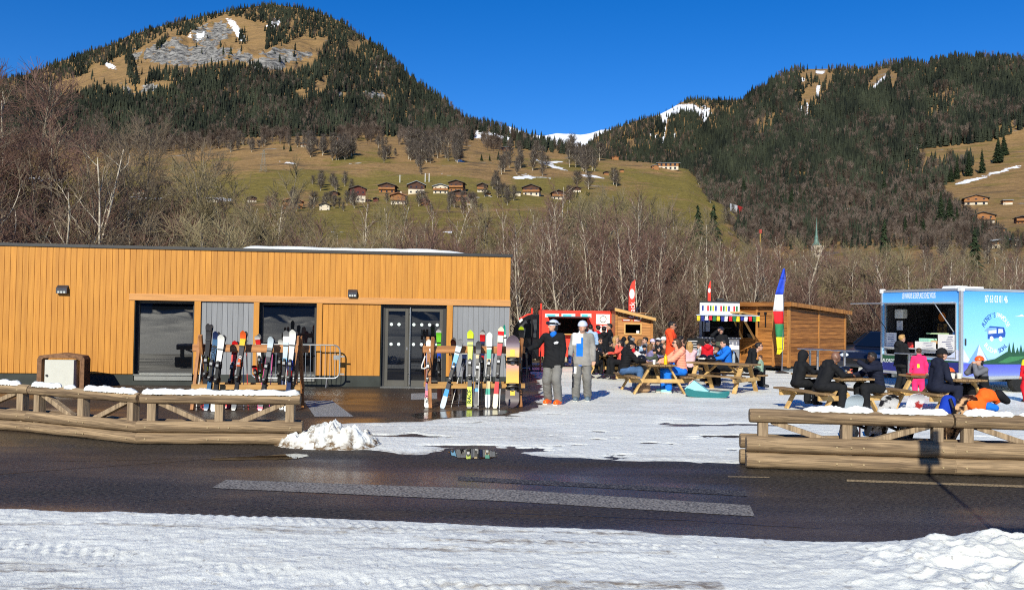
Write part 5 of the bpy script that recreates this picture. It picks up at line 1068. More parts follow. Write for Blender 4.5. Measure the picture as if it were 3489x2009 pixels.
# ------------------------------------------------------------------ hamlet on the meadow
DW = M('dark_chalet_wood', (.075, .032, .020), rough=.8, var=.3, s=.6, st=(1, 1, 6)); OW = M('honey_chalet_wood', (.30, .13, .045), rough=.8, var=.25, s=.6, st=(1, 1, 6)); RWD = M('red_barn_wood', (.115, .028, .020), rough=.8, var=.2, s=.6, st=(6, 6, 1)); WP = M('cream_plaster', (.62, .54, .42), rough=.9, var=.08, s=.5); RFD = M('dark_slate_roof', (.060, .052, .048), rough=.7, var=.2, s=1); RFG = M('grey_metal_roof', (.20, .22, .25), rough=.5, var=.1); RFR = M('rusty_roof', (.24, .10, .055), rough=.8, var=.2, s=1); WIN = M('far_window', (.02, .022, .03), rough=.15, var=0)
def chalet(hill, x, y, wpx, label, base=WP, top=DW, roof=RFD, rz=0.0, hb=.42, pitch=.33, balc=True, name='chalet', floors=2, ln=1.1, nwin=3, chim=False, flat=False):
    p = on(hill, x, y); w_ = .9 * wpx * p[1] / FL; k = empty(name, (p[0], p[1] + .4 * w_, p[2] - .6), rz + math.atan2(-p[0], p[1]) * .6, label, 'house')
    W2 = w_ / 2; L = w_ * ln; h1 = w_ * hb * .5 + .6; h2 = w_ * hb + .6; y0 = -.4 * w_
    MB().b2(-W2 * .92, W2 * .92, y0, y0 + L, 0, h1).build('wall', base, k)
    u = MB(); pk = h2 + (W2 * .92) * pitch * (0 if flat else 1)
    u.prism([(-W2 * .93, y0 - .05, h1), (W2 * .93, y0 - .05, h1), (W2 * .93, y0 - .05, h2), (0, y0 - .05, pk), (-W2 * .93, y0 - .05, h2)], (0, L + .1, 0)); u.build('upper_wall', top, k)
    r_ = MB(); e = W2 * 1.12; t = .28; zr = lambda xx: pk - abs(xx) * pitch * (0 if flat else 1) + .1
    r_.prism([(-e, y0 - .9, zr(e)), (0, y0 - .9, zr(0)), (e, y0 - .9, zr(e)), (e, y0 - .9, zr(e) + t), (0, y0 - .9, zr(0) + t), (-e, y0 - .9, zr(e) + t)], (0, L + 1.8, 0)); ro = r_.build('roof', roof, k)
    if chim: MB().b2(W2 * .25, W2 * .25 + .7, y0 + L * .4, y0 + L * .4 + .7, pk - .5, pk + 1.0).build('chimney', WP, ro)
    for fl, z in ((0, h1 * .52), (1, h1 + (h2 - h1) * .5)):
        for j in range(nwin):
            xx = -W2 * .62 + W2 * 1.24 * j / max(1, nwin - 1); MB().b2(xx - w_ * .045, xx + w_ * .045, y0 - .12, y0 - .02, z - w_ * .05, z + w_ * .05).build('window', WIN, k)
    if balc: MB().b2(-W2 * .98, W2 * .98, y0 - 1.0, y0 - .9, h1 - .1, h1 + .75).b2(-W2 * .98, W2 * .98, y0 - 1.0, y0 - .05, h1 - .2, h1 - .06).build('balcony', OW, k)
    return k
chalet(mead, 1206, 690, 62, 'big red boarded barn chalet on a white ground floor', WP, RWD, RFD, .12, .85, .36, False, ln=1.2)
chalet(mead, 1408, 660, 66, 'big dark barn with a shining pale roof edge and a cream base', WP, DW, RFG, .05, .52, .42, False); chalet(mead, 1310, 656, 64, 'wide brown chalet with a long low roof over the meadow', OW, DW, RFD, -.1, .42, .32)
chalet(mead, 1346, 696, 58, 'cream chalet with a brown balcony and red roof edge below the dark barn', WP, OW, RFR, .05, .58, .33, chim=True); chalet(mead, 1492, 659, 58, 'white fronted chalet next to the tall brown one', WP, WP, RFG, .0, .46, .30); chalet(mead, 1548, 653, 56, 'tall brown three-storey chalet at the hamlet top', OW, DW, RFD, -.15, .62, .32)
chalet(mead, 1552, 686, 60, 'honey brown chalet with balconies below the tall one', OW, DW, RFD, .1, .55, .30); chalet(mead, 1636, 655, 40, 'small dark chalet on a white base at the end of the hamlet', WP, DW, RFD, 0, .66, .42); chalet(mead, 1654, 669, 24, 'little cream outbuilding with a flat roof', WP, OW, RFD, 0, .45, .1, False, nwin=1)
chalet(mead, 1272, 688, 20, 'tiny red shed beside the barn', RWD, RWD, RFD, 0, .6, .35, False, name='shed', nwin=1); chalet(mead, 982, 712, 74, 'brown gabled chalet with a long balcony half hidden by trees', OW, DW, RFR, .15, .40, .36, chim=True); chalet(mead, 1096, 716, 40, 'small cream house among bare trees', WP, WP, RFD, 0, .48, .35, False, nwin=2)
chalet(mead, 1806, 666, 66, 'dark gabled chalet with a cream tower-like side', WP, DW, RFD, -.1, .46, .36); chalet(mead, 1758, 667, 22, 'small cream annexe beside the dark gabled chalet', WP, WP, RFD, 0, .55, .1, False, nwin=1); chalet(mead, 1896, 679, 50, 'brown and white chalet with outside stairs', WP, DW, RFD, .1, .52, .36)
chalet(mead, 1145, 482, 26, 'sunlit honey coloured farmhouse on the upper meadow', OW, OW, RFG, .2, .62, .25, nwin=2); chalet(mead, 1712, 514, 48, 'low cabin with a grey metal roof below the ridge', OW, DW, RFG, .3, .22, .22, False); chalet(mead, 2147, 545, 48, 'dark hilltop chalet with a wide shading roof', WP, DW, RFD, .05, .38, .36, chim=True); chalet(mead, 2090, 545, 26, 'small brown house under the snowy ridge', OW, OW, RFR, .1, .4, .3, False, nwin=1)
chalet(mead, 2276, 577, 82, 'long farm hall with orange doors and a grey roof on the hilltop', WP, OW, RFG, -.05, .28, .02, False, 'farm_hall' and 'farm_hall' or None, nwin=2, flat=True) if False else chalet(mead, 2276, 577, 82, 'long farm hall with orange boarding and a grey roof on the hilltop', WP, OW, RFG, -.05, .28, .0, False, name='farm_hall', nwin=4, flat=True)
chalet(mead, 2228, 578, 26, 'small honey house joined to the farm hall', OW, OW, RFG, .1, .55, .3, False, nwin=1); chalet(mead, 2060, 596, 20, 'tiny brown shed on the green hill', OW, DW, RFD, .1, .5, .3, False, name='shed', nwin=1); chalet(mead, 2113, 588, 16, 'tiny orange hut behind the grey tree', OW, OW, RFD, 0, .6, .2, False, name='shed', nwin=1)
chalet(mead, 460, 664, 58, 'white and rusty roofed house seen between the bare trees over the lodge', WP, RFR, RFR, .2, .36, .25, False); chalet(mead, 398, 655, 48, 'orange timber house beside the rusty roofed one', OW, OW, RFD, -.1, .45, .3, False); chalet(mead, 2060 - 1350, 690, 40, 'white low house behind the bare trees', WP, WP, RFG, 0, .3, .2, False)
chalet(mead, 845, 690, 34, 'small brown chalet beyond the dome-shaped tree', WP, DW, RFD, .2, .5, .35, False, nwin=2); chalet(mead, 1130, 668, 30, 'little dark cabin just above the big red barn', OW, DW, RFD, -.2, .45, .3, False, nwin=2); chalet(mead, 1440, 700, 34, 'small honey chalet below the cream one', OW, OW, RFR, .1, .5, .3, False, nwin=2); chalet(mead, 1600, 700, 36, 'low brown house under the small dark chalet', WP, OW, RFD, -.1, .4, .3, False, nwin=2)
chalet(mead, 1960, 655, 30, 'lone little chalet on the green hill above the paired ones', WP, DW, RFD, .1, .5, .35, False, nwin=2); chalet(mead, 1020, 500, 24, 'tiny grey roofed farm on the upper meadow near the wood edge', WP, OW, RFG, .2, .45, .3, False, nwin=1); chalet(mead, 1250, 470, 22, 'tiny cabin at the wood edge over the meadow', OW, DW, RFD, 0, .5, .35, False, nwin=1); chalet(mead, 620, 690, 40, 'brown chalet behind the bare trees in the middle of the lodge roof', OW, DW, RFD, .1, .45, .33, False, nwin=2)
chalet(rm, 3338, 697, 84, 'wide honey chalet with a double roof on the far slope', WP, OW, RFD, -.1, .30, .28); chalet(rm, 3438, 697, 34, 'low grey roofed hut beside the wide chalet', WP, OW, RFG, 0, .45, .02, False, nwin=1, flat=True); chalet(rm, 3362, 762, 84, 'dark brown chalet with white stone corners on the far slope', WP, OW, RFD, -.1, .38, .30); chalet(rm, 3400, 803, 66, 'grey brown chalet low on the far slope', WP, DW, RFD, 0, .34, .3); chalet(rm, 3432, 842, 90, 'long pale chalet just over the trailer roof', WP, OW, RFG, 0, .24, .12, False)
chalet(rm, 3110, 507, 48, 'low cabin under the dark firs on the wooded mountain', WP, DW, RFD, .1, .26, .25, False, nwin=2); chalet(rm, 3487, 760, 40, 'brown chalet cut off by the picture edge', OW, DW, RFD, 0, .5, .3)
# church
p = on(rm, 2780, 875); k = empty('church', (p[0], p[1], p[2] - 1), .1, 'white village church with a thin green spire behind the bare trees', 'church'); u = p[1] / FL
MB().b2(-13 * u, 13 * u, -13 * u, 13 * u, 0, 48 * u).build('tower', WP, k); GC = M('copper_green', (.10, .19, .16), rough=.6, var=.2, s=.3)
MB().lathe((0, 0, 48 * u), [(15 * u, 0), (15 * u, 3 * u), (9 * u, 9 * u), (6 * u, 22 * u), (7 * u, 26 * u), (4 * u, 34 * u), (1.2 * u, 72 * u), (.2 * u, 96 * u)], 8).build('spire', GC, k)
MB().prism([(13 * u, -16 * u, 0), (80 * u, -16 * u, 0), (80 * u, -16 * u, 12 * u), (13 * u, -16 * u, 12 * u)], (0, 32 * u, 0)).build('nave', WP, k); MB().prism([(13 * u, -18 * u, 12 * u), (13 * u, 18 * u, 12 * u), (13 * u, 0, 28 * u)], (68 * u, 0, 0)).build('roof', RFD, k)
for z in (20, 36): MB().b2(-3 * u, 3 * u, -13.4 * u, -12.8 * u, z * u - 4 * u, z * u + 4 * u).build('window', WIN, k)
# race banner strung along the hill edge and the power pylons
BW = P('banner_white', (225, 225, 225)); BR2 = P('banner_red', (190, 50, 45))
pts = [on(mead, 2484 + 152 * i / 12, 718 + 40 * i / 12) for i in range(13)]
bn = empty('race_banner', pts[0], 0, 'long white and red race banner along the edge of the green hill', 'banner')
for i in range(12):
    c, d = Vector(pts[i]), Vector(pts[i + 1]); MB().prism([c, d, d + Vector((0, 0, 4.6)), c + Vector((0, 0, 4.6))], (0, .15, 0)).build('banner_panel', BR2 if i in (2, 3, 6, 7) else BW, bn, world=True)
def pylon(x, y, hpx, lab, two=False):
    p = on(mead, x, y); h = hpx * p[1] / FL; q = empty('pylon', p, 0, lab, 'pylon'); m = MB()
    for s_ in ((-1, 1) if two else (0,)): MB().tube([(s_ * 1.2, 0, -1), (s_ * 1.2, 0, h)], .22, 6).build('mast', BW, q)
    MB().b2(-1.6, 1.6, -.1, .1, h * .9, h * .93).build('cross_arm', PYG, q)
PYG = P('pylon_dull_grey', (120, 120, 112), rough=.8)
pylon(1354, 622, 26, 'pale single power pole over the hamlet'); pylon(1447, 620, 30, 'pale twin power pole over the hamlet', True)
p = on(mead, 886, 585); q = empty('lattice_pylon', p, 0, 'thin grey lattice pylon on the meadow', 'pylon'); hh = 75 * p[1] / FL; m = MB()
for sx, sy in ((-1, -1), (1, -1), (1, 1), (-1, 1)): MB().tube([(sx * 1.8, sy * 1.8, -1), (sx * .3, sy * .3, hh)], .10, 4).build('leg', PYG, q)
for z in range(8):
    f = z / 8; w0 = 1.8 - 1.5 * f; w1 = 1.8 - 1.5 * (f + .125)
    for s_ in (-1, 1): m.beam((-s_ * w0, -w0, f * hh), (s_ * w1, -w1, (f + .125) * hh), .1, .1)
m.build('lattice', PYG, q); MB().b2(-2.2, 2.2, -.06, .06, hh * .8, hh * .815).build('cross_arm', PYG, q)
p = at(2590, 880, 330); q = empty('tower_crane', (p.x, 330, 12), 0, 'yellow and red crane mast among the trees by the hill edge', 'crane'); MB().b2(-.22, .22, -.22, .22, 0, at(2590, 795, 330).z - 12).build('mast', M('crane_yellow', (.30, .19, .04), var=.3, s=2), q); MB().b2(-.5, .5, -.5, .5, at(2590, 795, 330).z - 12, at(2590, 782, 330).z - 12).build('cab', P('cab_dull_red', (150, 60, 50)), q)
# ------------------------------------------------------------------ picnic tables
TTOP = M('weathered_table_top', (.34, .215, .095), rough=.8, s=3, st=(.5, 8, 8), c2=(.17, .10, .045), bump=.25, bd=.004); TLEG = M('pale_table_leg', (.55, .36, .14), rough=.7, s=3, st=(2, 2, 2), c2=(.40, .24, .085), bump=.15, bd=.003)
grain(TTOP, .3)
def picnic_table(loc, ang, label):
    k = empty('picnic_table', loc, R(ang), label, 'picnic table', 'picnic tables on the snow')
    m = MB()
    for j in range(5): y = -.30 + .15 * j; m.b2(-.92, .92, y - .07, y + .07, .71, .75)
    m.b2(-.70, -.62, -.34, .34, .665, .709); m.b2(.62, .70, -.34, .34, .665, .709); m.build('table_top', TTOP, k, bev=.004)
    for s_ in (-1, 1):
        m = MB()
        for j in range(2): y = s_ * (.62 + .13 * j); m.b2(-.92, .92, y - .06, y + .06, .41, .45)
        m.b2(-.69, -.62, min(s_ * .56, s_ * .82), max(s_ * .56, s_ * .82), .385, .409); m.b2(.62, .69, min(s_ * .56, s_ * .82), max(s_ * .56, s_ * .82), .385, .409)
        m.build('bench', TTOP, k, bev=.004)
    for sx in (-1, 1):
        x = sx * .645
        for s_ in (-1, 1): MB().beam((x, s_ * .66, 0), (x, s_ * .24, .70), .045, .115, upv=(1, 0, 0)).build('leg', TLEG, k, bev=.004)
        MB().b2(x + sx * .025, x + sx * .065, -.80, .80, .285, .384).build('cross_beam', TLEG, k, bev=.004); MB().beam((x - sx * .03, 0, .33), (sx * .18, 0, .69), .07, .045).build('brace', TLEG, k)
    return k
T1 = picnic_table((3.68, 22.95, 0.015), 97, 'picnic table with a yellow bottle, between the dark puffer jacket and the peach jacket')
T2 = copy_tree(T1, (5.67, 23.6, .015), R(140), None, 'picnic table seen at an angle in front of the stall, with the blue jacketed man')
T3 = copy_tree(T1, (6.80, 18.73, .015), R(106), None, 'picnic table with the bald man on its bench'); T4 = copy_tree(T1, (9.22, 18.9, .015), R(102), None, 'picnic table by the blue trailer, with the boy in the orange helmet')
T0 = copy_tree(T1, (3.05, 28.4, .015), R(92), None, 'picnic table piled with black helmets, behind the man in grey'); T5 = copy_tree(T1, (4.35, 27.2, .015), R(70), None, 'picnic table in the middle of the crowd by the wooden booth'); T6 = copy_tree(T1, (6.1, 27.3, .015), R(120), None, 'picnic table in front of the prayer flag stall')

# small things on the tables
def cup(p, c, label, h=.10, r=.035, cat='cup'):
    o = MB().lathe(p, [(r * .75, 0), (r, h), (r * .93, h), (r * .7, .01)], 14).build('cup', c, None, smooth=True); return tag(o, label, cat)
CUPW = P('paper_cup_white', (228, 226, 218), rough=.6); YEL = P('bottle_yellow', (240, 190, 20), rough=.35)
t1 = lambda x, y: Vector((3.68, 22.95, .766)) + Matrix.Rotation(R(97), 3, 'Z') @ Vector((x, y, 0))
cup(at(2212, 1237, 22.3) * 1, CUPW, 'pale plastic cup on the table next to the yellow bottle') if False else cup(t1(-.75, .17), CUPW, 'pale plastic cup on the table next to the yellow bottle', .12, .04)
def bottle(p, c, cap, label, h=.22, r=.036):
    k = empty('bottle', p, 0, label, 'bottle'); MB().lathe((0, 0, 0), [(r, 0), (r, h * .66), (r * .75, h * .78), (r * .4, h * .86)], 14).build('body', c, k, smooth=True); MB().lathe((0, 0, h * .86), [(r * .42, 0), (r * .42, h * .14)], 10).build('cap', cap, k); return k
bottle(t1(-.70, -.14), YEL, YEL, 'yellow squeeze bottle on the table by the peach jacket', .26, .045)
CLEAR = M('clear_bottle', (.55, .65, .72), rough=.1, var=.1, trans=.5); BLUECAP = P('blue_cap', (60, 110, 190))
bottle(at(2500, 1222, 23.7) - Vector((0, 0, 0)) if False else Vector((*at(2500, 1235, 23.75)[:2], .766)), CLEAR, BLUECAP, 'clear water bottle on the table before the blue jacket', .30, .04)
bottle(Vector((*at(3227, 1275, 18.9)[:2], .766)), CLEAR, BLUECAP, 'clear water bottle beside the orange helmet', .24, .035)
cup(Vector((*at(3245, 1290, 18.3)[:2], .766)), CUPW, 'white paper bowl in front of the man in the black beanie', .11, .06); cup(Vector((*at(3268, 1292, 18.35)[:2], .766)), CUPW, 'white paper bowl nearest the boy in the orange helmet', .11, .06)
cup(Vector((*at(2893, 1290, 18.1)[:2], .766)), P('peach_cup', (240, 180, 130)), 'peach coloured cup on the table of the bald man', .13, .04); cup(Vector((*at(2900, 1280, 18.4)[:2], .766)), P('coral_can', (230, 110, 90)), 'coral drink can beside the peach cup', .16, .033, 'can')
def helmet_obj(p, c, label, r=.13, rz=0, gog=None):
    k = empty('ski_helmet', p, rz, label, 'helmet', None); MB().ell((0, 0, .06), (r, r * 1.15, r), 16, z0=-.45).build('shell', c, k, smooth=True); MB().tube([(r * 1.03 * math.cos(a * .393), r * 1.19 * math.sin(a * .393), .07) for a in range(17)], .022, 6, cap=False).build('goggle_strap', gog or P('strap_dark', (40, 40, 48)), k, smooth=True); return k
HBK = P('helmet_black', (26, 26, 30), rough=.25, spec=.6); HOR = P('helmet_orange', (245, 95, 35), rough=.3); HWH = P('helmet_pale_grey', (196, 205, 222), rough=.35, var=.03)
for i, (x, y, d, c, l) in enumerate(((2040, 1205, 28.2, HBK, 'black helmet at the near end of the helmet pile'), (2075, 1203, 28.0, HBK, 'black helmet in the middle of the helmet pile'), (2092, 1190, 28.8, HBK, 'black helmet at the back of the helmet pile'), (2186, 1218, 23.3, HBK, 'black helmet on the table before the dark puffer jacket'), (2396, 1215, 24.2, HBK, 'black helmet with white goggles on the angled table'), (2422, 1220, 24.0, HBK, 'black glossy helmet on the angled table beside the child'), (2858, 1255, 18.6, HBK, 'black helmet on the table in front of the bald man'), (2880, 1255, 18.9, HBK, 'black helmet farther along the table of the bald man'), (3232, 1262, 19.2, HOR, 'orange helmet with goggles on the table by the trailer'))):
    b = at(x, y, d); helmet_obj((b.x, d, .776), c, l, gog=CUPW if 'white goggles' in l else None)
o = MB().b2(-.16, .16, -.11, .11, 0, .03).build('food_tray', P('brown_tray', (190, 70, 45))); o.location = (*at(3120, 1268, 19.4)[:2], .767); tag(o, 'red and white food tray at the far end of the trailer table', 'tray')
o = MB().lathe((0, 0, 0), [(.05, 0), (.12, .02), (.13, .03)], 14).build('paper_plate', CUPW); o.location = t1(-.45, .02); tag(o, 'white paper plate on the table beyond the yellow bottle', 'plate')
o = MB().ell((0, 0, .05), (.10, .07, .05), 10).build('paper_bag', M('crumpled_paper', (.55, .45, .32), var=.2, s=12, bump=1, bs=14, bd=.03)); o.location = (*at(2876, 1285, 18.3)[:2], .766); tag(o, 'crumpled brown paper bag on the table of the bald man', 'paper bag')

# high tables
def high_table(px, py, d, label):
    t = at(px, py, d); k = empty('high_table', (t.x, d, 0), 0, label, 'high table', 'standing tables'); MB().lathe((0, 0, 1.08), [(.36, 0), (.37, .012), (.36, .024)], 24).build('table_top', STEEL, k, smooth=True); MB().tube([(0, 0, 0), (0, 0, 1.08)], .035, 10).build('pole', STEEL, k, smooth=True); MB().lathe((0, 0, 0), [(.24, 0), (.22, .02), (.05, .05)], 20).build('foot', STEEL, k)
high_table(2760, 1185, 26.2, 'steel standing table behind the hooded man, nearer the timber cabin door'); high_table(2786, 1186, 25.6, 'steel standing table right behind the bald man'); high_table(2878, 1191, 25, 'steel standing table in front of the parked cars'); high_table(3097, 1201, 23.6, 'steel standing table at the counter of the blue trailer')

# ------------------------------------------------------------------ blue food trailer
TA = R(20); TO = Vector((12.25, 24.0, 0)); TX = Vector((math.cos(TA), math.sin(TA), 0)); TY = Vector((-math.sin(TA), math.cos(TA), 0))
def hit(px, py, o, n):
    d = ray(px, py); c = Vector((0, 0, CAMZ)); return c + d * ((o - c).dot(n) / d.dot(n))
def tl(px, py): p = hit(px, py, TO, TX) - TO; return p.dot(TY), p.z        # hatch face: (y, z)
def tr_(px, py): p = hit(px, py, TO, TY) - TO; return p.dot(TX), p.z       # long face: (x, z)
trl = empty('food_trailer', TO, TA, 'blue food trailer with an open serving hatch and printed lake landscape', 'food trailer')
zb, zt, LX, LY = .45, 2.83, 4.4, 2.93
PRINT = gradmat('landscape_print', [(0, (130, 150, 225)), (.05, (105, 118, 215)), (.15, (84, 90, 200)), (.19, (150, 190, 235)), (.24, (165, 212, 240)), (.5, (140, 208, 245)), (.8, (118, 195, 248)), (1, (78, 160, 236))], 'Z', 1)
for n_ in PRINT.node_tree.nodes:
    if n_.type == 'MAP_RANGE': n_.inputs[1].default_value = zb; n_.inputs[2].default_value = zt
ALU = P('aluminium_edge', (205, 208, 212), rough=.3, metal=.6, var=.03); WPL = P('white_plastic', (232, 232, 228), rough=.4, var=.02)
(ya, z1h), (yb_, z0h) = tl(3256, 1036), tl(3018, 1204); z0h = 1.06 if False else z0h
sh = MB(); sh.b2(0, LX, .002, .04, zb, zt); sh.build('side_panel', PRINT, trl)
m = MB(); m.b2(0, .04, .04, ya, zb, zt); m.b2(0, .04, yb_, LY, zb, zt); m.b2(0, .04, ya, yb_, zb, z0h); m.b2(0, .04, ya, yb_, z1h, zt); m.build('hatch_panel', PRINT, trl)
MB().b2(.04, LX, LY - .04, LY, zb, zt).b2(LX - .04, LX, .04, LY - .04, zb, zt).b2(.0, LX, .04, LY, zt, zt + .03).b2(0, LX, 0, LY, zb - .06, zb).build('shell', WPL, trl)
MB().b2(1.9, 1.94, .05, LY - .05, zb, zt).b2(.05, 1.9, LY - .10, LY - .05, zb, zt).b2(.05, 1.9, .05, .10, zb, zt).build('interior_wall', P('interior_dark_grey', (62, 62, 66), rough=.8), trl)
for q in ((-.02, LX, -.02, .05, zt - .02, zt + .05), (-.02, .05, .05, LY + .02, zt - .02, zt + .05), (-.015, LX, -.015, .05, zb - .05, zb + .03), (-.015, .05, .05, LY, zb - .05, zb + .03)): MB().b2(*q).build('edge_profile', ALU, trl, bev=.008)
for y in (0, LY): MB().b2(-.028, .06, y - .03 if y else -.028, y + .03 if y else .06, zb - .05, zt + .06).build('corner_post', ALU, trl, bev=.012); MB().b2(-.05, .09, y - .06 if y else -.05, y + .06 if y else .09, zt - .04, zt + .09).build('corner_cap', WPL, trl, bev=.02)
m = MB(); e = .04
for a in ((ya - e, ya, z0h - e, z1h + e), (yb_, yb_ + e, z0h - e, z1h + e), (ya, yb_, z0h - e, z0h), (ya, yb_, z1h, z1h + e)): m.b2(-.018, .05, *a)
m.build('hatch_frame', ALU, trl, bev=.004)
hf = MB(); hf.prism([(-.02, ya - .04, z1h + .03), (-1.30, ya - .04, z1h + .0), (-1.30, ya - .04, z1h + .025), (-.02, ya - .04, z1h + .065)], (0, yb_ - ya + .08, 0)); hf.build('hatch_flap', ALU, trl, bev=.005)
for y in (ya + .05, yb_ - .05): MB().tube([(-.02, y, z1h - .75), (-.75, y, z1h + .06)], .013, 6).build('gas_strut', ALU if y < 1 else ANTH, trl)
MB().b2(-.10, .55, ya + .02, yb_ - .02, z0h + .18, z0h + .21).build('counter', P('pale_counter', (170, 172, 176), rough=.3), trl)
PAPER = P('menu_paper', (232, 230, 228), rough=.7, var=.02); INK = P('menu_ink', (70, 80, 130), rough=.8)
def menu(y0, y1, z0, z1, x, nm='menu_board', par=None, lines=6, seed=1):
    b = MB().b2(x - .012, x, y0, y1, z0, z1).build(nm, PAPER, par or trl); rb = random.Random(seed); m = MB(); h = z1 - z0; w_ = y1 - y0
    for i in range(lines):
        zz = z1 - h * (.12 + .80 * i / lines); a = y0 + w_ * rb.uniform(.1, .25); c = a + w_ * rb.uniform(.25, .6); m.b2(x - .0145, x - .012, a, c, zz - h * .016, zz + h * .016)
    m.build('printed_lines', INK, b); return b
def yz(a, b, c, d): (y1, z1), (y0, z0) = tl(a, b), tl(c, d); return min(y0, y1), max(y0, y1), min(z0, z1), max(z0, z1)
menu(*yz(3116, 1162, 3186, 1204), .03, seed=3); menu(*yz(3194, 1138, 3253, 1203), .03, lines=8, seed=4); menu(*yz(3016, 1132, 3052, 1190), .03, seed=5); menu(*yz(3025, 1092, 3045, 1124), .35, 'notice', seed=6, lines=4)
q = yz(3020, 1052, 3048, 1084); MB().b2(.30, .50, *q).build('towel_dispenser', WPL, trl, bev=.03)
for i in range(3): y, z = tl(3219 + i * 14, 1122); MB().lathe((.35, y, z0h + .42), [(.055, 0), (.055, .26), (.035, .31), (.02, .32)], 12).build('vacuum_flask', STEEL, trl, smooth=True)
y, z = tl(3137, 1140); MB().b2(.05, .35, y - .25, y + .12, z0h + .35, z0h + .50).build('mint_food_box', P('mint_box', (165, 220, 200)), trl, bev=.01); MB().b2(.05, .35, y - .75, y - .3, z0h + .35, z0h + .44).build('pastry_box', P('pastry', (205, 165, 115)), trl, bev=.02); MB().b2(.30, .60, y - .6, y + .1, z0h + .62, z0h + .66).build('serving_tray', P('pale_green_tray', (190, 215, 170)), trl)
for i in range(3): y, z = tl(3087 + i * 6, 1168); MB().lathe((.10, y, z0h + .21), [(.034, 0), (.034, .16)], 10).build('drink_can', P('can_red', (205, 60, 55), rough=.3), trl)
y, z = tl(3119, 1078); MB().ell((1.0, y, z), (.02, .14, .14), 14).build('warning_disc', P('sign_amber', (205, 110, 30)), trl); MB().b2(1.0, 1.02, y - .17, y + .17, z - .85, z - .2).build('waffle_menu', M('waffle_print', (.30, .16, .04), s=9, c2=(.05, .03, .02), lo=.45, hi=.55), trl)
q = yz(3068, 1045, 3135, 1125); MB().b2(1.80, 1.85, *q).build('fridge', P('fridge_grey', (95, 95, 98)), trl, bev=.01)
# lettering and printed scenery on the long face (flat print, 2-3 mm proud)
PW1 = P('print_white', (238, 240, 245), rough=.45, var=0); PB1 = P('print_blue', (38, 82, 170), rough=.45, var=0); PG1 = P('print_dark_green', (38, 82, 58), rough=.5, var=.1, s=2); PG2 = P('print_mid_green', (62, 122, 78), rough=.5, var=.05); PI1 = P('print_ice', (205, 215, 240), rough=.5, var=.05); PI2 = P('print_ice_blue', (120, 165, 235), rough=.5, var=.05); PN1 = P('print_navy', (42, 48, 120), rough=.5)
def chars(s, size, mtx_of, name, mat, par, sx=.8):
    m = MB(); x = 0; n = len(s)
    for i, ch in enumerate(s):
        if ch == ' ': continue
        o = text('c', ch, size, mat, None, mtx_of(i, n) @ Matrix.Diagonal((sx, 1, 1, 1)), .001); m.add([v.co for v in o.data.vertices], [tuple(p.vertices) for p in o.data.polygons]); me = o.data; bpy.data.objects.remove(o); bpy.data.meshes.remove(me)
    return m.build(name, mat, par)
def lf(px, py): x, z = tr_(px, py); return Vector((x, -.0035, z))
a, b = lf(3355, 1018), lf(3433, 1022)
text('phone_number', '07 63 03 01 46', .29, PW1, trl, FRAME((a + b) / 2, (1, 0, 0), (0, 0, 1)), .001, sx=(b.x - a.x) / 2.13 * 1.2, bold=.002)
cx_, cz_ = lf(3393, 1135).x, lf(3393, 1135).z; Ra = .50
def arc(r, a0, a1, flip=False):
    def f(i, n):
        a = R(a0 + (a1 - a0) * (i + .5) / n); o = Vector((cx_ + r * math.cos(a), -.0035, cz_ + r * math.sin(a))); u = Vector((math.cos(a), 0, math.sin(a))); u = -u if flip else u
        return FRAME(o, Vector((u.z, 0, -u.x)), u)
    return f
chars("AUDREY'S", .20, arc(Ra, 158, 92), 'lettering_name', PB1, trl); chars('PARADISE', .20, arc(Ra, 88, 22), 'lettering_paradise', PW1, trl); chars('BUDDHA', .19, arc(Ra, 216, 275, True), 'lettering_buddha', PW1, trl); chars('BOWL', .19, arc(Ra, 281, 322, True), 'lettering_bowl', PB1, trl)
def flat(name, pts, mat, off=.003, raw=False):
    v = [(x, -off, z) for x, z in pts] if raw else [(*[tr_(x, y)[0]], -off, tr_(x, y)[1]) for x, y in pts]
    return MB().prism(v, (0, .0015, 0)).build(name, mat, trl)
V = lambda *p: [(cx_ + x, cz_ + z) for x, z in p]
flat('van_print', V((-.30, -.16), (.34, -.10), (.36, .02), (.30, .17), (-.22, .20), (-.30, .12)), PB1, raw=True); flat('van_window_print', V((.08, .0), (.27, .02), (.25, .12), (.09, .13)), PI1, .0045, True); flat('van_hatch_print', V((-.28, -.02), (.02, -.0), (.02, .12), (-.27, .13)), PI1, .0045, True)
flat('van_awning_print', V((-.42, .06), (.0, .10), (.02, .16), (-.30, .15)), PI2, .006, True)
for x in (-.16, .17): flat('van_wheel_print', V(*[(x + .07 * math.cos(k * .5236), -.15 + .07 * math.sin(k * .5236)) for k in range(12)]), PW1, .006, True)
flat('ice_peak_print', [(3278, 1232), (3278, 1180), (3300, 1218), (3312, 1238)], PI1); flat('ice_peak_print', [(3296, 1238), (3336, 1172), (3366, 1225), (3372, 1238)], PI2, .0032); flat('ice_peak_print', [(3322, 1238), (3336, 1173), (3350, 1200), (3366, 1236)], PI1, .0045)
flat('hill_print', [(3302, 1240), (3390, 1222), (3430, 1198), (3470, 1202), (3520, 1190), (3560, 1200), (3560, 1240)], PG1, .0055); flat('hill_highlight_print', [(3400, 1234), (3440, 1214), (3500, 1212), (3470, 1226), (3430, 1236)], PG2, .007)
for i, (x, y0, y1) in enumerate(((3438, 1166, 1200), (3452, 1164, 1202), (3478, 1172, 1200), (3466, 1182, 1202), (3492, 1168, 1198))): flat('fir_print', [(x - 6, y1), (x, y0), (x + 6, y1)], PG1, .0085)
flat('cloud_print', [(3453, 1078), (3470, 1076), (3482, 1070), (3489, 1078)], PW1)
def lh(px, py): y, z = tl(px, py); return Vector((-.0035, y, z))
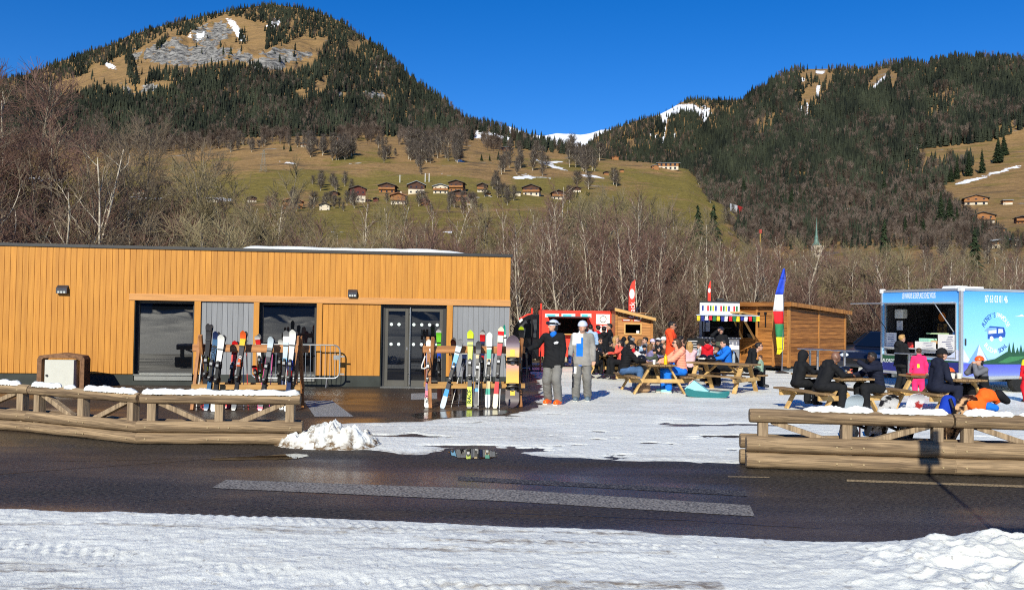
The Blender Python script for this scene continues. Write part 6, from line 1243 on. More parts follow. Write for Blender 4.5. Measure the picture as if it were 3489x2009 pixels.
a, b = lh(3068, 1010), lh(3194, 1008); tw_ = abs(b.y - a.y)
text('slogan', 'LE PARADIS SE DÉPLACE CHEZ VOUS', .235, PW1, trl, FRAME((a + b) / 2 + Vector((0, 0, .01)), (0, -1, 0), (0, 0, 1)), .001, sx=tw_ / 4.30, bold=.002)
def flath(name, pts, mat, off=.003): return MB().prism([(-off, *tl(x, y)) for x, y in pts], (.0015, 0, 0)).build(name, mat, trl)
flath('lake_print', [(3004, 1270), (3004, 1232), (3274, 1232), (3274, 1282)], PN1); flath('shore_print', [(3004, 1232), (3004, 1205), (3080, 1212), (3180, 1226), (3274, 1230), (3274, 1234)], PG1, .0045); flath('ice_peak_print', [(3200, 1226), (3240, 1208), (3262, 1190), (3274, 1200), (3274, 1230)], PI1, .006)
text('lower_lettering', "AUDREY'S", .15, PW1, trl, FRAME(lh(3030, 1228) + Vector((-.006, 0, 0)), (0, -1, 0), (0, 0, 1)), .001, sx=.8)
m = MB(); m.b2(1.0, 1.6, .7, 1.2, zt + .03, zt + .14); m.prism([(.5, .7, zt + .03), (.6, .7, zt + .15), (1.0, .7, zt + .15), (1.0, .7, zt + .03)], (0, .5, 0)); m.build('roof_vent', WPL, trl, bev=.015)
MB().b2(-.02, 0, .07, .11, 1.32, 1.52).build('door_handle', ANTH, trl, bev=.01) if False else MB().b2(.12, .16, -.035, -.0, 1.32, 1.50).build('door_handle', ANTH, trl, bev=.01)
for x in (2.2, 3.0):
    w_ = MB().lathe((0, 0, 0), [(.12, -.08), (.29, -.09), (.31, -.05), (.31, .05), (.29, .09), (.12, .08)], 20).build('wheel', P('tyre_black', (28, 28, 28), rough=.8), trl, smooth=True); w_.rotation_euler = (R(90), 0, 0); w_.location = (x, .12, .31)
MB().b2(.05, LX, .3, .38, zb - .16, zb - .06).build('chassis_beam', GALV, trl); MB().b2(.05, LX, 2.5, 2.58, zb - .16, zb - .06).build('chassis_beam', GALV, trl)
for x, y in ((.25, .34), (.25, 2.5)): MB().b2(x - .03, x + .03, y - .03, y + .03, 0, zb - .06).build('jack_leg', GALV, trl)

# ------------------------------------------------------------------ timber cabin stall
BA = R(40); BO = Vector((10.4, 33.0, 0)); BX = Vector((math.cos(BA), math.sin(BA), 0)); BY = Vector((-math.sin(BA), math.cos(BA), 0))
CAB = [M('cabin_plank_%s' % 'abc'[i], tuple(k * f for k in (.36, .150, .036)), rough=.55, s=2.5, st=(.6, .6, 7), c2=tuple(k * f for k in (.19, .072, .018)), bump=.2, bd=.004) for i, f in enumerate((1, .82, 1.15))]
CABP = M('cabin_post_timber', (.42, .19, .05), rough=.55, s=2.5, st=(5, 5, .6), c2=(.27, .11, .028))
cab_ = empty('timber_cabin', BO, BA, 'honey brown timber cabin stall with a sloping roof beside the tall prayer flag', 'cabin')
zf, hL, LXc, LYc = .22, 2.56, 4.0, 2.2
def planks_h(name, par, u0, u1, z0, ztop, axis, off, mats, hgt=.145, holes=(), seed=1):
    rb = random.Random(seed); m = MB(); z = z0
    while z < max(ztop(u0), ztop(u1)) - .01:
        segs = [(u0, u1)]
        for (a, b, c, d) in holes:
            if z + hgt * .5 > c and z + hgt * .5 < d: segs = [s for q in segs for s in ((q[0], min(q[1], a)), (max(q[0], b), q[1])) if s[1] - s[0] > .02]
        k = rb.randrange(len(mats))
        for a, b in segs:
            za, zb2 = min(z + hgt - .006, ztop(a)), min(z + hgt - .006, ztop(b))
            if za - z < .01 and zb2 - z < .01: continue
            za = max(za, z + .005); zb2 = max(zb2, z + .005)
            if axis == 'x': m.prism([(a, off - .012, z), (b, off - .012, z), (b, off + .002, zb2), (a, off + .002, za)], (0, .03, 0), k)
            else: m.prism([(off - .012, a, z), (off - .012, b, z), (off + .002, b, zb2), (off + .002, a, za)], (.03, 0, 0), k)
        z += hgt
    return m.build(name, mats, par)
zs = lambda x: hL - .062 * x
planks_h('side_wall', cab_, 0, LXc, zf, lambda u: zs(u) - .05, 'x', 0, CAB, seed=3)
def fy(px, py): p = hit(px, py, BO, BX) - BO; return p.dot(BY), p.z
wy0, wz1 = fy(2576, 1076); wy1, wz0 = fy(2530, 1148)
planks_h('front_wall', cab_, 0, LYc, zf, lambda u: hL - .08, 'y', 0, CAB, holes=((wy0, wy1, wz0, wz1),), seed=5)
MB().b2(.04, LXc, LYc - .03, LYc, zf, 2.2).b2(LXc - .03, LXc, .04, LYc - .03, zf, 2.2).b2(0, LXc, 0, LYc, zf - .1, zf - .01).b2(1.6, 1.63, .04, LYc, zf, 2.2).build('inner_wall', DARKI, cab_)
for x, y in ((-.03, -.03), (LXc - .05, -.03), (LXc * .50, -.03), (-.03, LYc - .05), (-.03, wy0 - .10), (-.03, .62)):
    MB().b2(x, x + .10, y, y + .10, zf - .05, zs(max(0, x)) - .055).build('post', CABP, cab_, bev=.006)
MB().prism([(-.18, -.18, zs(-.18) - .03), (LXc + .18, -.18, zs(LXc + .18) - .03), (LXc + .18, -.18, zs(LXc + .18) + .03), (-.18, -.18, zs(-.18) + .03)], (0, LYc + .36, 0)).build('roof', RFD, cab_)
MB().prism([(-.20, -.20, zs(-.2) - .10), (LXc + .2, -.20, zs(LXc + .2) - .10), (LXc + .2, -.20, zs(LXc + .2) + .05), (-.20, -.20, zs(-.2) + .05)], (0, .03, 0)).build('fascia', CABP, cab_); MB().b2(-.21, -.18, -.17, LYc + .2, zs(-.2) - .12, zs(-.2) + .05).build('fascia', CAB[1], cab_)
PALE = M('fresh_pine', (.62, .36, .12), var=.15, s=3, st=(.6, 5, 5)); MB().prism([(-.02, wy0 - .05, wz1 + .0), (-.95, wy0 - .05, wz1 + .10), (-.95, wy0 - .05, wz1 + .15), (-.02, wy0 - .05, wz1 + .05)], (0, wy1 - wy0 + .6, 0)).build('hatch_flap', PALE, cab_)
MB().beam((-.05, wy0 + .02, wz0 - .05), (-.90, wy0 + .10, wz1 + .10), .06, .06).build('hatch_strut', PALE, cab_); MB().beam((-.05, wy1 - .02, wz0 - .05), (-.90, wy1 - .10, wz1 + .10), .06, .06).build('hatch_strut', PALE, cab_)
for x in (2587, 2610): y, z = fy(x, 1088); MB().b2(-.05, -.02, y - .02, y + .02, z - .28, z + .2).b2(-.06, -.02, y - .05, y + .05, z + .2, z + .28).build('iron_hook', BKM, cab_)
for x, y in ((.3, .2), (3.6, .2), (.3, 1.9)): MB().b2(x - .2, x + .2, y - .2, y + .2, 0, zf - .1).build('block', P('concrete_block', (120, 130, 140)), cab_)
# white prayer-flag stall
D0 = 33.9
def box_px(x0, x1, y0, y1, d): a, b = at(x0, y0, d), at(x1, y1, d); return a.x, b.x, b.z, a.z
x0, x1, _, zt2 = box_px(2385, 2519, 1029, 1200, D0); cv = empty('snack_stall', ((x0 + x1) / 2, D0, 0), 0, 'white snack stall with painted prayer flags above its awning', 'food stall'); W2 = (x1 - x0) / 2
zsg = at(2450, 1071, D0).z; zop = at(2450, 1086, D0).z; zct = at(2450, 1152, D0).z
MB().b2(-W2, W2, 0, .08, zsg, zt2).build('sign_board', WPL, cv, bev=.01); MB().b2(-W2, W2, -.04, .1, zt2, zt2 + .05).build('sign_cap', ANTH, cv)
MB().b2(-W2 + .25, W2, .08, .9, zt2 - .1, zt2 - .03).b2(-W2 + .25, W2, .85, .9, .3, zt2 - .1).b2(-W2 + .25, -W2 + .29, .3, .85, .3, zt2 - .1).b2(W2 - .04, W2, .08, .85, .3, zt2 - .1).build('shell', DARKI, cv)
MB().b2(-W2, W2, 0, .06, .3, zct).build('front_panel', P('dull_panel', (120, 122, 128)), cv); MB().b2(-W2 - .05, W2, -.25, .3, zct, zct + .04).build('counter', P('dull_counter', (140, 142, 148)), cv); MB().b2(-W2, -W2 + .09, -.01, .08, zct, zsg).b2(-W2, -W2 + .09, -.01, .08, zct - .01, zct).build('jamb', P('dull_panel', (120, 122, 128)), cv)
menu(0, .3, 0, .1, 0) if False else None
MB().b2(-W2 + .20, -W2 + .46, .30, .32, zct + .25, zct + .75).build('menu_poster', P('poster_grey', (165, 170, 180)), cv); MB().b2(-W2 + .28, -W2 + .40, .29, .299, zct + .60, zct + .68).build('poster_heading', PB1, cv); MB().b2(W2 - .40, W2 - .02, -.02, -.003, zct - .42, zct - .05).build('notice', PAPER, cv)
MB().b2(-W2 * .1, W2 * .25, .1, .4, zt2 + .05, zt2 + .16).build('roof_vent', ANTH, cv, bev=.03)
FC = [P('flag_blue', (35, 50, 130), rough=.8), P('flag_white', (215, 218, 222), rough=.8), P('flag_red', (205, 35, 50), rough=.8), P('flag_green', (35, 110, 65), rough=.8), P('flag_yellow', (225, 195, 45), rough=.8)]
for i in range(14):
    x = -W2 + .06 + (2 * W2 - .12) * (i + .5) / 14; MB().b2(x - .035, x + .035, -.006, -.001, zsg + .13, zt2 - .13).build('painted_flag', FC[i % 5], cv)
a0, a1 = at(2330, 1078, 32.3), at(2545, 1078, 32.3)
aw = MB(); aw.prism([(-W2, -.02, zsg - .02), (W2 + .2, -.02, zsg - .02), (W2 + .35, -1.5, zsg - .05), (-W2 - .45, -1.5, zsg - .05)], (0, 0, .025)); aw.build('awning', P('awning_pale_blue', (190, 205, 222), rough=.6), cv)
fl = empty('prayer_flag_string', (cv.location.x, D0 - 1.55, 0), 0, 'string of small coloured prayer flags hanging along the white awning', 'bunting')
xa, xb = -W2 - .45, W2 + .35; n = 16
MB().tube([(xa + (xb - xa) * i / 12, 0, zsg - .06 - .02 * math.sin(math.pi * i / 12)) for i in range(13)], .006, 5).build('cord', BKM, fl)
for i in range(n):
    x = xa + (xb - xa) * (i + .5) / n; z1 = zsg - .065; hh = .18 * rnd.uniform(.85, 1.1); t_ = rnd.uniform(-.02, .02); m = MB(); k = 5
    for r_ in range(k + 1):
        for c in range(3): m.v.append((x + (c - 1) * .058 + t_ * r_ / k, .012 * math.sin(r_ * 1.3 + i + c), z1 - hh * r_ / k))
    m.f = [(r_ * 3 + c, r_ * 3 + c + 1, r_ * 3 + c + 4, r_ * 3 + c + 3) for r_ in range(k) for c in range(2)]; m.m = [0] * len(m.f); m.build('pennant', FC[(4, 0, 1, 2, 3)[i % 5]], fl, smooth='all')
# chalk board beside the stall
p = at(2370, 1205, 30.5); q = empty('menu_chalkboard', (p.x, 30.5, 0), R(-8), 'black chalkboard menu with white writing beside the snack stall', 'chalkboard'); zt3 = at(2370, 1152, 30.5).z
MB().b2(-.30, .30, -.02, .02, .3, zt3).build('board', P('chalkboard', (24, 26, 27), rough=.8), q)
rb = random.Random(4)
for i in range(9): MB().b2(-.25, -.25 + rb.uniform(.25, .48), -.025, -.021, zt3 - .1 - i * .085 - .012, zt3 - .1 - i * .085 + .012).build('chalk_line', PAPER, q)
for s_ in (-1, 1): MB().beam((s_ * .27, 0, 0), (s_ * .27, 0, .3), .04, .04).build('leg', CABP, q)
# tall prayer flag
b = gnd(2664, 1272); d = b.y; q = empty('prayer_flag', b, 0, 'tall prayer flag with blue white red green and yellow bands on a pole', 'flag')
tp = at(2673, 912, d); MB().tube([(0, 0, 0), (tp.x - b.x, 0, tp.z)], [.022, .012], 8).build('pole', PGR, q, smooth=True); MB().lathe((0, 0, 0), [(.25, 0), (.25, .04), (.05, .10)], 16).build('foot', ANTH, q)
prof = [(915, 2668, 2674, 0), (950, 2657, 2677, 0), (1003, 2641, 2668, 1), (1060, 2634, 2669, 2), (1103, 2640, 2670, 3), (1148, 2644, 2672, 4), (1190, 2648, 2670, 4), (1207, 2646, 2656, 4)]
for j in range(7):
    m = MB(); (ya_, l0, r0_, c), (yb2, l1, r1_, _) = prof[j], prof[j + 1]
    for r_ in range(6):
        t = r_ / 5
        for cc in range(6):
            u = cc / 5; v = at((l0 + (l1 - l0) * t) * (1 - u) + (r0_ + (r1_ - r0_) * t) * u, ya_ + (yb2 - ya_) * t, d - .03 + .05 * math.sin(u * 5 + (ya_ + (yb2 - ya_) * t) * .03)); m.v.append(v - b)
    m.f = [(r_ * 6 + c2, r_ * 6 + c2 + 1, r_ * 6 + c2 + 7, r_ * 6 + c2 + 6) for r_ in range(5) for c2 in range(5)]; m.m = [0] * 25
    o = m.build('cloth_band', (P('flag_bright_blue', (40, 75, 205), rough=.8), FC[1], P('flag_bright_red', (222, 30, 40), rough=.8), P('flag_mid_green', (45, 130, 85), rough=.8), P('flag_bright_yellow', (235, 215, 40), rough=.8))[prof[j][3]], q, smooth='all'); sd_ = o.modifiers.new('thick', 'SOLIDIFY'); sd_.thickness = .006
# ------------------------------------------------------------------ red food truck, booth, feather flags
RED = P('truck_red', (228, 68, 52), rough=.35, var=.04); BLKG = P('truck_black', (22, 22, 26), rough=.2, spec=.6); CYAN = P('print_cyan', (95, 205, 225), rough=.4, var=.1)
d = 33.0; s_ = d / FL; X = lambda px: at(px, 1080, d).x; ZZ = lambda px, py: at(px, py, d).z
rt_ = empty('food_truck', (X(1930), d, 0), 0, 'red food truck with white framed prints over its serving window', 'food truck'); ox = X(1930); A = lambda px: X(px) - ox
zt4 = ZZ(1930, 1057); o0, o1 = A(1872), A(2000); zo0, zo1 = ZZ(1930, 1136), ZZ(1930, 1083)
m = MB(); xL, xR = A(1838), A(2094); m.b2(xL, o0, 0, .05, .45, zt4); m.b2(o1, xR, 0, .05, .45, zt4); m.b2(o0, o1, 0, .05, .45, zo0); m.b2(o0, o1, 0, .05, zo1, zt4); m.b2(xL, xR, .05, 1.9, zt4 - .05, zt4); m.b2(xL, xL + .04, .05, 1.9, .45, zt4 - .05); m.b2(xR - .04, xR, .05, 1.9, .45, zt4 - .05); m.b2(xL, xR, 1.86, 1.9, .45, zt4 - .05); m.build('body', RED, rt_)
MB().b2(xL + .04, xR - .04, 1.2, 1.24, .5, zt4 - .06).build('interior_wall', DARKI, rt_); MB().b2(o0, o1, -.25, .1, zo0 - .04, zo0).build('counter', PALE, rt_); MB().b2(o0 - .05, o1 + .05, -.95, -.0, zo1 + .02, zo1 + .06).build('awning', P('awning_dark', (60, 62, 68)), rt_)
for a, b2 in ((1857, 1905), (1913, 1960), (1978, 2015)): MB().b2(A(a), A(b2), -.012, -.001, zo1 + .02, ZZ(a, 1068)).build('print_frame', WPL, rt_, bev=.004); MB().b2(A(a) + .05, A(b2) - .14, -.018, -.013, zo1 + .05, ZZ(a, 1068) - .03).build('print', CYAN, rt_)
MB().b2(A(2031), A(2078), -.012, -.001, ZZ(2050, 1104), ZZ(2050, 1070)).build('white_panel', WPL, rt_, bev=.004); cxp, czp = A(2055), ZZ(2055, 1087)
MB().tube([(cxp + .12 * math.cos(k * .5236), -.016, czp + .12 * math.sin(k * .5236)) for k in range(12)], .010, 5, cap=True).build('round_logo', ANTH, rt_)
for i, x in enumerate((2040, 2056)): MB().b2(A(x), A(x + 12), -.03, -.01, ZZ(x, 1135), ZZ(x, 1108)).build('menu_sheet', PAPER, rt_); MB().b2(A(x) + .02, A(x + 12) - .02, -.034, -.031, ZZ(x, 1116), ZZ(x, 1112)).build('menu_heading', PRD, rt_)
pts = [(1745, 1235), (1745, 1160), (1752, 1115), (1770, 1088), (1800, 1072), (1838, 1070), (1838, 1235)]
cb = MB().prism([(A(x), .1, max(.35, ZZ(x, y))) for x, y in pts], (0, 1.7, 0)).build('cab', BLKG, rt_, bev=.02)
MB().prism([(A(x), .02, ZZ(x, y)) for x, y in ((1768, 1150), (1772, 1112), (1790, 1090), (1830, 1086), (1830, 1150))], (0, .07, 0)).build('side_window', GLASS, cb); MB().prism([(A(x), .09, ZZ(x, y)) for x, y in ((1770, 1089), (1800, 1073), (1815, 1070), (1815, 1066), (1798, 1068), (1768, 1085))], (0, 1.72, 0)).build('roof_edge', RED, cb)
MB().prism([(A(x), .05, ZZ(x, y)) for x, y in ((1767, 1092), (1778, 1083), (1782, 1090), (1772, 1100))], (0, .045, 0)).build('white_flash', WPL, cb)
for x in (1785, 2010):
    w_ = MB().lathe((0, 0, 0), [(.12, -.09), (.31, -.10), (.33, -.05), (.33, .05), (.31, .10), (.12, .09)], 20).build('wheel', P('tyre_black', (28, 28, 28)), rt_, smooth=True); w_.rotation_euler = (R(90), 0, 0); w_.location = (A(x), .14, .33)
for px_, pt_, l in ((1813, 1050, 'dark pole with a red tip in front of the red truck cab'), (1844, 1034, 'red pole standing at the corner of the red truck')):
    t = at(px_, pt_, 31); q = empty('banner_pole', (t.x, 31, 0), 0, l, 'pole'); MB().tube([(0, 0, .04), (0, 0, t.z)], .03, 8).build('shaft', BKM if px_ < 1820 else PRD, q); MB().tube([(0, 0, t.z - .2), (0, 0, t.z + .01)], .036, 8).build('tip', RED, q); MB().b2(-.3, .3, -.3, .3, 0, .04).build('foot', ANTH, q)
d = 31.5; X = lambda px: at(px, 1080, d).x; ZZ = lambda px, py: at(px, py, d).z
hx0, hx1 = X(2099), X(2222); k = empty('wooden_booth', ((hx0 + hx1) / 2, d, 0), 0, 'small wooden booth with a slanting roof and a serving window', 'booth'); oc = (hx0 + hx1) / 2; A = lambda px: X(px) - oc; W2 = (hx1 - hx0) / 2
BTH = [M('booth_plank_%s' % 'ab'[i], tuple(q * f for q in (.50, .215, .050)), rough=.55, s=2.5, st=(.6, .6, 7), c2=tuple(q * f for q in (.34, .135, .03))) for i, f in enumerate((1, .88))]
zl, zr_ = ZZ(2099, 1056), ZZ(2222, 1090); zrf = lambda u: zl + (zr_ - zl) * (u + W2) / (2 * W2)
wa, wb, wz0_, wz1_ = A(2131), A(2182), ZZ(2155, 1135), ZZ(2155, 1105)
planks_h('front_wall', k, -W2, W2, .1, zrf, 'x', 0, BTH, hgt=.10, holes=((wa, wb, wz0_, wz1_),), seed=2)
MB().b2(-W2, -W2 + .03, .03, 1.6, .1, zl).b2(W2 - .03, W2, .03, 1.6, .1, zr_).b2(-W2, W2, 1.57, 1.6, .1, zr_).build('wall', BTH[1], k); MB().b2(-W2 + .04, W2 - .04, 1.0, 1.03, .1, zr_ - .05).build('interior', DARKI, k)
MB().prism([(-W2 - .08, -.25, zrf(-W2) + .04), (W2 + .10, -.25, zrf(W2) + .03), (W2 + .10, -.25, zrf(W2) + .09), (-W2 - .08, -.25, zrf(-W2) + .10)], (0, 2.1, 0)).build('roof', RFD, k); MB().prism([(-W2 - .08, -.27, zrf(-W2) - .03), (W2 + .10, -.27, zrf(W2) - .03), (W2 + .10, -.27, zrf(W2) + .07), (-W2 - .08, -.27, zrf(-W2) + .08)], (0, .02, 0)).build('fascia', PALE, k)
for x in (-W2 - .03, W2 - .05): MB().b2(x, x + .08, -.05, .04, .08, zrf(x) - .02).build('corner_post', BTH[1], k)
m = MB()
for q in ((wa - .05, wa, wz0_ - .05, wz1_ + .05), (wb, wb + .05, wz0_ - .05, wz1_ + .05), (wa, wb, wz0_ - .05, wz0_), (wa, wb, wz1_, wz1_ + .05)): m.b2(q[0], q[1], -.03, .03, q[2], q[3])
m.build('window_frame', PALE, k); MB().b2(wb - .13, wb - .03, .05, .12, wz0_, wz0_ + .10).build('small_box', PAPER, k)
for a, b2, y0, y1 in ((2139, 2163, 1077, 1083), (2120, 2148, 1087, 1093), (2157, 2183, 1088, 1094)): MB().b2(A(a), A(b2), -.03, -.014, ZZ(a, y1), ZZ(a, y0)).build('sign_plate', PRD, k); MB().b2(A(a) + .03, A(b2) - .03, -.034, -.031, ZZ(a, y1) + .015, ZZ(a, y0) - .015).build('sign_text_band', PAPER, k)
def feather(px0, px1, ytop, ybot, d, label, edge=False):
    B0 = at((px0 + px1) / 2, 1150, d); k = empty('feather_flag', (B0.x, d, 0), 0, label, 'flag', 'red feather flags'); a, b2 = at(px0, ybot, d), at(px1, ytop, d); w_ = b2.x - a.x; h = b2.z - a.z
    pts = [(0, 0), (w_, 0), (w_, h), (w_ * .80, h * .985), (w_ * .5, h * .93), (w_ * .22, h * .82), (w_ * .06, h * .66)]
    MB().prism([(x - w_ / 2, 0, a.z + z) for x, z in pts], (0, .012, 0)).build('cloth', RED, k)
    MB().tube([(-w_ / 2 - .01, 0, .02), (-w_ / 2 - .01, 0, a.z + h * .62), (-w_ * .28, 0, a.z + h * .83), (0, 0, a.z + h * .94), (w_ / 2, 0, a.z + h + .01)], [.018, .018, .014, .012, .008], 6).build('pole', BKM, k, smooth=True); MB().b2(-.35, .35, -.35, .35, 0, .03).build('foot', ANTH, k)
    r_ = w_ * .40; MB().prism([(r_ * .98 * math.cos(q * .39) + w_ * .02, -.004, a.z + h * .60 + r_ * 1.9 * math.sin(q * .39)) for q in range(16)], (0, .003, 0)).build('round_logo', WPL, k)
    if not edge: text('flag_lettering', 'Snack', .30, WPL, k, FRAME((w_ * .12, -.006, a.z + h * .14), (0, 0, 1), (-1, 0, 0)), .001)
feather(2139, 2163, 952, 1075, 35.5, 'red feather flag with a white disc rising behind the wooden booth'); feather(2409, 2421, 955, 1040, 37, 'narrow red feather flag seen edge-on behind the prayer flag stall', True)
# ------------------------------------------------------------------ parked cars
def car(loc, rz, paint, label):
    k = empty('parked_car', loc, rz, label, 'car', 'cars behind the timber cabin')      # faces local -x
    pr = [(-2.15, .35), (-2.2, .62), (-2.05, .86), (-1.2, 1.0), (2.05, 1.02), (2.2, .8), (2.18, .35)]
    MB().prism([(x, -.88, z) for x, z in pr], (0, 1.76, 0)).build('body', paint, k, bev=.07)
    MB().add([(-1.25, -.82, .99), (2.05, -.82, 1.0), (1.75, -.64, 1.56), (-.35, -.64, 1.58), (-1.25, .82, .99), (2.05, .82, 1.0), (1.75, .64, 1.56), (-.35, .64, 1.58)], [(0, 1, 2, 3), (7, 6, 5, 4), (3, 2, 6, 7), (0, 3, 7, 4), (2, 1, 5, 6), (1, 0, 4, 5)]).build('cabin', paint, k, bev=.04)
    MB().add([(-1.19, -.74, 1.04), (-.40, -.60, 1.53), (-.40, .60, 1.53), (-1.19, .74, 1.04), (-1.22, -.74, 1.06), (-.43, -.60, 1.555), (-.43, .60, 1.555), (-1.22, .74, 1.06)], [(0, 1, 2, 3), (7, 6, 5, 4), (0, 4, 5, 1), (1, 5, 6, 2), (2, 6, 7, 3), (3, 7, 4, 0)]).build('windscreen', GLASS, k)
    for s_ in (-1, 1):
        MB().prism([(-1.0, s_ * .815, 1.05), (1.85, s_ * .815, 1.05), (1.62, s_ * .69, 1.49), (-.35, s_ * .69, 1.50)], (0, s_ * .012, .003)).build('side_window', GLASS, k)
        MB().ell((-2.05, s_ * .62, .74), (.14, .20, .09), 12).build('headlight', P('headlight_glass', (205, 215, 225), rough=.1), k, smooth=True); MB().b2(-.85, -.70, s_ * .86 - .03, s_ * 1.02, 1.0, 1.13).build('mirror', paint, k, bev=.02)
        for x in (-1.35, 1.35):
            w_ = MB().lathe((0, 0, 0), [(.20, -.11), (.31, -.11), (.33, -.07), (.33, .07), (.31, .11), (.20, .11)], 20).build('wheel', P('tyre_black', (28, 28, 28)), k, smooth=True); w_.rotation_euler = (R(90), 0, 0); w_.location = (x, s_ * .80, .33); r2 = MB().lathe((0, 0, 0), [(.2, -.115), (.18, -.10), (.05, -.10)], 12).build('rim', STEEL, w_); r2.rotation_euler = (0 if s_ > 0 else R(180), 0, 0) if False else (0, 0, 0)
    MB().b2(-2.215, -2.17, -.5, .5, .48, .66).build('grille', BKM, k)
NAVYC = P('car_navy', (24, 30, 48), rough=.15, spec=.7); car((13.75, 31.8, 0), R(38), NAVYC, 'dark navy car parked beside the blue trailer'); car((15.2, 37.5, 0), R(12), BLKG, 'black car half hidden behind the timber cabin')
# ------------------------------------------------------------------ sled
SLD = P('sled_teal', (40, 115, 120), rough=.35, var=.03); SLL = P('sled_pale_aqua', (150, 215, 220), rough=.35, var=.03)
a, b = gnd(2335, 1352), gnd(2485, 1358); an = math.atan2((b - a).y, (b - a).x); Ls = (b - a).length; k = empty('sled', a + Vector((0, 0, .02)), an, 'teal plastic sled with a pale aqua bow standing on the snow', 'sled')
m = MB(); st_ = [(0, .10, .16, .20), (.06, .02, .20, .22), (.25, 0, .22, .17), (.75, 0, .22, .13), (.93, .01, .20, .15), (1.0, .08, .16, .16)]
for t, zb3, w_, zt5 in st_:
    for (y, z) in ((-w_, zt5), (-w_ * .8, zb3), (w_ * .8, zb3), (w_, zt5), (w_ * .86, zt5), (w_ * .7, zb3 + .03), (-w_ * .7, zb3 + .03), (-w_ * .86, zt5)): m.v.append((t * Ls, y, z))
for i in range(5): m.f += [(i * 8 + j, i * 8 + (j + 1) % 8, i * 8 + 8 + (j + 1) % 8, i * 8 + 8 + j) for j in range(8)]
m.f += [tuple(range(8))[::-1], tuple(40 + j for j in range(8))]; m.m = [0] * len(m.f); m.build('hull', SLD, k, smooth=True, bev=.008)
MB().add([(-.02, -.17, .19), (-.02, .17, .19), (Ls * .20, -.06, .40), (Ls * .20, .06, .40), (Ls * .55, -.22, .15), (Ls * .55, .22, .15), (Ls * .24, -.225, .17), (Ls * .24, .225, .17)], [(0, 2, 3, 1), (2, 4, 5, 3), (0, 6, 2), (6, 4, 2), (1, 3, 7), (7, 3, 5), (0, 1, 7, 6), (6, 7, 5, 4)]).build('bow_cowl', SLL, k, smooth=True, bev=.01)
MB().tube([(Ls * .18, 0, .40), (Ls * .10, 0, .34), (Ls * .06, 0, .22)], .018, 6).build('steering_grip', P('sled_pink_tan', (200, 160, 150)), k)
# ------------------------------------------------------------------ snowboards and kit behind the fence
FD = (Vector(FR[1]) - Vector(FR[0])).normalized(); FNn = Vector((-FD.y, FD.x, 0))
def fboard(px, py, tilt, W2, bands, label, off=.02):
    T = hit(px, py, Vector(FR[0]) + FNn * .12, FNn); B = Vector((T.x + tilt, 0, 0)); B = T + FNn * .42 + FD * tilt; B.z = 0.0; snowboard(B, T, W2, bands, label, True, 'snowboards leaning behind the fence')
MIX = M('print_black_white', (.62, .62, .62), s=9, c2=(.02, .02, .025), lo=.47, hi=.53, rough=.3); MIXR = M('print_white_red', (.72, .72, .74), s=8, c2=(.45, .04, .04), lo=.40, hi=.46, rough=.3); MIXO = M('print_orange_black', (.70, .45, .25), s=10, c2=(.03, .02, .02), lo=.46, hi=.54, rough=.3)
fboard(2918, 1336, -.10, .115, [(0, K['silver'])], 'pale silver snowboard leaning on the fence behind the rail'); fboard(3040, 1336, -.20, .115, [(0, MIX)], 'black and white patterned snowboard leaning on the fence'); fboard(3128, 1332, -.14, .11, [(0, MIX), (.6, K['silver']), (.75, MIXR)], 'white and red snowboard leaning on the fence'); fboard(3312, 1338, -.36, .115, [(0, MIXO)], 'orange and black snowboard tilted against the fence under the orange jacket')
for px_, l in ((2930, 'red pole standing behind the fence'), (3066, 'black pole crossing behind the fence'), (3085, 'second black pole crossing behind the fence')):
    T = hit(px_, 1420, Vector(FR[0]) + FNn * .30, FNn); B = T + FD * (.0 if px_ < 3000 else .12 * (-1 if px_ < 3070 else 1)); B.z = 0; k = empty('ski_pole', (0, 0, 0), 0, l, 'ski pole', 'poles behind the fence'); k.matrix_basis = basis(B, T + Vector((0, 0, .04))); MB().tube([(0, 0, 0), (0, 0, (T - B).length)], .010, 7).build('shaft', PRD if px_ < 3000 else PBK, k); MB().tube([(0, 0, .05), (0, 0, .07)], .03, 8).build('basket', BKM, k)
# unseen road sign, and a plain board added for its shadow on the road
sp0 = Vector((3.78, 5.55, 0)); k = empty('road_sign', sp0, 0, 'road sign on a tall pole whose shadow crosses the road', 'road sign'); MB().tube([(0, 0, -.1), (0, 0, 3.95)], .03, 10).build('pole', GALV, k); MB().b2(-.13, .13, -.04, -.01, 3.45, 3.92).build('plate', P('sign_white', (220, 220, 220)), k)
k = empty('shadow_board', sp0 + Vector((1.0, .0, 0)), 0, 'unseen wide wooden board added beside the road to cast a block of shadow on the asphalt', 'notice board'); MB().b2(-.98, .98, -.03, .03, .75, 1.62).build('board', RW, k)
for s_ in (-1, 1): MB().b2(s_ * .9 - .05, s_ * .9 + .05, .03, .12, -.1, 1.6).build('post', RWV, k)
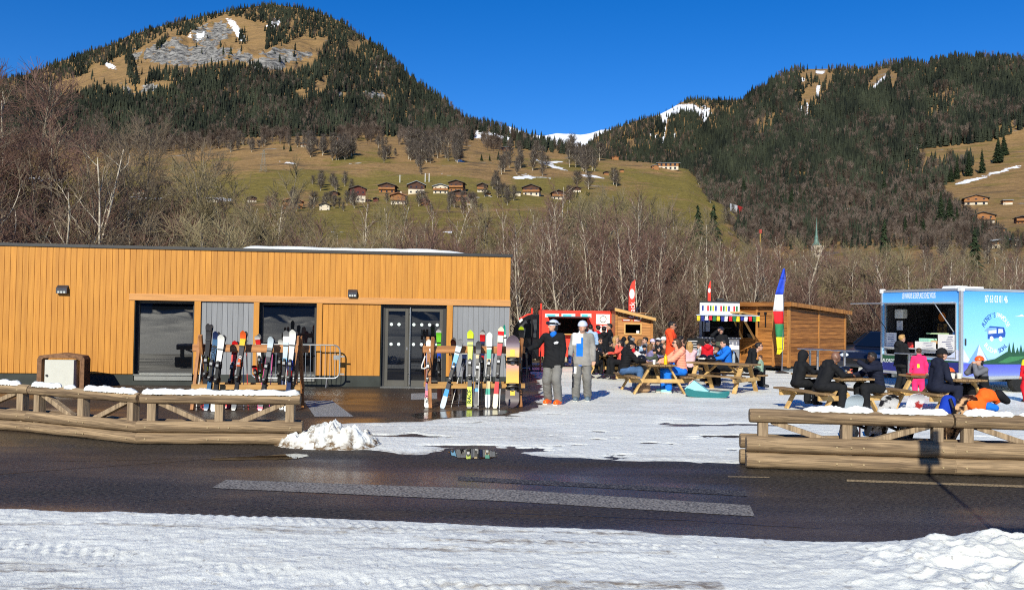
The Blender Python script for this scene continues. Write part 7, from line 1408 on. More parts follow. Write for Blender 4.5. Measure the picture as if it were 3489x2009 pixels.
# ------------------------------------------------------------------ soft bodies: smooth unions meshed by surface nets
def smooth_union(prims, vox, kk=.02, wr=0.0, puff=None, cut=None):
    P_ = []
    lo = np.full(3, 1e9); hi = -lo
    for p in prims:
        if p[0] == 'c': a, b = np.array(p[1], float), np.array(p[3], float); r = max(p[2], p[4]); l, h = np.minimum(a, b) - r, np.maximum(a, b) + r
        else: c = np.array(p[1], float); r = np.array(p[2], float); l, h = c - r.max(), c + r.max()
        P_.append((l, h)); lo = np.minimum(lo, l); hi = np.maximum(hi, h)
    lo -= 3 * vox; hi += 3 * vox; n = np.ceil((hi - lo) / vox).astype(int) + 1
    ax = [lo[i] + np.arange(n[i]) * vox for i in range(3)]; Fv = np.full(n, .2, np.float32); mg = max(.05, kk * 2.2)
    for p, (l, h) in zip(prims, P_):
        i0 = np.maximum(0, ((l - mg - lo) / vox).astype(int)); i1 = np.minimum(n, ((h + mg - lo) / vox).astype(int) + 2)
        X = ax[0][i0[0]:i1[0], None, None]; Y = ax[1][None, i0[1]:i1[1], None]; Zz = ax[2][None, None, i0[2]:i1[2]]
        if p[0] == 'c':
            a, b = np.array(p[1], float), np.array(p[3], float); v = b - a; L2 = max(1e-9, v.dot(v)); t = np.clip(((X - a[0]) * v[0] + (Y - a[1]) * v[1] + (Zz - a[2]) * v[2]) / L2, 0, 1)
            d = np.sqrt((X - a[0] - t * v[0]) ** 2 + (Y - a[1] - t * v[1]) ** 2 + (Zz - a[2] - t * v[2]) ** 2) - (p[2] + (p[4] - p[2]) * t)
        else:
            c = np.array(p[1], float); r = np.array(p[2], float); q = np.sqrt(((X - c[0]) / r[0]) ** 2 + ((Y - c[1]) / r[1]) ** 2 + ((Zz - c[2]) / r[2]) ** 2); d = (q - 1) * r.min()
        S_ = Fv[i0[0]:i1[0], i0[1]:i1[1], i0[2]:i1[2]]; hh = np.clip(.5 + .5 * (S_ - d) / kk, 0, 1)
        S_[...] = S_ * (1 - hh) + d * hh - kk * hh * (1 - hh)
    X, Y, Zz = ax[0][:, None, None], ax[1][None, :, None], ax[2][None, None, :]
    if wr:
        o_ = lo[0] * 3.7 + lo[2]; Fv = Fv + 2.6 * wr * (vn(X + .8 * Zz + 0 * Y, Y - .5 * Zz + .3 * X, .085, .085, oct=2, off=o_) - .5 + .7 * (vn(X * .6 + 1.2 * Zz + 0 * Y, Y + .2 * X + 1.1 * Zz, .05, .05, oct=2, off=o_ + 5) - .5)).astype(np.float32)
    if puff: Fv = Fv - puff * np.abs(np.sin(math.pi * Zz / .065 + 1.2 * np.sin(6 * X + 5 * Y)))
    if cut is not None: Fv = np.maximum(Fv, cut(X, Y, Zz))
    s = Fv < 0; sh = [k - 1 for k in n]
    def cor(i, j, k): return Fv[i:i + sh[0], j:j + sh[1], k:k + sh[2]]
    C8 = {(i, j, k): cor(i, j, k) for i in (0, 1) for j in (0, 1) for k in (0, 1)}; cnt_in = sum((c < 0).astype(np.int8) for c in C8.values()); act = (cnt_in > 0) & (cnt_in < 8); I = np.argwhere(act)
    acc = np.zeros((len(I), 3)); cn = np.zeros(len(I)); vals = {q: c[act] for q, c in C8.items()}
    for a in C8:
        for d_ in range(3):
            if a[d_] == 0:
                b = list(a); b[d_] = 1; b = tuple(b); fa, fb = vals[a], vals[b]; mk = (fa < 0) != (fb < 0); t = np.where(mk, fa / np.where(mk, fa - fb, 1), 0)
                pos = np.tile(np.array(a, float), (len(I), 1)); pos[:, d_] += t; acc += pos * mk[:, None]; cn += mk
    V = lo + (I + acc / cn[:, None]) * vox; idx = -np.ones(sh, int); idx[tuple(I.T)] = np.arange(len(I)); Fc = []
    for d_ in range(3):
        o1, o2 = (d_ + 1) % 3, (d_ + 2) % 3; sl0 = [slice(1, k - 1) for k in n]; sl1 = list(sl0); sl0[d_] = slice(0, n[d_] - 1); sl1[d_] = slice(1, n[d_]); f0, f1 = s[tuple(sl0)], s[tuple(sl1)]
        E = np.argwhere(f0 != f1); inside0 = f0[tuple(E.T)]; base = E.copy(); base[:, o1] += 1; base[:, o2] += 1
        def cell(a, b): c = base.copy(); c[:, o1] -= a; c[:, o2] -= b; return idx[tuple(c.T)]
        q = np.stack([cell(1, 1), cell(0, 1), cell(0, 0), cell(1, 0)], 1); q[~inside0] = q[~inside0][:, ::-1]; Fc.append(q)
    return V, np.concatenate(Fc)
def soft(name, prims, vox, mat, parent=None, paint=None, **k):
    V, Fc = smooth_union(prims, vox, **k); mi = None
    if paint is not None: c = V[Fc].mean(1); mi = paint(c)
    return npmesh(name, V, Fc, mat, parent, smooth='all', mi=mi)
SKIN = {'fair': M('skin_fair', (.58, .33, .23), rough=.55, var=.06), 'tan': M('skin_tan', (.42, .22, .14), rough=.55, var=.06), 'dark': M('skin_dark', (.065, .032, .020), rough=.45, var=.08), 'brown': M('skin_brown', (.20, .10, .065), rough=.45, var=.08)}
EYED = P('eye_dark', (30, 22, 20), rough=.3); LIP = P('lip', (165, 85, 75))
HAIR = {n_: M('hair_' + n_, c, rough=.6, s=14, st=(6, 6, 1), var=.35) for n_, c in dict(black=(.012, .010, .010), brown=(.055, .026, .012), blonde=(.42, .25, .09), grey=(.22, .21, .20), light=(.16, .085, .035)).items()}
def cl(name, rgb, **k): return P('cloth_' + name, rgb, rough=.85, var=.16, s=5, bump=.3, bs=60, bd=.004, spec=.2, **k)
CL = {n_: cl(n_, v) for n_, v in dict(black=(27, 28, 31), navy=(27, 31, 48), grey=(140, 138, 134), trouser_grey=(118, 117, 114), orange=(240, 80, 42), peach=(245, 158, 130), blue=(28, 112, 215), cobalt=(25, 60, 170), pink=(240, 50, 110), olive=(78, 86, 72), red=(200, 28, 42), lilac=(225, 185, 190), purple=(125, 120, 160), camo=(140, 165, 145), beige=(165, 135, 105), ltblue=(160, 190, 225), ltgrey=(170, 178, 190), heather=(105, 107, 115), jeans=(70, 100, 140), white=(225, 225, 222), coral=(235, 95, 80), brown=(95, 70, 55), yellow=(225, 220, 50), dkgrey=(62, 64, 70)).items()}
BOOT = P('boot_black', (30, 30, 33), rough=.5); BOOTO = P('ski_boot_orange', (250, 100, 25), rough=.3); BOOTG = P('ski_boot_grey', (95, 112, 125), rough=.35); BOOTT = P('shoe_teal', (140, 205, 200), rough=.5); SOLE = P('sole_white', (215, 210, 200))
LENS = M('goggle_lens', (.02, .015, .03), rough=.05, var=.2, s=4, spec=.8)
def ik(S_, T, l1, l2, bend):
    S_, T = np.array(S_, float), np.array(T, float); d = T - S_; D = min(np.linalg.norm(d), (l1 + l2) * .995); d = d / (np.linalg.norm(d) + 1e-9); a = (l1 * l1 - l2 * l2 + D * D) / (2 * D); h = math.sqrt(max(0, l1 * l1 - a * a)); b = np.array(bend, float); b = b - d * b.dot(d); b /= np.linalg.norm(b) + 1e-9
    return S_ + d * a + b * h, S_ + d * D
def person(label, px, ytop, d, face, pose='stand', jacket='black', legs='black', boots=None, head='hair', hair='brown', skin='fair', lean=0, hands=None, gloves=None, puff=0, H=None, long=0, seat=.46, turn=0, shades=False, goggles=False, zb=0.02, pack=None, hood=False, legpose=None, group='people at the stalls and tables', vox=.0125, nod=0.0, hatc=None, helm=None, kid=False, stride=0):
    top = at(px, ytop, d); zt = top.z - zb; extra = .035 if head in ('helmet', 'beanie') else .015
    f = R(lean)
    if pose == 'stand': k = (zt - extra) / (.92 + .82 * math.cos(f)); hz = .92 * k
    else: k = (zt - extra - seat - .10) / (.82 * math.cos(f)); k = min(1.12, max(.55, k)); hz = seat + .10 * k
    w = 1.0
    ws = k * w
    rz = R(face + 90); fwv = Vector((math.cos(R(face)), math.sin(R(face)), 0)); off = math.sin(f) * .70 * k + nod * k
    base = Vector((top.x, d, zb)) - fwv * off
    T_ = lambda x, u, y=0.0: np.array([x * ws, -math.sin(f) * u * k - y * k, hz + math.cos(f) * u * k])       # torso coordinates
    hipL, hipR = np.array([.095 * ws, 0, hz]), np.array([-.095 * ws, 0, hz])
    ht = math.cos(R(turn)), math.sin(R(turn)); hc = T_(0, .70) + np.array([0, -.02 * k - nod * k, -.25 * nod * k])
    def hd(x, y, z): x, y, z = x * k, y * k, z * k; y2 = y * math.cos(nod * 2) + z * math.sin(nod * 2); z2 = z * math.cos(nod * 2) - y * math.sin(nod * 2); return hc + np.array([x * ht[0] - y2 * ht[1], x * ht[1] + y2 * ht[0], z2])
    L_ = []
    for i, s_ in enumerate((1, -1)):
        hp_ = hipL if s_ > 0 else hipR
        if pose == 'stand':
            an_ = np.array([s_ * .125 * ws, -(.16 * s_ * stride) * k, .09 * k]); kn, _ = ik(hp_, an_, .43 * k, .43 * k, (0, -1, 0))
        elif legpose: kn = np.array([s_ * .13 * ws, -.42 * k, hz + .0]); an_ = np.array([s_ * .13 * ws, -legpose * k, .09 * k])
        else: kn = np.array([s_ * .13 * ws, -.42 * k, hz + .01 * k]); an_ = np.array([s_ * .13 * ws, -.38 * k - .05 * i, max(.09 * k, hz - .44 * k)])
        L_.append((hp_, kn, an_))
    A_ = []
    hands = hands or ('down', 'down')
    for i, s_ in enumerate((1, -1)):
        sh_ = T_(s_ * .185, .50); hnd = hands[i]
        if hnd == 'down': tg = np.array([s_ * .27 * ws, -.05 * k, hz - .02 * k]) if pose == 'stand' else np.array([s_ * .17 * ws, -.36 * k, hz + .10 * k])
        elif hnd == 'table': tg = np.array([s_ * .13 * ws, -.46 * k - off * .5, .80])
        elif hnd == 'mouth': tg = hc + np.array([s_ * .06 * k, -.17 * k, -.10 * k])
        elif hnd == 'front': tg = T_(s_ * .06, .22) + np.array([0, -.27 * k, 0])
        elif hnd == 'thigh': tg = np.array([s_ * .14 * ws, -.30 * k, hz + .10 * k])
        else: tg = np.array(hnd, float)
        el, wr = ik(sh_, tg, .28 * k, .25 * k, (s_ * .6, .35, -.8)); A_.append((sh_, el, wr))
    B = [('e', T_(0, .03), (.135 * ws, .10 * k, .11 * k)), ('c', T_(-.05, .10), .095 * ws, T_(-.07, .42), .11 * ws), ('c', T_(.05, .10), .095 * ws, T_(.07, .42), .11 * ws), ('c', T_(-.15, .49), .062 * k, T_(.15, .49), .062 * k), ('c', T_(0, .48), .060 * k, hc - np.array([0, 0, .05 * k]), .052 * k),
         ('e', hd(0, 0, .015), (.078 * k, .096 * k, .108 * k)), ('e', hd(0, -.03, -.055), (.056 * k, .062 * k, .058 * k)), ('c', hd(0, -.088, .005), .010 * k, hd(0, -.108, -.022), .014 * k), ('e', hd(.078, .01, -.01), (.015 * k, .022 * k, .032 * k)), ('e', hd(-.078, .01, -.01), (.015 * k, .022 * k, .032 * k))]
    for hp_, kn, an_ in L_: B += [('c', hp_, .075 * ws, kn, .052 * k), ('c', kn, .050 * k, an_, .036 * k), ('c', an_ + np.array([0, .03 * k, -.045 * k]), .035 * k, an_ + np.array([0, -.13 * k, -.055 * k]), .028 * k)]
    HB = []
    for (sh_, el, wr), s_ in zip(A_, (1, -1)):
        B += [('c', sh_, .050 * k, el, .038 * k), ('c', el, .037 * k, wr, .026 * k)]
        fd = (wr - el) / (np.linalg.norm(wr - el) + 1e-9); sd = np.cross(fd, (0, 0, 1.0)); sd = np.array([1., 0, 0]) if np.linalg.norm(sd) < .3 else sd / np.linalg.norm(sd); un = np.cross(sd, fd)
        pc = wr + fd * .045 * k; hb = [('c', wr + fd * .01 * k, .024 * k, pc, .030 * k)]
        for j in range(4):
            o = (j - 1.5) * .019 * k; l3 = (.050, .060, .056, .042)[j] * k; q0 = pc + fd * .02 * k + sd * o; q1 = q0 + fd * l3 * .6 - un * .012 * k; q2 = q1 + fd * l3 * .35 - un * .03 * k; hb += [('c', q0, .0095 * k, q1, .009 * k), ('c', q1, .009 * k, q2, .008 * k)]
        q0 = wr + fd * .025 * k + sd * s_ * .026 * k; hb += [('c', q0, .012 * k, q0 + fd * .035 * k + sd * s_ * .022 * k - un * .01 * k, .009 * k)]
        HB.append(hb); B += hb
    sk = SKIN[skin]
    eyes = [hd(.031, -.088, .022), hd(-.031, -.088, .022)]; mo = hd(0, -.092, -.062); br = [hd(.031, -.092, .045), hd(-.031, -.092, .045)]
    def paint(c):
        m = np.zeros(len(c), int)
        for e in eyes: m[np.linalg.norm((c - e) * np.array([1, .6, 1.5]), axis=1) < .016 * k] = 1
        for e in br: m[np.linalg.norm((c - e) * np.array([.55, .4, 1.6]), axis=1) < .013 * k] = 2
        m[np.linalg.norm((c - mo) * np.array([.5, .5, 1.5]), axis=1) < .014 * k] = 3
        return m
    root = soft('person', B, vox, [sk, EYED, HAIR[hair], LIP if skin in ('fair', 'tan') else EYED], None, paint, kk=.018)
    root.location = base; root.rotation_euler = (0, 0, rz); tag(root, label, 'person', group)
    wv = .006
    J = [('e', T_(0, .02), (.165 * ws, .13 * k, .12 * k)), ('c', T_(-.06, .06), .115 * ws, T_(-.075, .42), .128 * ws), ('c', T_(.06, .06), .115 * ws, T_(.075, .42), .128 * ws), ('c', T_(-.15, .485), .070 * k, T_(.15, .485), .070 * k), ('c', T_(0, .50), .095 * k, T_(0, .57) + np.array([0, -.005, 0]), .075 * k)]
    if pose == 'stand': J += [('c', T_(-.085, -.16), .158 * ws, T_(-.06, .1), .132 * ws), ('c', T_(.085, -.16), .158 * ws, T_(.06, .1), .132 * ws), ('c', T_(0, -.16), .158 * k, T_(0, .1), .135 * k)]
    for sh_, el, wr in A_: J += [('c', sh_ - np.array([0, 0, .01]), .069 * k, el, .062 * k), ('c', el, .061 * k, wr + (el - wr) * .02, .050 * k)]
    if hood: J += [('c', T_(-.07, .55, -.09), .06 * k, T_(.07, .55, -.09), .06 * k), ('c', T_(0, .58, -.08), .06 * k, T_(0, .5, -.12), .06 * k)]
    hem = hz - .15 * k
    jm = CL[jacket] if isinstance(jacket, str) else jacket
    jc = (lambda X, Y, Z_: (hem + .012 * np.sin(9 * X + 7 * Y)) - Z_) if pose == 'stand' else None; tc_ = (lambda X, Y, Z_: Z_ - hem - .05 + 0 * X + 0 * Y) if pose == 'stand' else None
    if isinstance(jm, tuple): jmats, jp = jm; jo = soft('jacket', J, vox * 1.1, jmats, root, lambda c: jp(c, T_, k), kk=.03, wr=wv, puff=puff, cut=jc)
    else: jo = soft('jacket', J, vox * 1.1, jm, root, kk=.03, wr=wv, puff=puff, cut=jc)
    TR = [('e', (0, .0, hz), (.155 * ws, .125 * k, .12 * k))]
    for hp_, kn, an_ in L_: TR += [('c', hp_, .112 * ws, kn, .097 * k), ('c', kn, .096 * k, an_ + np.array([0, .01, .03 * k]), .090 * k)]
    lm_, lp_ = (legs[0], lambda c: legs[1](c, hz, k)) if isinstance(legs, tuple) else (CL[legs], None)
    soft('trousers', TR, vox * 1.15, lm_, root, lp_, kk=.03, wr=.007, cut=tc_)
    for hp_, kn, an_ in L_:
        bt = boots or BOOT; big = 1.35 if bt in (BOOTO, BOOTG) else 1
        b = soft('boot', [('c', an_ + np.array([0, .03 * k, -.04 * k]), .05 * k * big, an_ + np.array([0, -.15 * k, -.05 * k]), .042 * k * big), ('c', an_ + np.array([0, .02 * k, -.03 * k]), .052 * k * big, an_ + np.array([0, .02 * k, .07 * k]), .055 * k * big)], vox, bt, root, kk=.02, cut=lambda X, Y, Z_, zz=an_[2] - .085 * k: (zz - Z_) + 0 * X + 0 * Y)
        if bt != BOOT: c = an_; MB().b2(c[0] - .05 * k, c[0] + .05 * k, c[1] - .20 * k, c[1] + .085 * k, c[2] - .098 * k, c[2] - .07 * k).build('sole', SOLE, b, bev=.01)
    if gloves:
        for hb in HB: soft('glove', [(q[0], q[1], q[2] + .012 * k, q[3], q[4] + .010 * k) for q in hb], vox, CL[gloves], root, kk=.012)
    if head == 'helmet':
        m = MB(); Rm = Matrix.Rotation(R(turn), 3, 'Z') @ Matrix.Rotation(nod * 2, 3, 'X'); m.ell(hd(0, .014, .034), (.108 * k, .126 * k, .116 * k), 22, Rm, 0, -.05, 1.0); ho = m.build('helmet', helm or HBK, root, smooth=True)
        ear = MB()
        for s_ in (-1, 1): MB().ell(hd(s_ * .090, .03, -.035), (.020 * k, .042 * k, .058 * k), 10, Rm).build('ear_pad', BKM, ho, smooth=True)
        soft('hair', [('e', hd(0, .03, .0), (.084 * k, .092 * k, .10 * k))], vox, HAIR[hair], root)
        if goggles:
            MB().tube([hd(.122 * math.sin(a * .393) * .97, .012 - .140 * math.cos(a * .393), .060) for a in range(17)], .020 * k, 6, cap=False).build('goggle_strap', BKM, ho, smooth=True); m = MB(); m.ell(hd(0, -.125, .062), (.075 * k, .032 * k, .038 * k), 14, Rm); m.build('goggles', LENS, ho, smooth=True)
    elif head == 'beanie':
        m = MB(); m.ell(hd(0, .012, .030), (.094 * k, .112 * k, .116 * k), 18, Matrix.Rotation(R(turn), 3, 'Z'), 0, -.05, 1.0); ho = m.build('beanie', hatc or CL['black'], root, smooth=True)
        MB().tube([hd(.094 * math.sin(a * .393), .012 - .112 * math.cos(a * .393), .030) for a in range(17)], .018 * k, 6, cap=False).build('brim', hatc or CL['black'], ho, smooth=True); soft('hair', [('e', hd(0, .03, .0), (.082 * k, .088 * k, .10 * k))] + ([('c', hd(0, .06, -.03), .07 * k, hd(0, .085, -.22), .045 * k)] if long else []), vox, HAIR[hair], root)
    elif head == 'hood': soft('hood', [('e', hd(0, .025, .02), (.115 * k, .125 * k, .135 * k)), ('c', hd(0, .05, -.05), .10 * k, T_(0, .53), .10 * k)], vox, jm, root, kk=.04, wr=.004)
    elif head == 'hair':
        h_ = [('e', hd(0, .022, .035), (.088 * k, .098 * k, .100 * k)), ('e', hd(0, -.035, .098), (.062 * k, .06 * k, .028 * k))]
        if long: h_ += [('c', hd(.03, .06, 0), .075 * k, hd(.03, .09, -.10 - .18 * long), .045 * k), ('c', hd(-.03, .06, 0), .075 * k, hd(-.03, .09, -.10 - .18 * long), .045 * k), ('c', hd(.08, .02, 0), .03 * k, hd(.085, .04, -.16 - .1 * long), .025 * k), ('c', hd(-.08, .02, 0), .03 * k, hd(-.085, .04, -.16 - .1 * long), .025 * k)]
        soft('hair', h_, vox, HAIR[hair], root, kk=.02, wr=.006 if long else .003)
    if shades: MB().b2(-.01, .01, 0, .01, 0, .01); m = MB(); [m.ell(hd(s_ * .034, -.098, .018), (.030 * k, .012 * k, .022 * k), 10, Matrix.Rotation(R(turn), 3, 'Z')) for s_ in (-1, 1)]; m.tube([hd(-.08, 0, .024), hd(-.066, -.09, .024), hd(.066, -.09, .024), hd(.08, 0, .024)], .005 * k, 5); m.build('sunglasses', LENS, root, smooth=True)
    if pack: soft('backpack', [('c', T_(-.06, .12, -.20), .11 * k, T_(-.05, .40, -.19), .10 * k), ('c', T_(.06, .12, -.20), .11 * k, T_(.05, .40, -.19), .10 * k), ('e', T_(0, .2, -.29), (.10 * k, .06 * k, .12 * k))], vox, pack, root, kk=.04, wr=.004)
    return root, dict(hd=hd, T=T_, k=k, A=A_, base=base, rz=rz, hz=hz)
# the two men standing by the rack
b = Vector(at(1795, 1200, 18.6)); 
r_, q = person('person in a black jacket and white helmet with goggles, reaching for the ski rack', 1885, 1085, 19.2, -112, 'stand', 'black', 'trouser_grey', BOOTO, 'helmet', 'brown', lean=2, hands=((.22, -.05, .80), (-.55, -.16, 1.17)), gloves='black', helm=HWH, goggles=True, turn=-38, nod=.035, vox=.0105, group='standing skiers', stride=.25)
h = MB(); h.prism([(x, 0, z) for x, z in ((-.05, .0), (.02, .03), (.06, .02), (.05, -.02), (-.03, -.03))], (0, -.003, 0)); e = h.build('chest_logo', PW1, r_); e.location = Vector(q['T'](.10, .36, .150)); text('goggle_lettering', 'ACOM', .045, PW1, r_, FRAME(Vector(q['hd'](.128, .03, .060)), q['hd'](.128, .2, .06) - q['hd'](.128, .0, .06), (0, 0, 1)), .001)
soft('neck_warmer', [('c', q['hd'](0, .03, -.17), .075, q['hd'](0, .035, -.14), .070)], .012, CL['blue'], r_)
GM = [CL['grey'], CL['white'], CL['blue']]
def greyp(c, T, k):
    ax = c[:, 0]; zt = c[:, 2]; front = c[:, 1] < .03; m = np.zeros(len(c), int); lft = (ax < .02) & (ax > -.21 * 1.05) & front
    m[lft & (zt > T(0, .30)[2])] = 1; m[lft & (ax > -.13) & (zt <= T(0, .46)[2]) & (zt > T(0, .05)[2]) & (ax > -.20 + (zt - T(0, .05)[2]) * .2)] = 2; m[lft & (ax < -.02) & (zt > T(0, .33)[2])] = 1; m[front & (zt < T(0, -.14)[2]) & (ax < 0)] = 2
    return m
r2, q2 = person('person in a grey jacket with white and blue panels and a pale helmet', 1985, 1088, 20.1, -98, 'stand', (GM, greyp), ([CL['trouser_grey'], CL['white'], CL['dkgrey']], lambda c, hz, k: np.where((c[:, 1] < -.02) & (np.abs(c[:, 0] + .15) < .035) & (c[:, 2] < hz - .17 * k) & (c[:, 2] > hz - .32 * k), 1, np.where((np.abs(c[:, 0] + .19) < .03) & (c[:, 2] < hz - .38 * k) & (c[:, 2] > hz - .62 * k), 2, 0))), BOOTG, 'helmet', 'brown', lean=2, hands=((.27, -.06, .82), (-.28, -.16, .86)), gloves=None, helm=HWH, turn=-14, nod=.04, vox=.0105, group='standing skiers', stride=-.5)
wr = Vector(q2['A'][1][2]); cn = MB().lathe((0, 0, -.06), [(.03, 0), (.033, .01), (.033, .12), (.026, .135)], 14).build('drink_can', P('can_blue', (40, 85, 190), rough=.3)); cn.location = q2['base'] + Matrix.Rotation(q2['rz'], 3, 'Z') @ (wr + Vector((0, -.075, -.03))); tag(cn, 'blue drink can in the hand of the person in grey', 'can'); text('can_lettering', 'B', .05, PW1, cn, FRAME((0, -.035, .01), (1, 0, 0), (0, 0, 1)), .001)
# queue at the red truck
person('person in a pale blue and black coat seen from behind at the truck queue', 2012, 1103, 29.5, 80, 'stand', 'ltblue', 'black', head='hair', hair='black'); person('person in a red jacket queueing at the red truck', 2038, 1106, 30.8, 110, 'stand', 'red', head='hair', hair='black', hands=('front', 'front'))
person('person in a black jacket with a beige hood lining, back turned, at the truck queue', 2058, 1110, 30.0, 95, 'stand', 'black', head='hair', hair='black', hood=True); person('person in a black and grey jacket turned sideways at the white truck panel', 2078, 1101, 30.4, 175, 'stand', ([CL['black'], CL['heather']], lambda c, T, k: ((c[:, 2] < T(0, .38)[2]) & (np.abs(c[:, 0]) > .12)).astype(int)), head='hair', hair='black', hands=('front', 'front'))
# crowd at the back tables
person('person in black with sunglasses at the table with the helmets', 2046, 1148, 29, -75, 'sit', 'black', head='hair', hair='brown', shades=True, hands=('table', 'table')); person('blonde person in a beige hooded coat at the crowded table', 2098, 1142, 28.6, -25, 'sit', 'beige', head='hair', hair='blonde', long=.6, hands=('table', 'table'), hood=True)
person('dark haired person in a coral jacket facing the blonde one', 2116, 1155, 27.4, 195, 'sit', 'coral', head='hair', hair='black', long=.3, hands=('mouth', 'table'), shades=True); person('person in a dark cap seen from behind in front of the booth', 2126, 1143, 30, 80, 'sit', 'dkgrey', head='beanie', hair='black'); person('dark haired person with head lowered just under the booth window', 2146, 1141, 30.4, 60, 'sit', 'black', head='hair', hair='black')
person('grey haired person seated below the booth window', 2154, 1148, 28.4, 50, 'sit', 'olive', head='hair', hair='grey', hands=('table', 'table')); person('auburn haired person in a pale blue and white jacket', 2180, 1153, 28, 15, 'sit', 'ltblue', head='hair', hair='light', long=.4, hands=('table', 'table')); person('dark haired person in a grey jacket facing the auburn haired one', 2200, 1146, 28.8, 200, 'sit', 'heather', head='hair', hair='black', hands=('table', 'front'))
person('long haired child in a purple top at the crowded table', 2216, 1166, 25.9, 15, 'sit', 'purple', head='hair', hair='light', long=1.2, hands=('mouth', 'table'), kid=True); person('person in a lilac helmet in the middle of the crowd', 2224, 1150, 28.4, -60, 'sit', 'white', head='helmet', helm=P('helmet_lilac', (200, 190, 220), rough=.3), hands=('table', 'table')); person('person in a white helmet with a goggle band in the middle of the crowd', 2243, 1148, 27.4, -110, 'sit', 'black', head='helmet', helm=WPL, goggles=True, hands=('table', 'table')); person('person in a white knitted hat at the end of the crowd', 2262, 1143, 28.4, 205, 'sit', 'dkgrey', head='beanie', hatc=CL['white'], hands=('front', 'front'))
person('child in a black jacket and black helmet bent over the crowded table', 2248, 1172, 26.0, 190, 'sit', 'black', head='helmet', hands=('table', 'table'), kid=True); person('person in an orange jacket and sunglasses standing among the tables', 2288, 1094, 25.4, -22, 'stand', 'orange', 'navy', head='hair', hair='black', shades=True, hands=('front', 'front'), hood=True, skin='tan')
person('dark haired person half hidden behind the orange jacket', 2318, 1143, 28.0, 30, 'sit', 'black', head='hair', hair='black')
for lab, x, y, d_, f_, j_, h_, hr in (('person in a black jacket reaching over the helmet pile', 2080, 1158, 27.6, 30, 'black', 'hair', 'black'), ('person in a white and black jacket beside the bobble hat', 2170, 1172, 26.6, 20, 'white', 'helmet', 'black'), ('person in a dark green jacket and black hat next to the long haired child', 2234, 1180, 25.2, 170, 'olive', 'beanie', 'black'), ('person in a brown jacket behind the orange jacket', 2268, 1164, 26.4, 200, 'brown', 'hair', 'light'), ('person in a red top at the middle of the crowded table', 2160, 1166, 27.6, 200, 'red', 'hair', 'black'), ('dark haired person bent low in front of the helmets', 2030, 1172, 27.2, 60, 'black', 'hair', 'black'), ('person in a navy jacket facing the camera at the crowded table', 2196, 1168, 26.9, -80, 'navy', 'beanie', 'brown'), ('person in a pale jacket beside the chalkboard', 2384, 1166, 28.2, 200, 'ltgrey', 'hair', 'brown'), ('person in a black jacket between the red vest and the goggle mask', 2432, 1150, 28.4, 90, 'black', 'hair', 'black')):
    person(lab, x, y, d_, f_, 'sit', j_, 'black', head=h_, hair=hr, hands=('table', 'table'))
# near tables
person('person in a black puffer jacket, jeans and a bobble hat at the yellow bottle table', 2146, 1155, 22.75, 8, 'sit', 'black', 'jeans', head='beanie', hair='black', lean=14, hands=('table', 'table'), puff=.014, hood=True, vox=.011)
bb = at(2136, 1166, 22.75); 
o = soft('bobble', [('e', (0, 0, 0), (.062, .062, .062))], .012, HAIR['blonde'], None, wr=.004); o.location = bb + Vector((0, -.02, 0)); hat_owner = bpy.data.objects[[x.name for x in bpy.data.objects if x.get('label', '').startswith('person in a black puffer')][0]]; o.parent = hat_owner; o.matrix_parent_inverse = hat_owner.matrix_basis.inverted()
person('person in a peach quilted jacket and blue leggings with curly hair', 2308, 1152, 22.6, 186, 'sit', 'peach', 'blue', BOOTT, head='hair', hair='brown', long=.25, lean=10, hands=('table', 'table'), puff=.012, shades=True, vox=.011, hood=True)
person('child in a blue and white hat behind the peach jacket', 2293, 1190, 24.0, 200, 'sit', 'blue', head='beanie', hair='light', hatc=CL['cobalt'], kid=True, hands=('table', 'table')); person('blonde child in a lilac top with back turned', 2350, 1160, 24.9, 95, 'sit', 'lilac', head='hair', hair='blonde', long=1.0, kid=True)
person('child in a red vest with white sleeves seen from behind', 2410, 1150, 27.2, 85, 'sit', ([CL['red'], CL['white']], lambda c, T, k: (np.abs(c[:, 0]) > .20 * k).astype(int)), head='hair', hair='black', hood=True); person('person in a black and olive jacket with a goggle face mask at the snack stall', 2456, 1111, 30, -92, 'stand', ([CL['black'], CL['olive']], lambda c, T, k: ((c[:, 2] < T(0, .30)[2]) & (np.abs(c[:, 0]) < .2)).astype(int)), head='helmet', goggles=True, nod=.02, hands=('down', (-.16, -.22, 1.52)))
person('child with a black and orange jacket leaning over the angled table', 2442, 1178, 24.9, 185, 'sit', ([CL['black'], CL['orange']], lambda c, T, k: ((c[:, 2] < T(0, .22)[2])).astype(int)), head='hair', hair='light', hands=('table', 'table'), kid=True, shades=True); person('person in a bright blue jacket with a black backpack', 2468, 1155, 24.7, 192, 'sit', 'blue', 'black', head='hair', hair='black', lean=10, hands=('table', 'table'), pack=CL['black'], hood=True, vox=.011)
person('person in a black jacket and sunglasses bending to a child', 2584, 1164, 24.5, -15, 'sit', 'black', 'black', head='hair', hair='black', lean=22, nod=.05, hands=('front', 'front'), shades=True, hood=True, vox=.011); person('child in a pale green patterned jacket on the angled bench', 2592, 1203, 23.6, 150, 'sit', 'camo', 'black', head='hair', hair='brown', kid=True, hands=('front', 'front'))
person('person in a black jacket with the hood up on the bench by the log fence', 2737, 1191, 19.1, 14, 'sit', 'black', 'black', head='hood', skin='dark', lean=14, hands=('table', 'table'), shades=True, vox=.011); person('bald person in a black jacket leaning over the table', 2845, 1195, 18.1, 8, 'sit', 'black', 'black', head='none', skin='brown', lean=24, nod=.04, hands=('table', 'table'), hood=True, vox=.011)
person('person in a dark navy quilted jacket with a raised hand', 2973, 1196, 18.1, 190, 'sit', 'navy', 'black', head='hair', hair='black', skin='dark', lean=12, hands=((.10, -.50, 1.08), 'table'), puff=.010, hood=True, vox=.011)
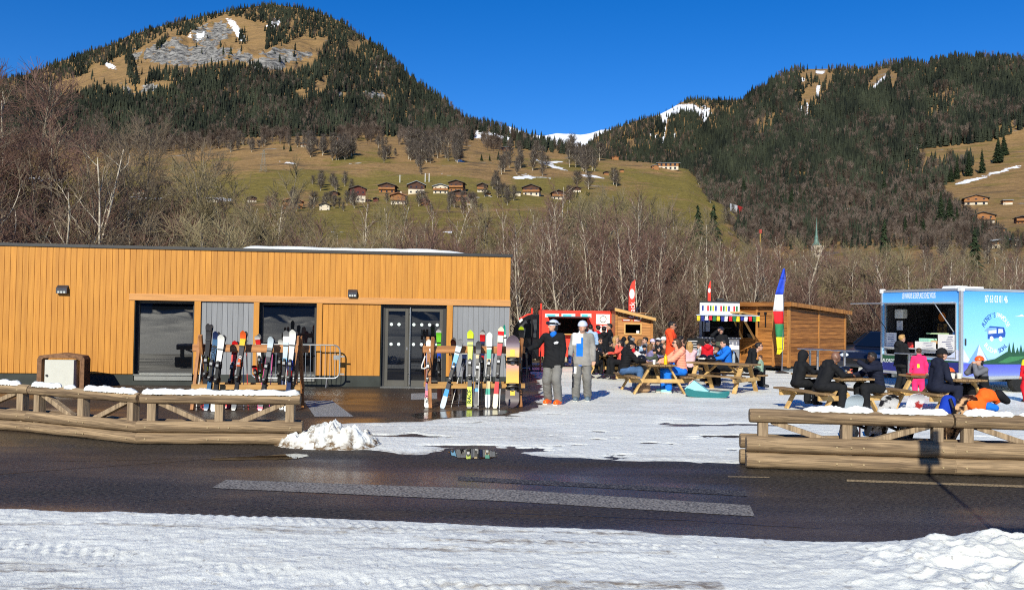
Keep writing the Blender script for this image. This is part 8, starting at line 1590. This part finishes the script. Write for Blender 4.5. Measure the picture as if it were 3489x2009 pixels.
person('blonde person in a black jacket standing at the trailer counter', 3072, 1137, 24.0, 18, 'stand', 'black', 'black', head='hair', hair='blonde', hands=('front', 'front'), hood=True, nod=.03); person('small child in a pink ski suit standing by the trailer', 3131, 1184, 22.4, 78, 'stand', ([CL['pink'], CL['yellow']], lambda c, T, k: ((np.abs(c[:, 0] - .03) < .03) & (c[:, 2] < T(0, .26)[2]) & (c[:, 2] > T(0, .14)[2])).astype(int)), 'pink', head='hair', hair='brown', kid=True)
person('person in a navy jacket and black beanie on the bench by the trailer table', 3208, 1182, 18.25, 8, 'sit', 'navy', 'navy', head='beanie', hair='brown', lean=12, hands=('table', 'thigh'), hood=True, shades=True, vox=.011); person('boy in a grey and black top with an orange helmet', 3338, 1206, 18.55, 188, 'sit', ([CL['heather'], CL['black']], lambda c, T, k: ((c[:, 2] < T(0, .33)[2]) & (c[:, 0] > .02)).astype(int)), 'black', head='helmet', helm=HOR, goggles=False, lean=8, hands=('mouth', 'mouth'), kid=True, vox=.011)
person('child in a red and yellow ski suit cut off by the picture edge', 3506, 1192, 21.5, 100, 'stand', ([CL['red'], CL['yellow']], lambda c, T, k: (c[:, 2] > T(0, .36)[2]).astype(int)), 'red', head='beanie', hatc=CL['yellow'], kid=True)
# kit hanging on the fence
fp = hit(3352, 1365, Vector(FR[0]) + FNn * .2, FNn); 
o = soft('orange_jacket', [('c', (-.14, 0, -.06), .075, (.02, .03, .02), .085), ('c', (-.14, .0, -.10), .06, (-.02, .03, -.10), .07), ('c', (.02, .03, .06), .07, (.14, .04, .03), .05), ('c', (.10, .04, .05), .05, (.19, .05, -.03), .04), ('c', (-.05, .02, -.10), .06, (.0, .05, -.02), .07)], .012, cl('bright_orange', (250, 105, 35)), None, kk=.05, wr=.012); o.location = fp + Vector((0, 0, .02)); tag(o, 'bright orange jacket draped over the log fence', 'jacket')
o = soft('black_helmet_bag', [('c', (0, 0, 0), .07, (.10, 0, -.07), .05)], .012, CL['black'], None, wr=.004); o.location = hit(3402, 1345, Vector(FR[0]) + FNn * .25, FNn); tag(o, 'black glove and cuff hanging off the orange jacket', 'glove')
o = soft('blue_glove', [('c', (0, 0, 0), .06, (.08, 0, -.02), .05)], .012, CL['blue'], None, wr=.004); o.location = hit(3368, 1384, Vector(FR[0]) + FNn * .2, FNn); tag(o, 'bright blue glove lying on the fence under the orange jacket', 'glove')
bp_ = hit(3240, 1372, Vector(FR[0]) + FNn * .25, FNn); o = soft('backpack', [('c', (-.04, 0, -.10), .075, (-.02, 0, .02), .065), ('c', (.04, 0, -.10), .075, (.03, 0, .02), .065)], .012, CL['cobalt'], None, kk=.05, wr=.005); o.location = bp_ + Vector((0, .08, 0)); tag(o, 'blue backpack leaning on the fence joint', 'backpack'); st = MB(); st.tube([(-.02, -.10, .06), (0, -.14, -.05), (.03, -.12, -.16)], .02, 6).build('strap', BKM, o); MB().tube([(.08, -.09, .05), (.13, -.12, -.06), (.05, -.12, -.18)], .02, 6).build('strap', BKM, o)
for px_, py_, l in ((2868, 1470, 'black ski boots bag on the snow behind the fence post'), (2952, 1465, 'dark rucksack on the snow behind the fence, beside the red pole'), (3185, 1440, 'black bag on the snow behind the fence joint')):
    g = gnd(px_, py_ + 25); g = Vector((g.x * 1.02, max(g.y, 11.75), .1)); o = soft('rucksack', [('c', (-.05, 0, 0), .10, (-.02, .05, .20), .08), ('c', (.07, 0, 0), .09, (.05, .05, .16), .07)], .014, CL['black'], None, kk=.04, wr=.006); o.location = g; tag(o, l, 'bag')
g = gnd(2172, 1328); o = soft('rucksack', [('c', (-.10, 0, .08), .09, (.08, 0, .12), .10), ('c', (-.05, .02, .2), .07, (.10, .02, .24), .07)], .014, CL['beige'], None, kk=.04, wr=.006); o.location = (g.x, 22.6, .02); tag(o, 'beige rucksack on the snow under the bench of the dark puffer jacket', 'bag')
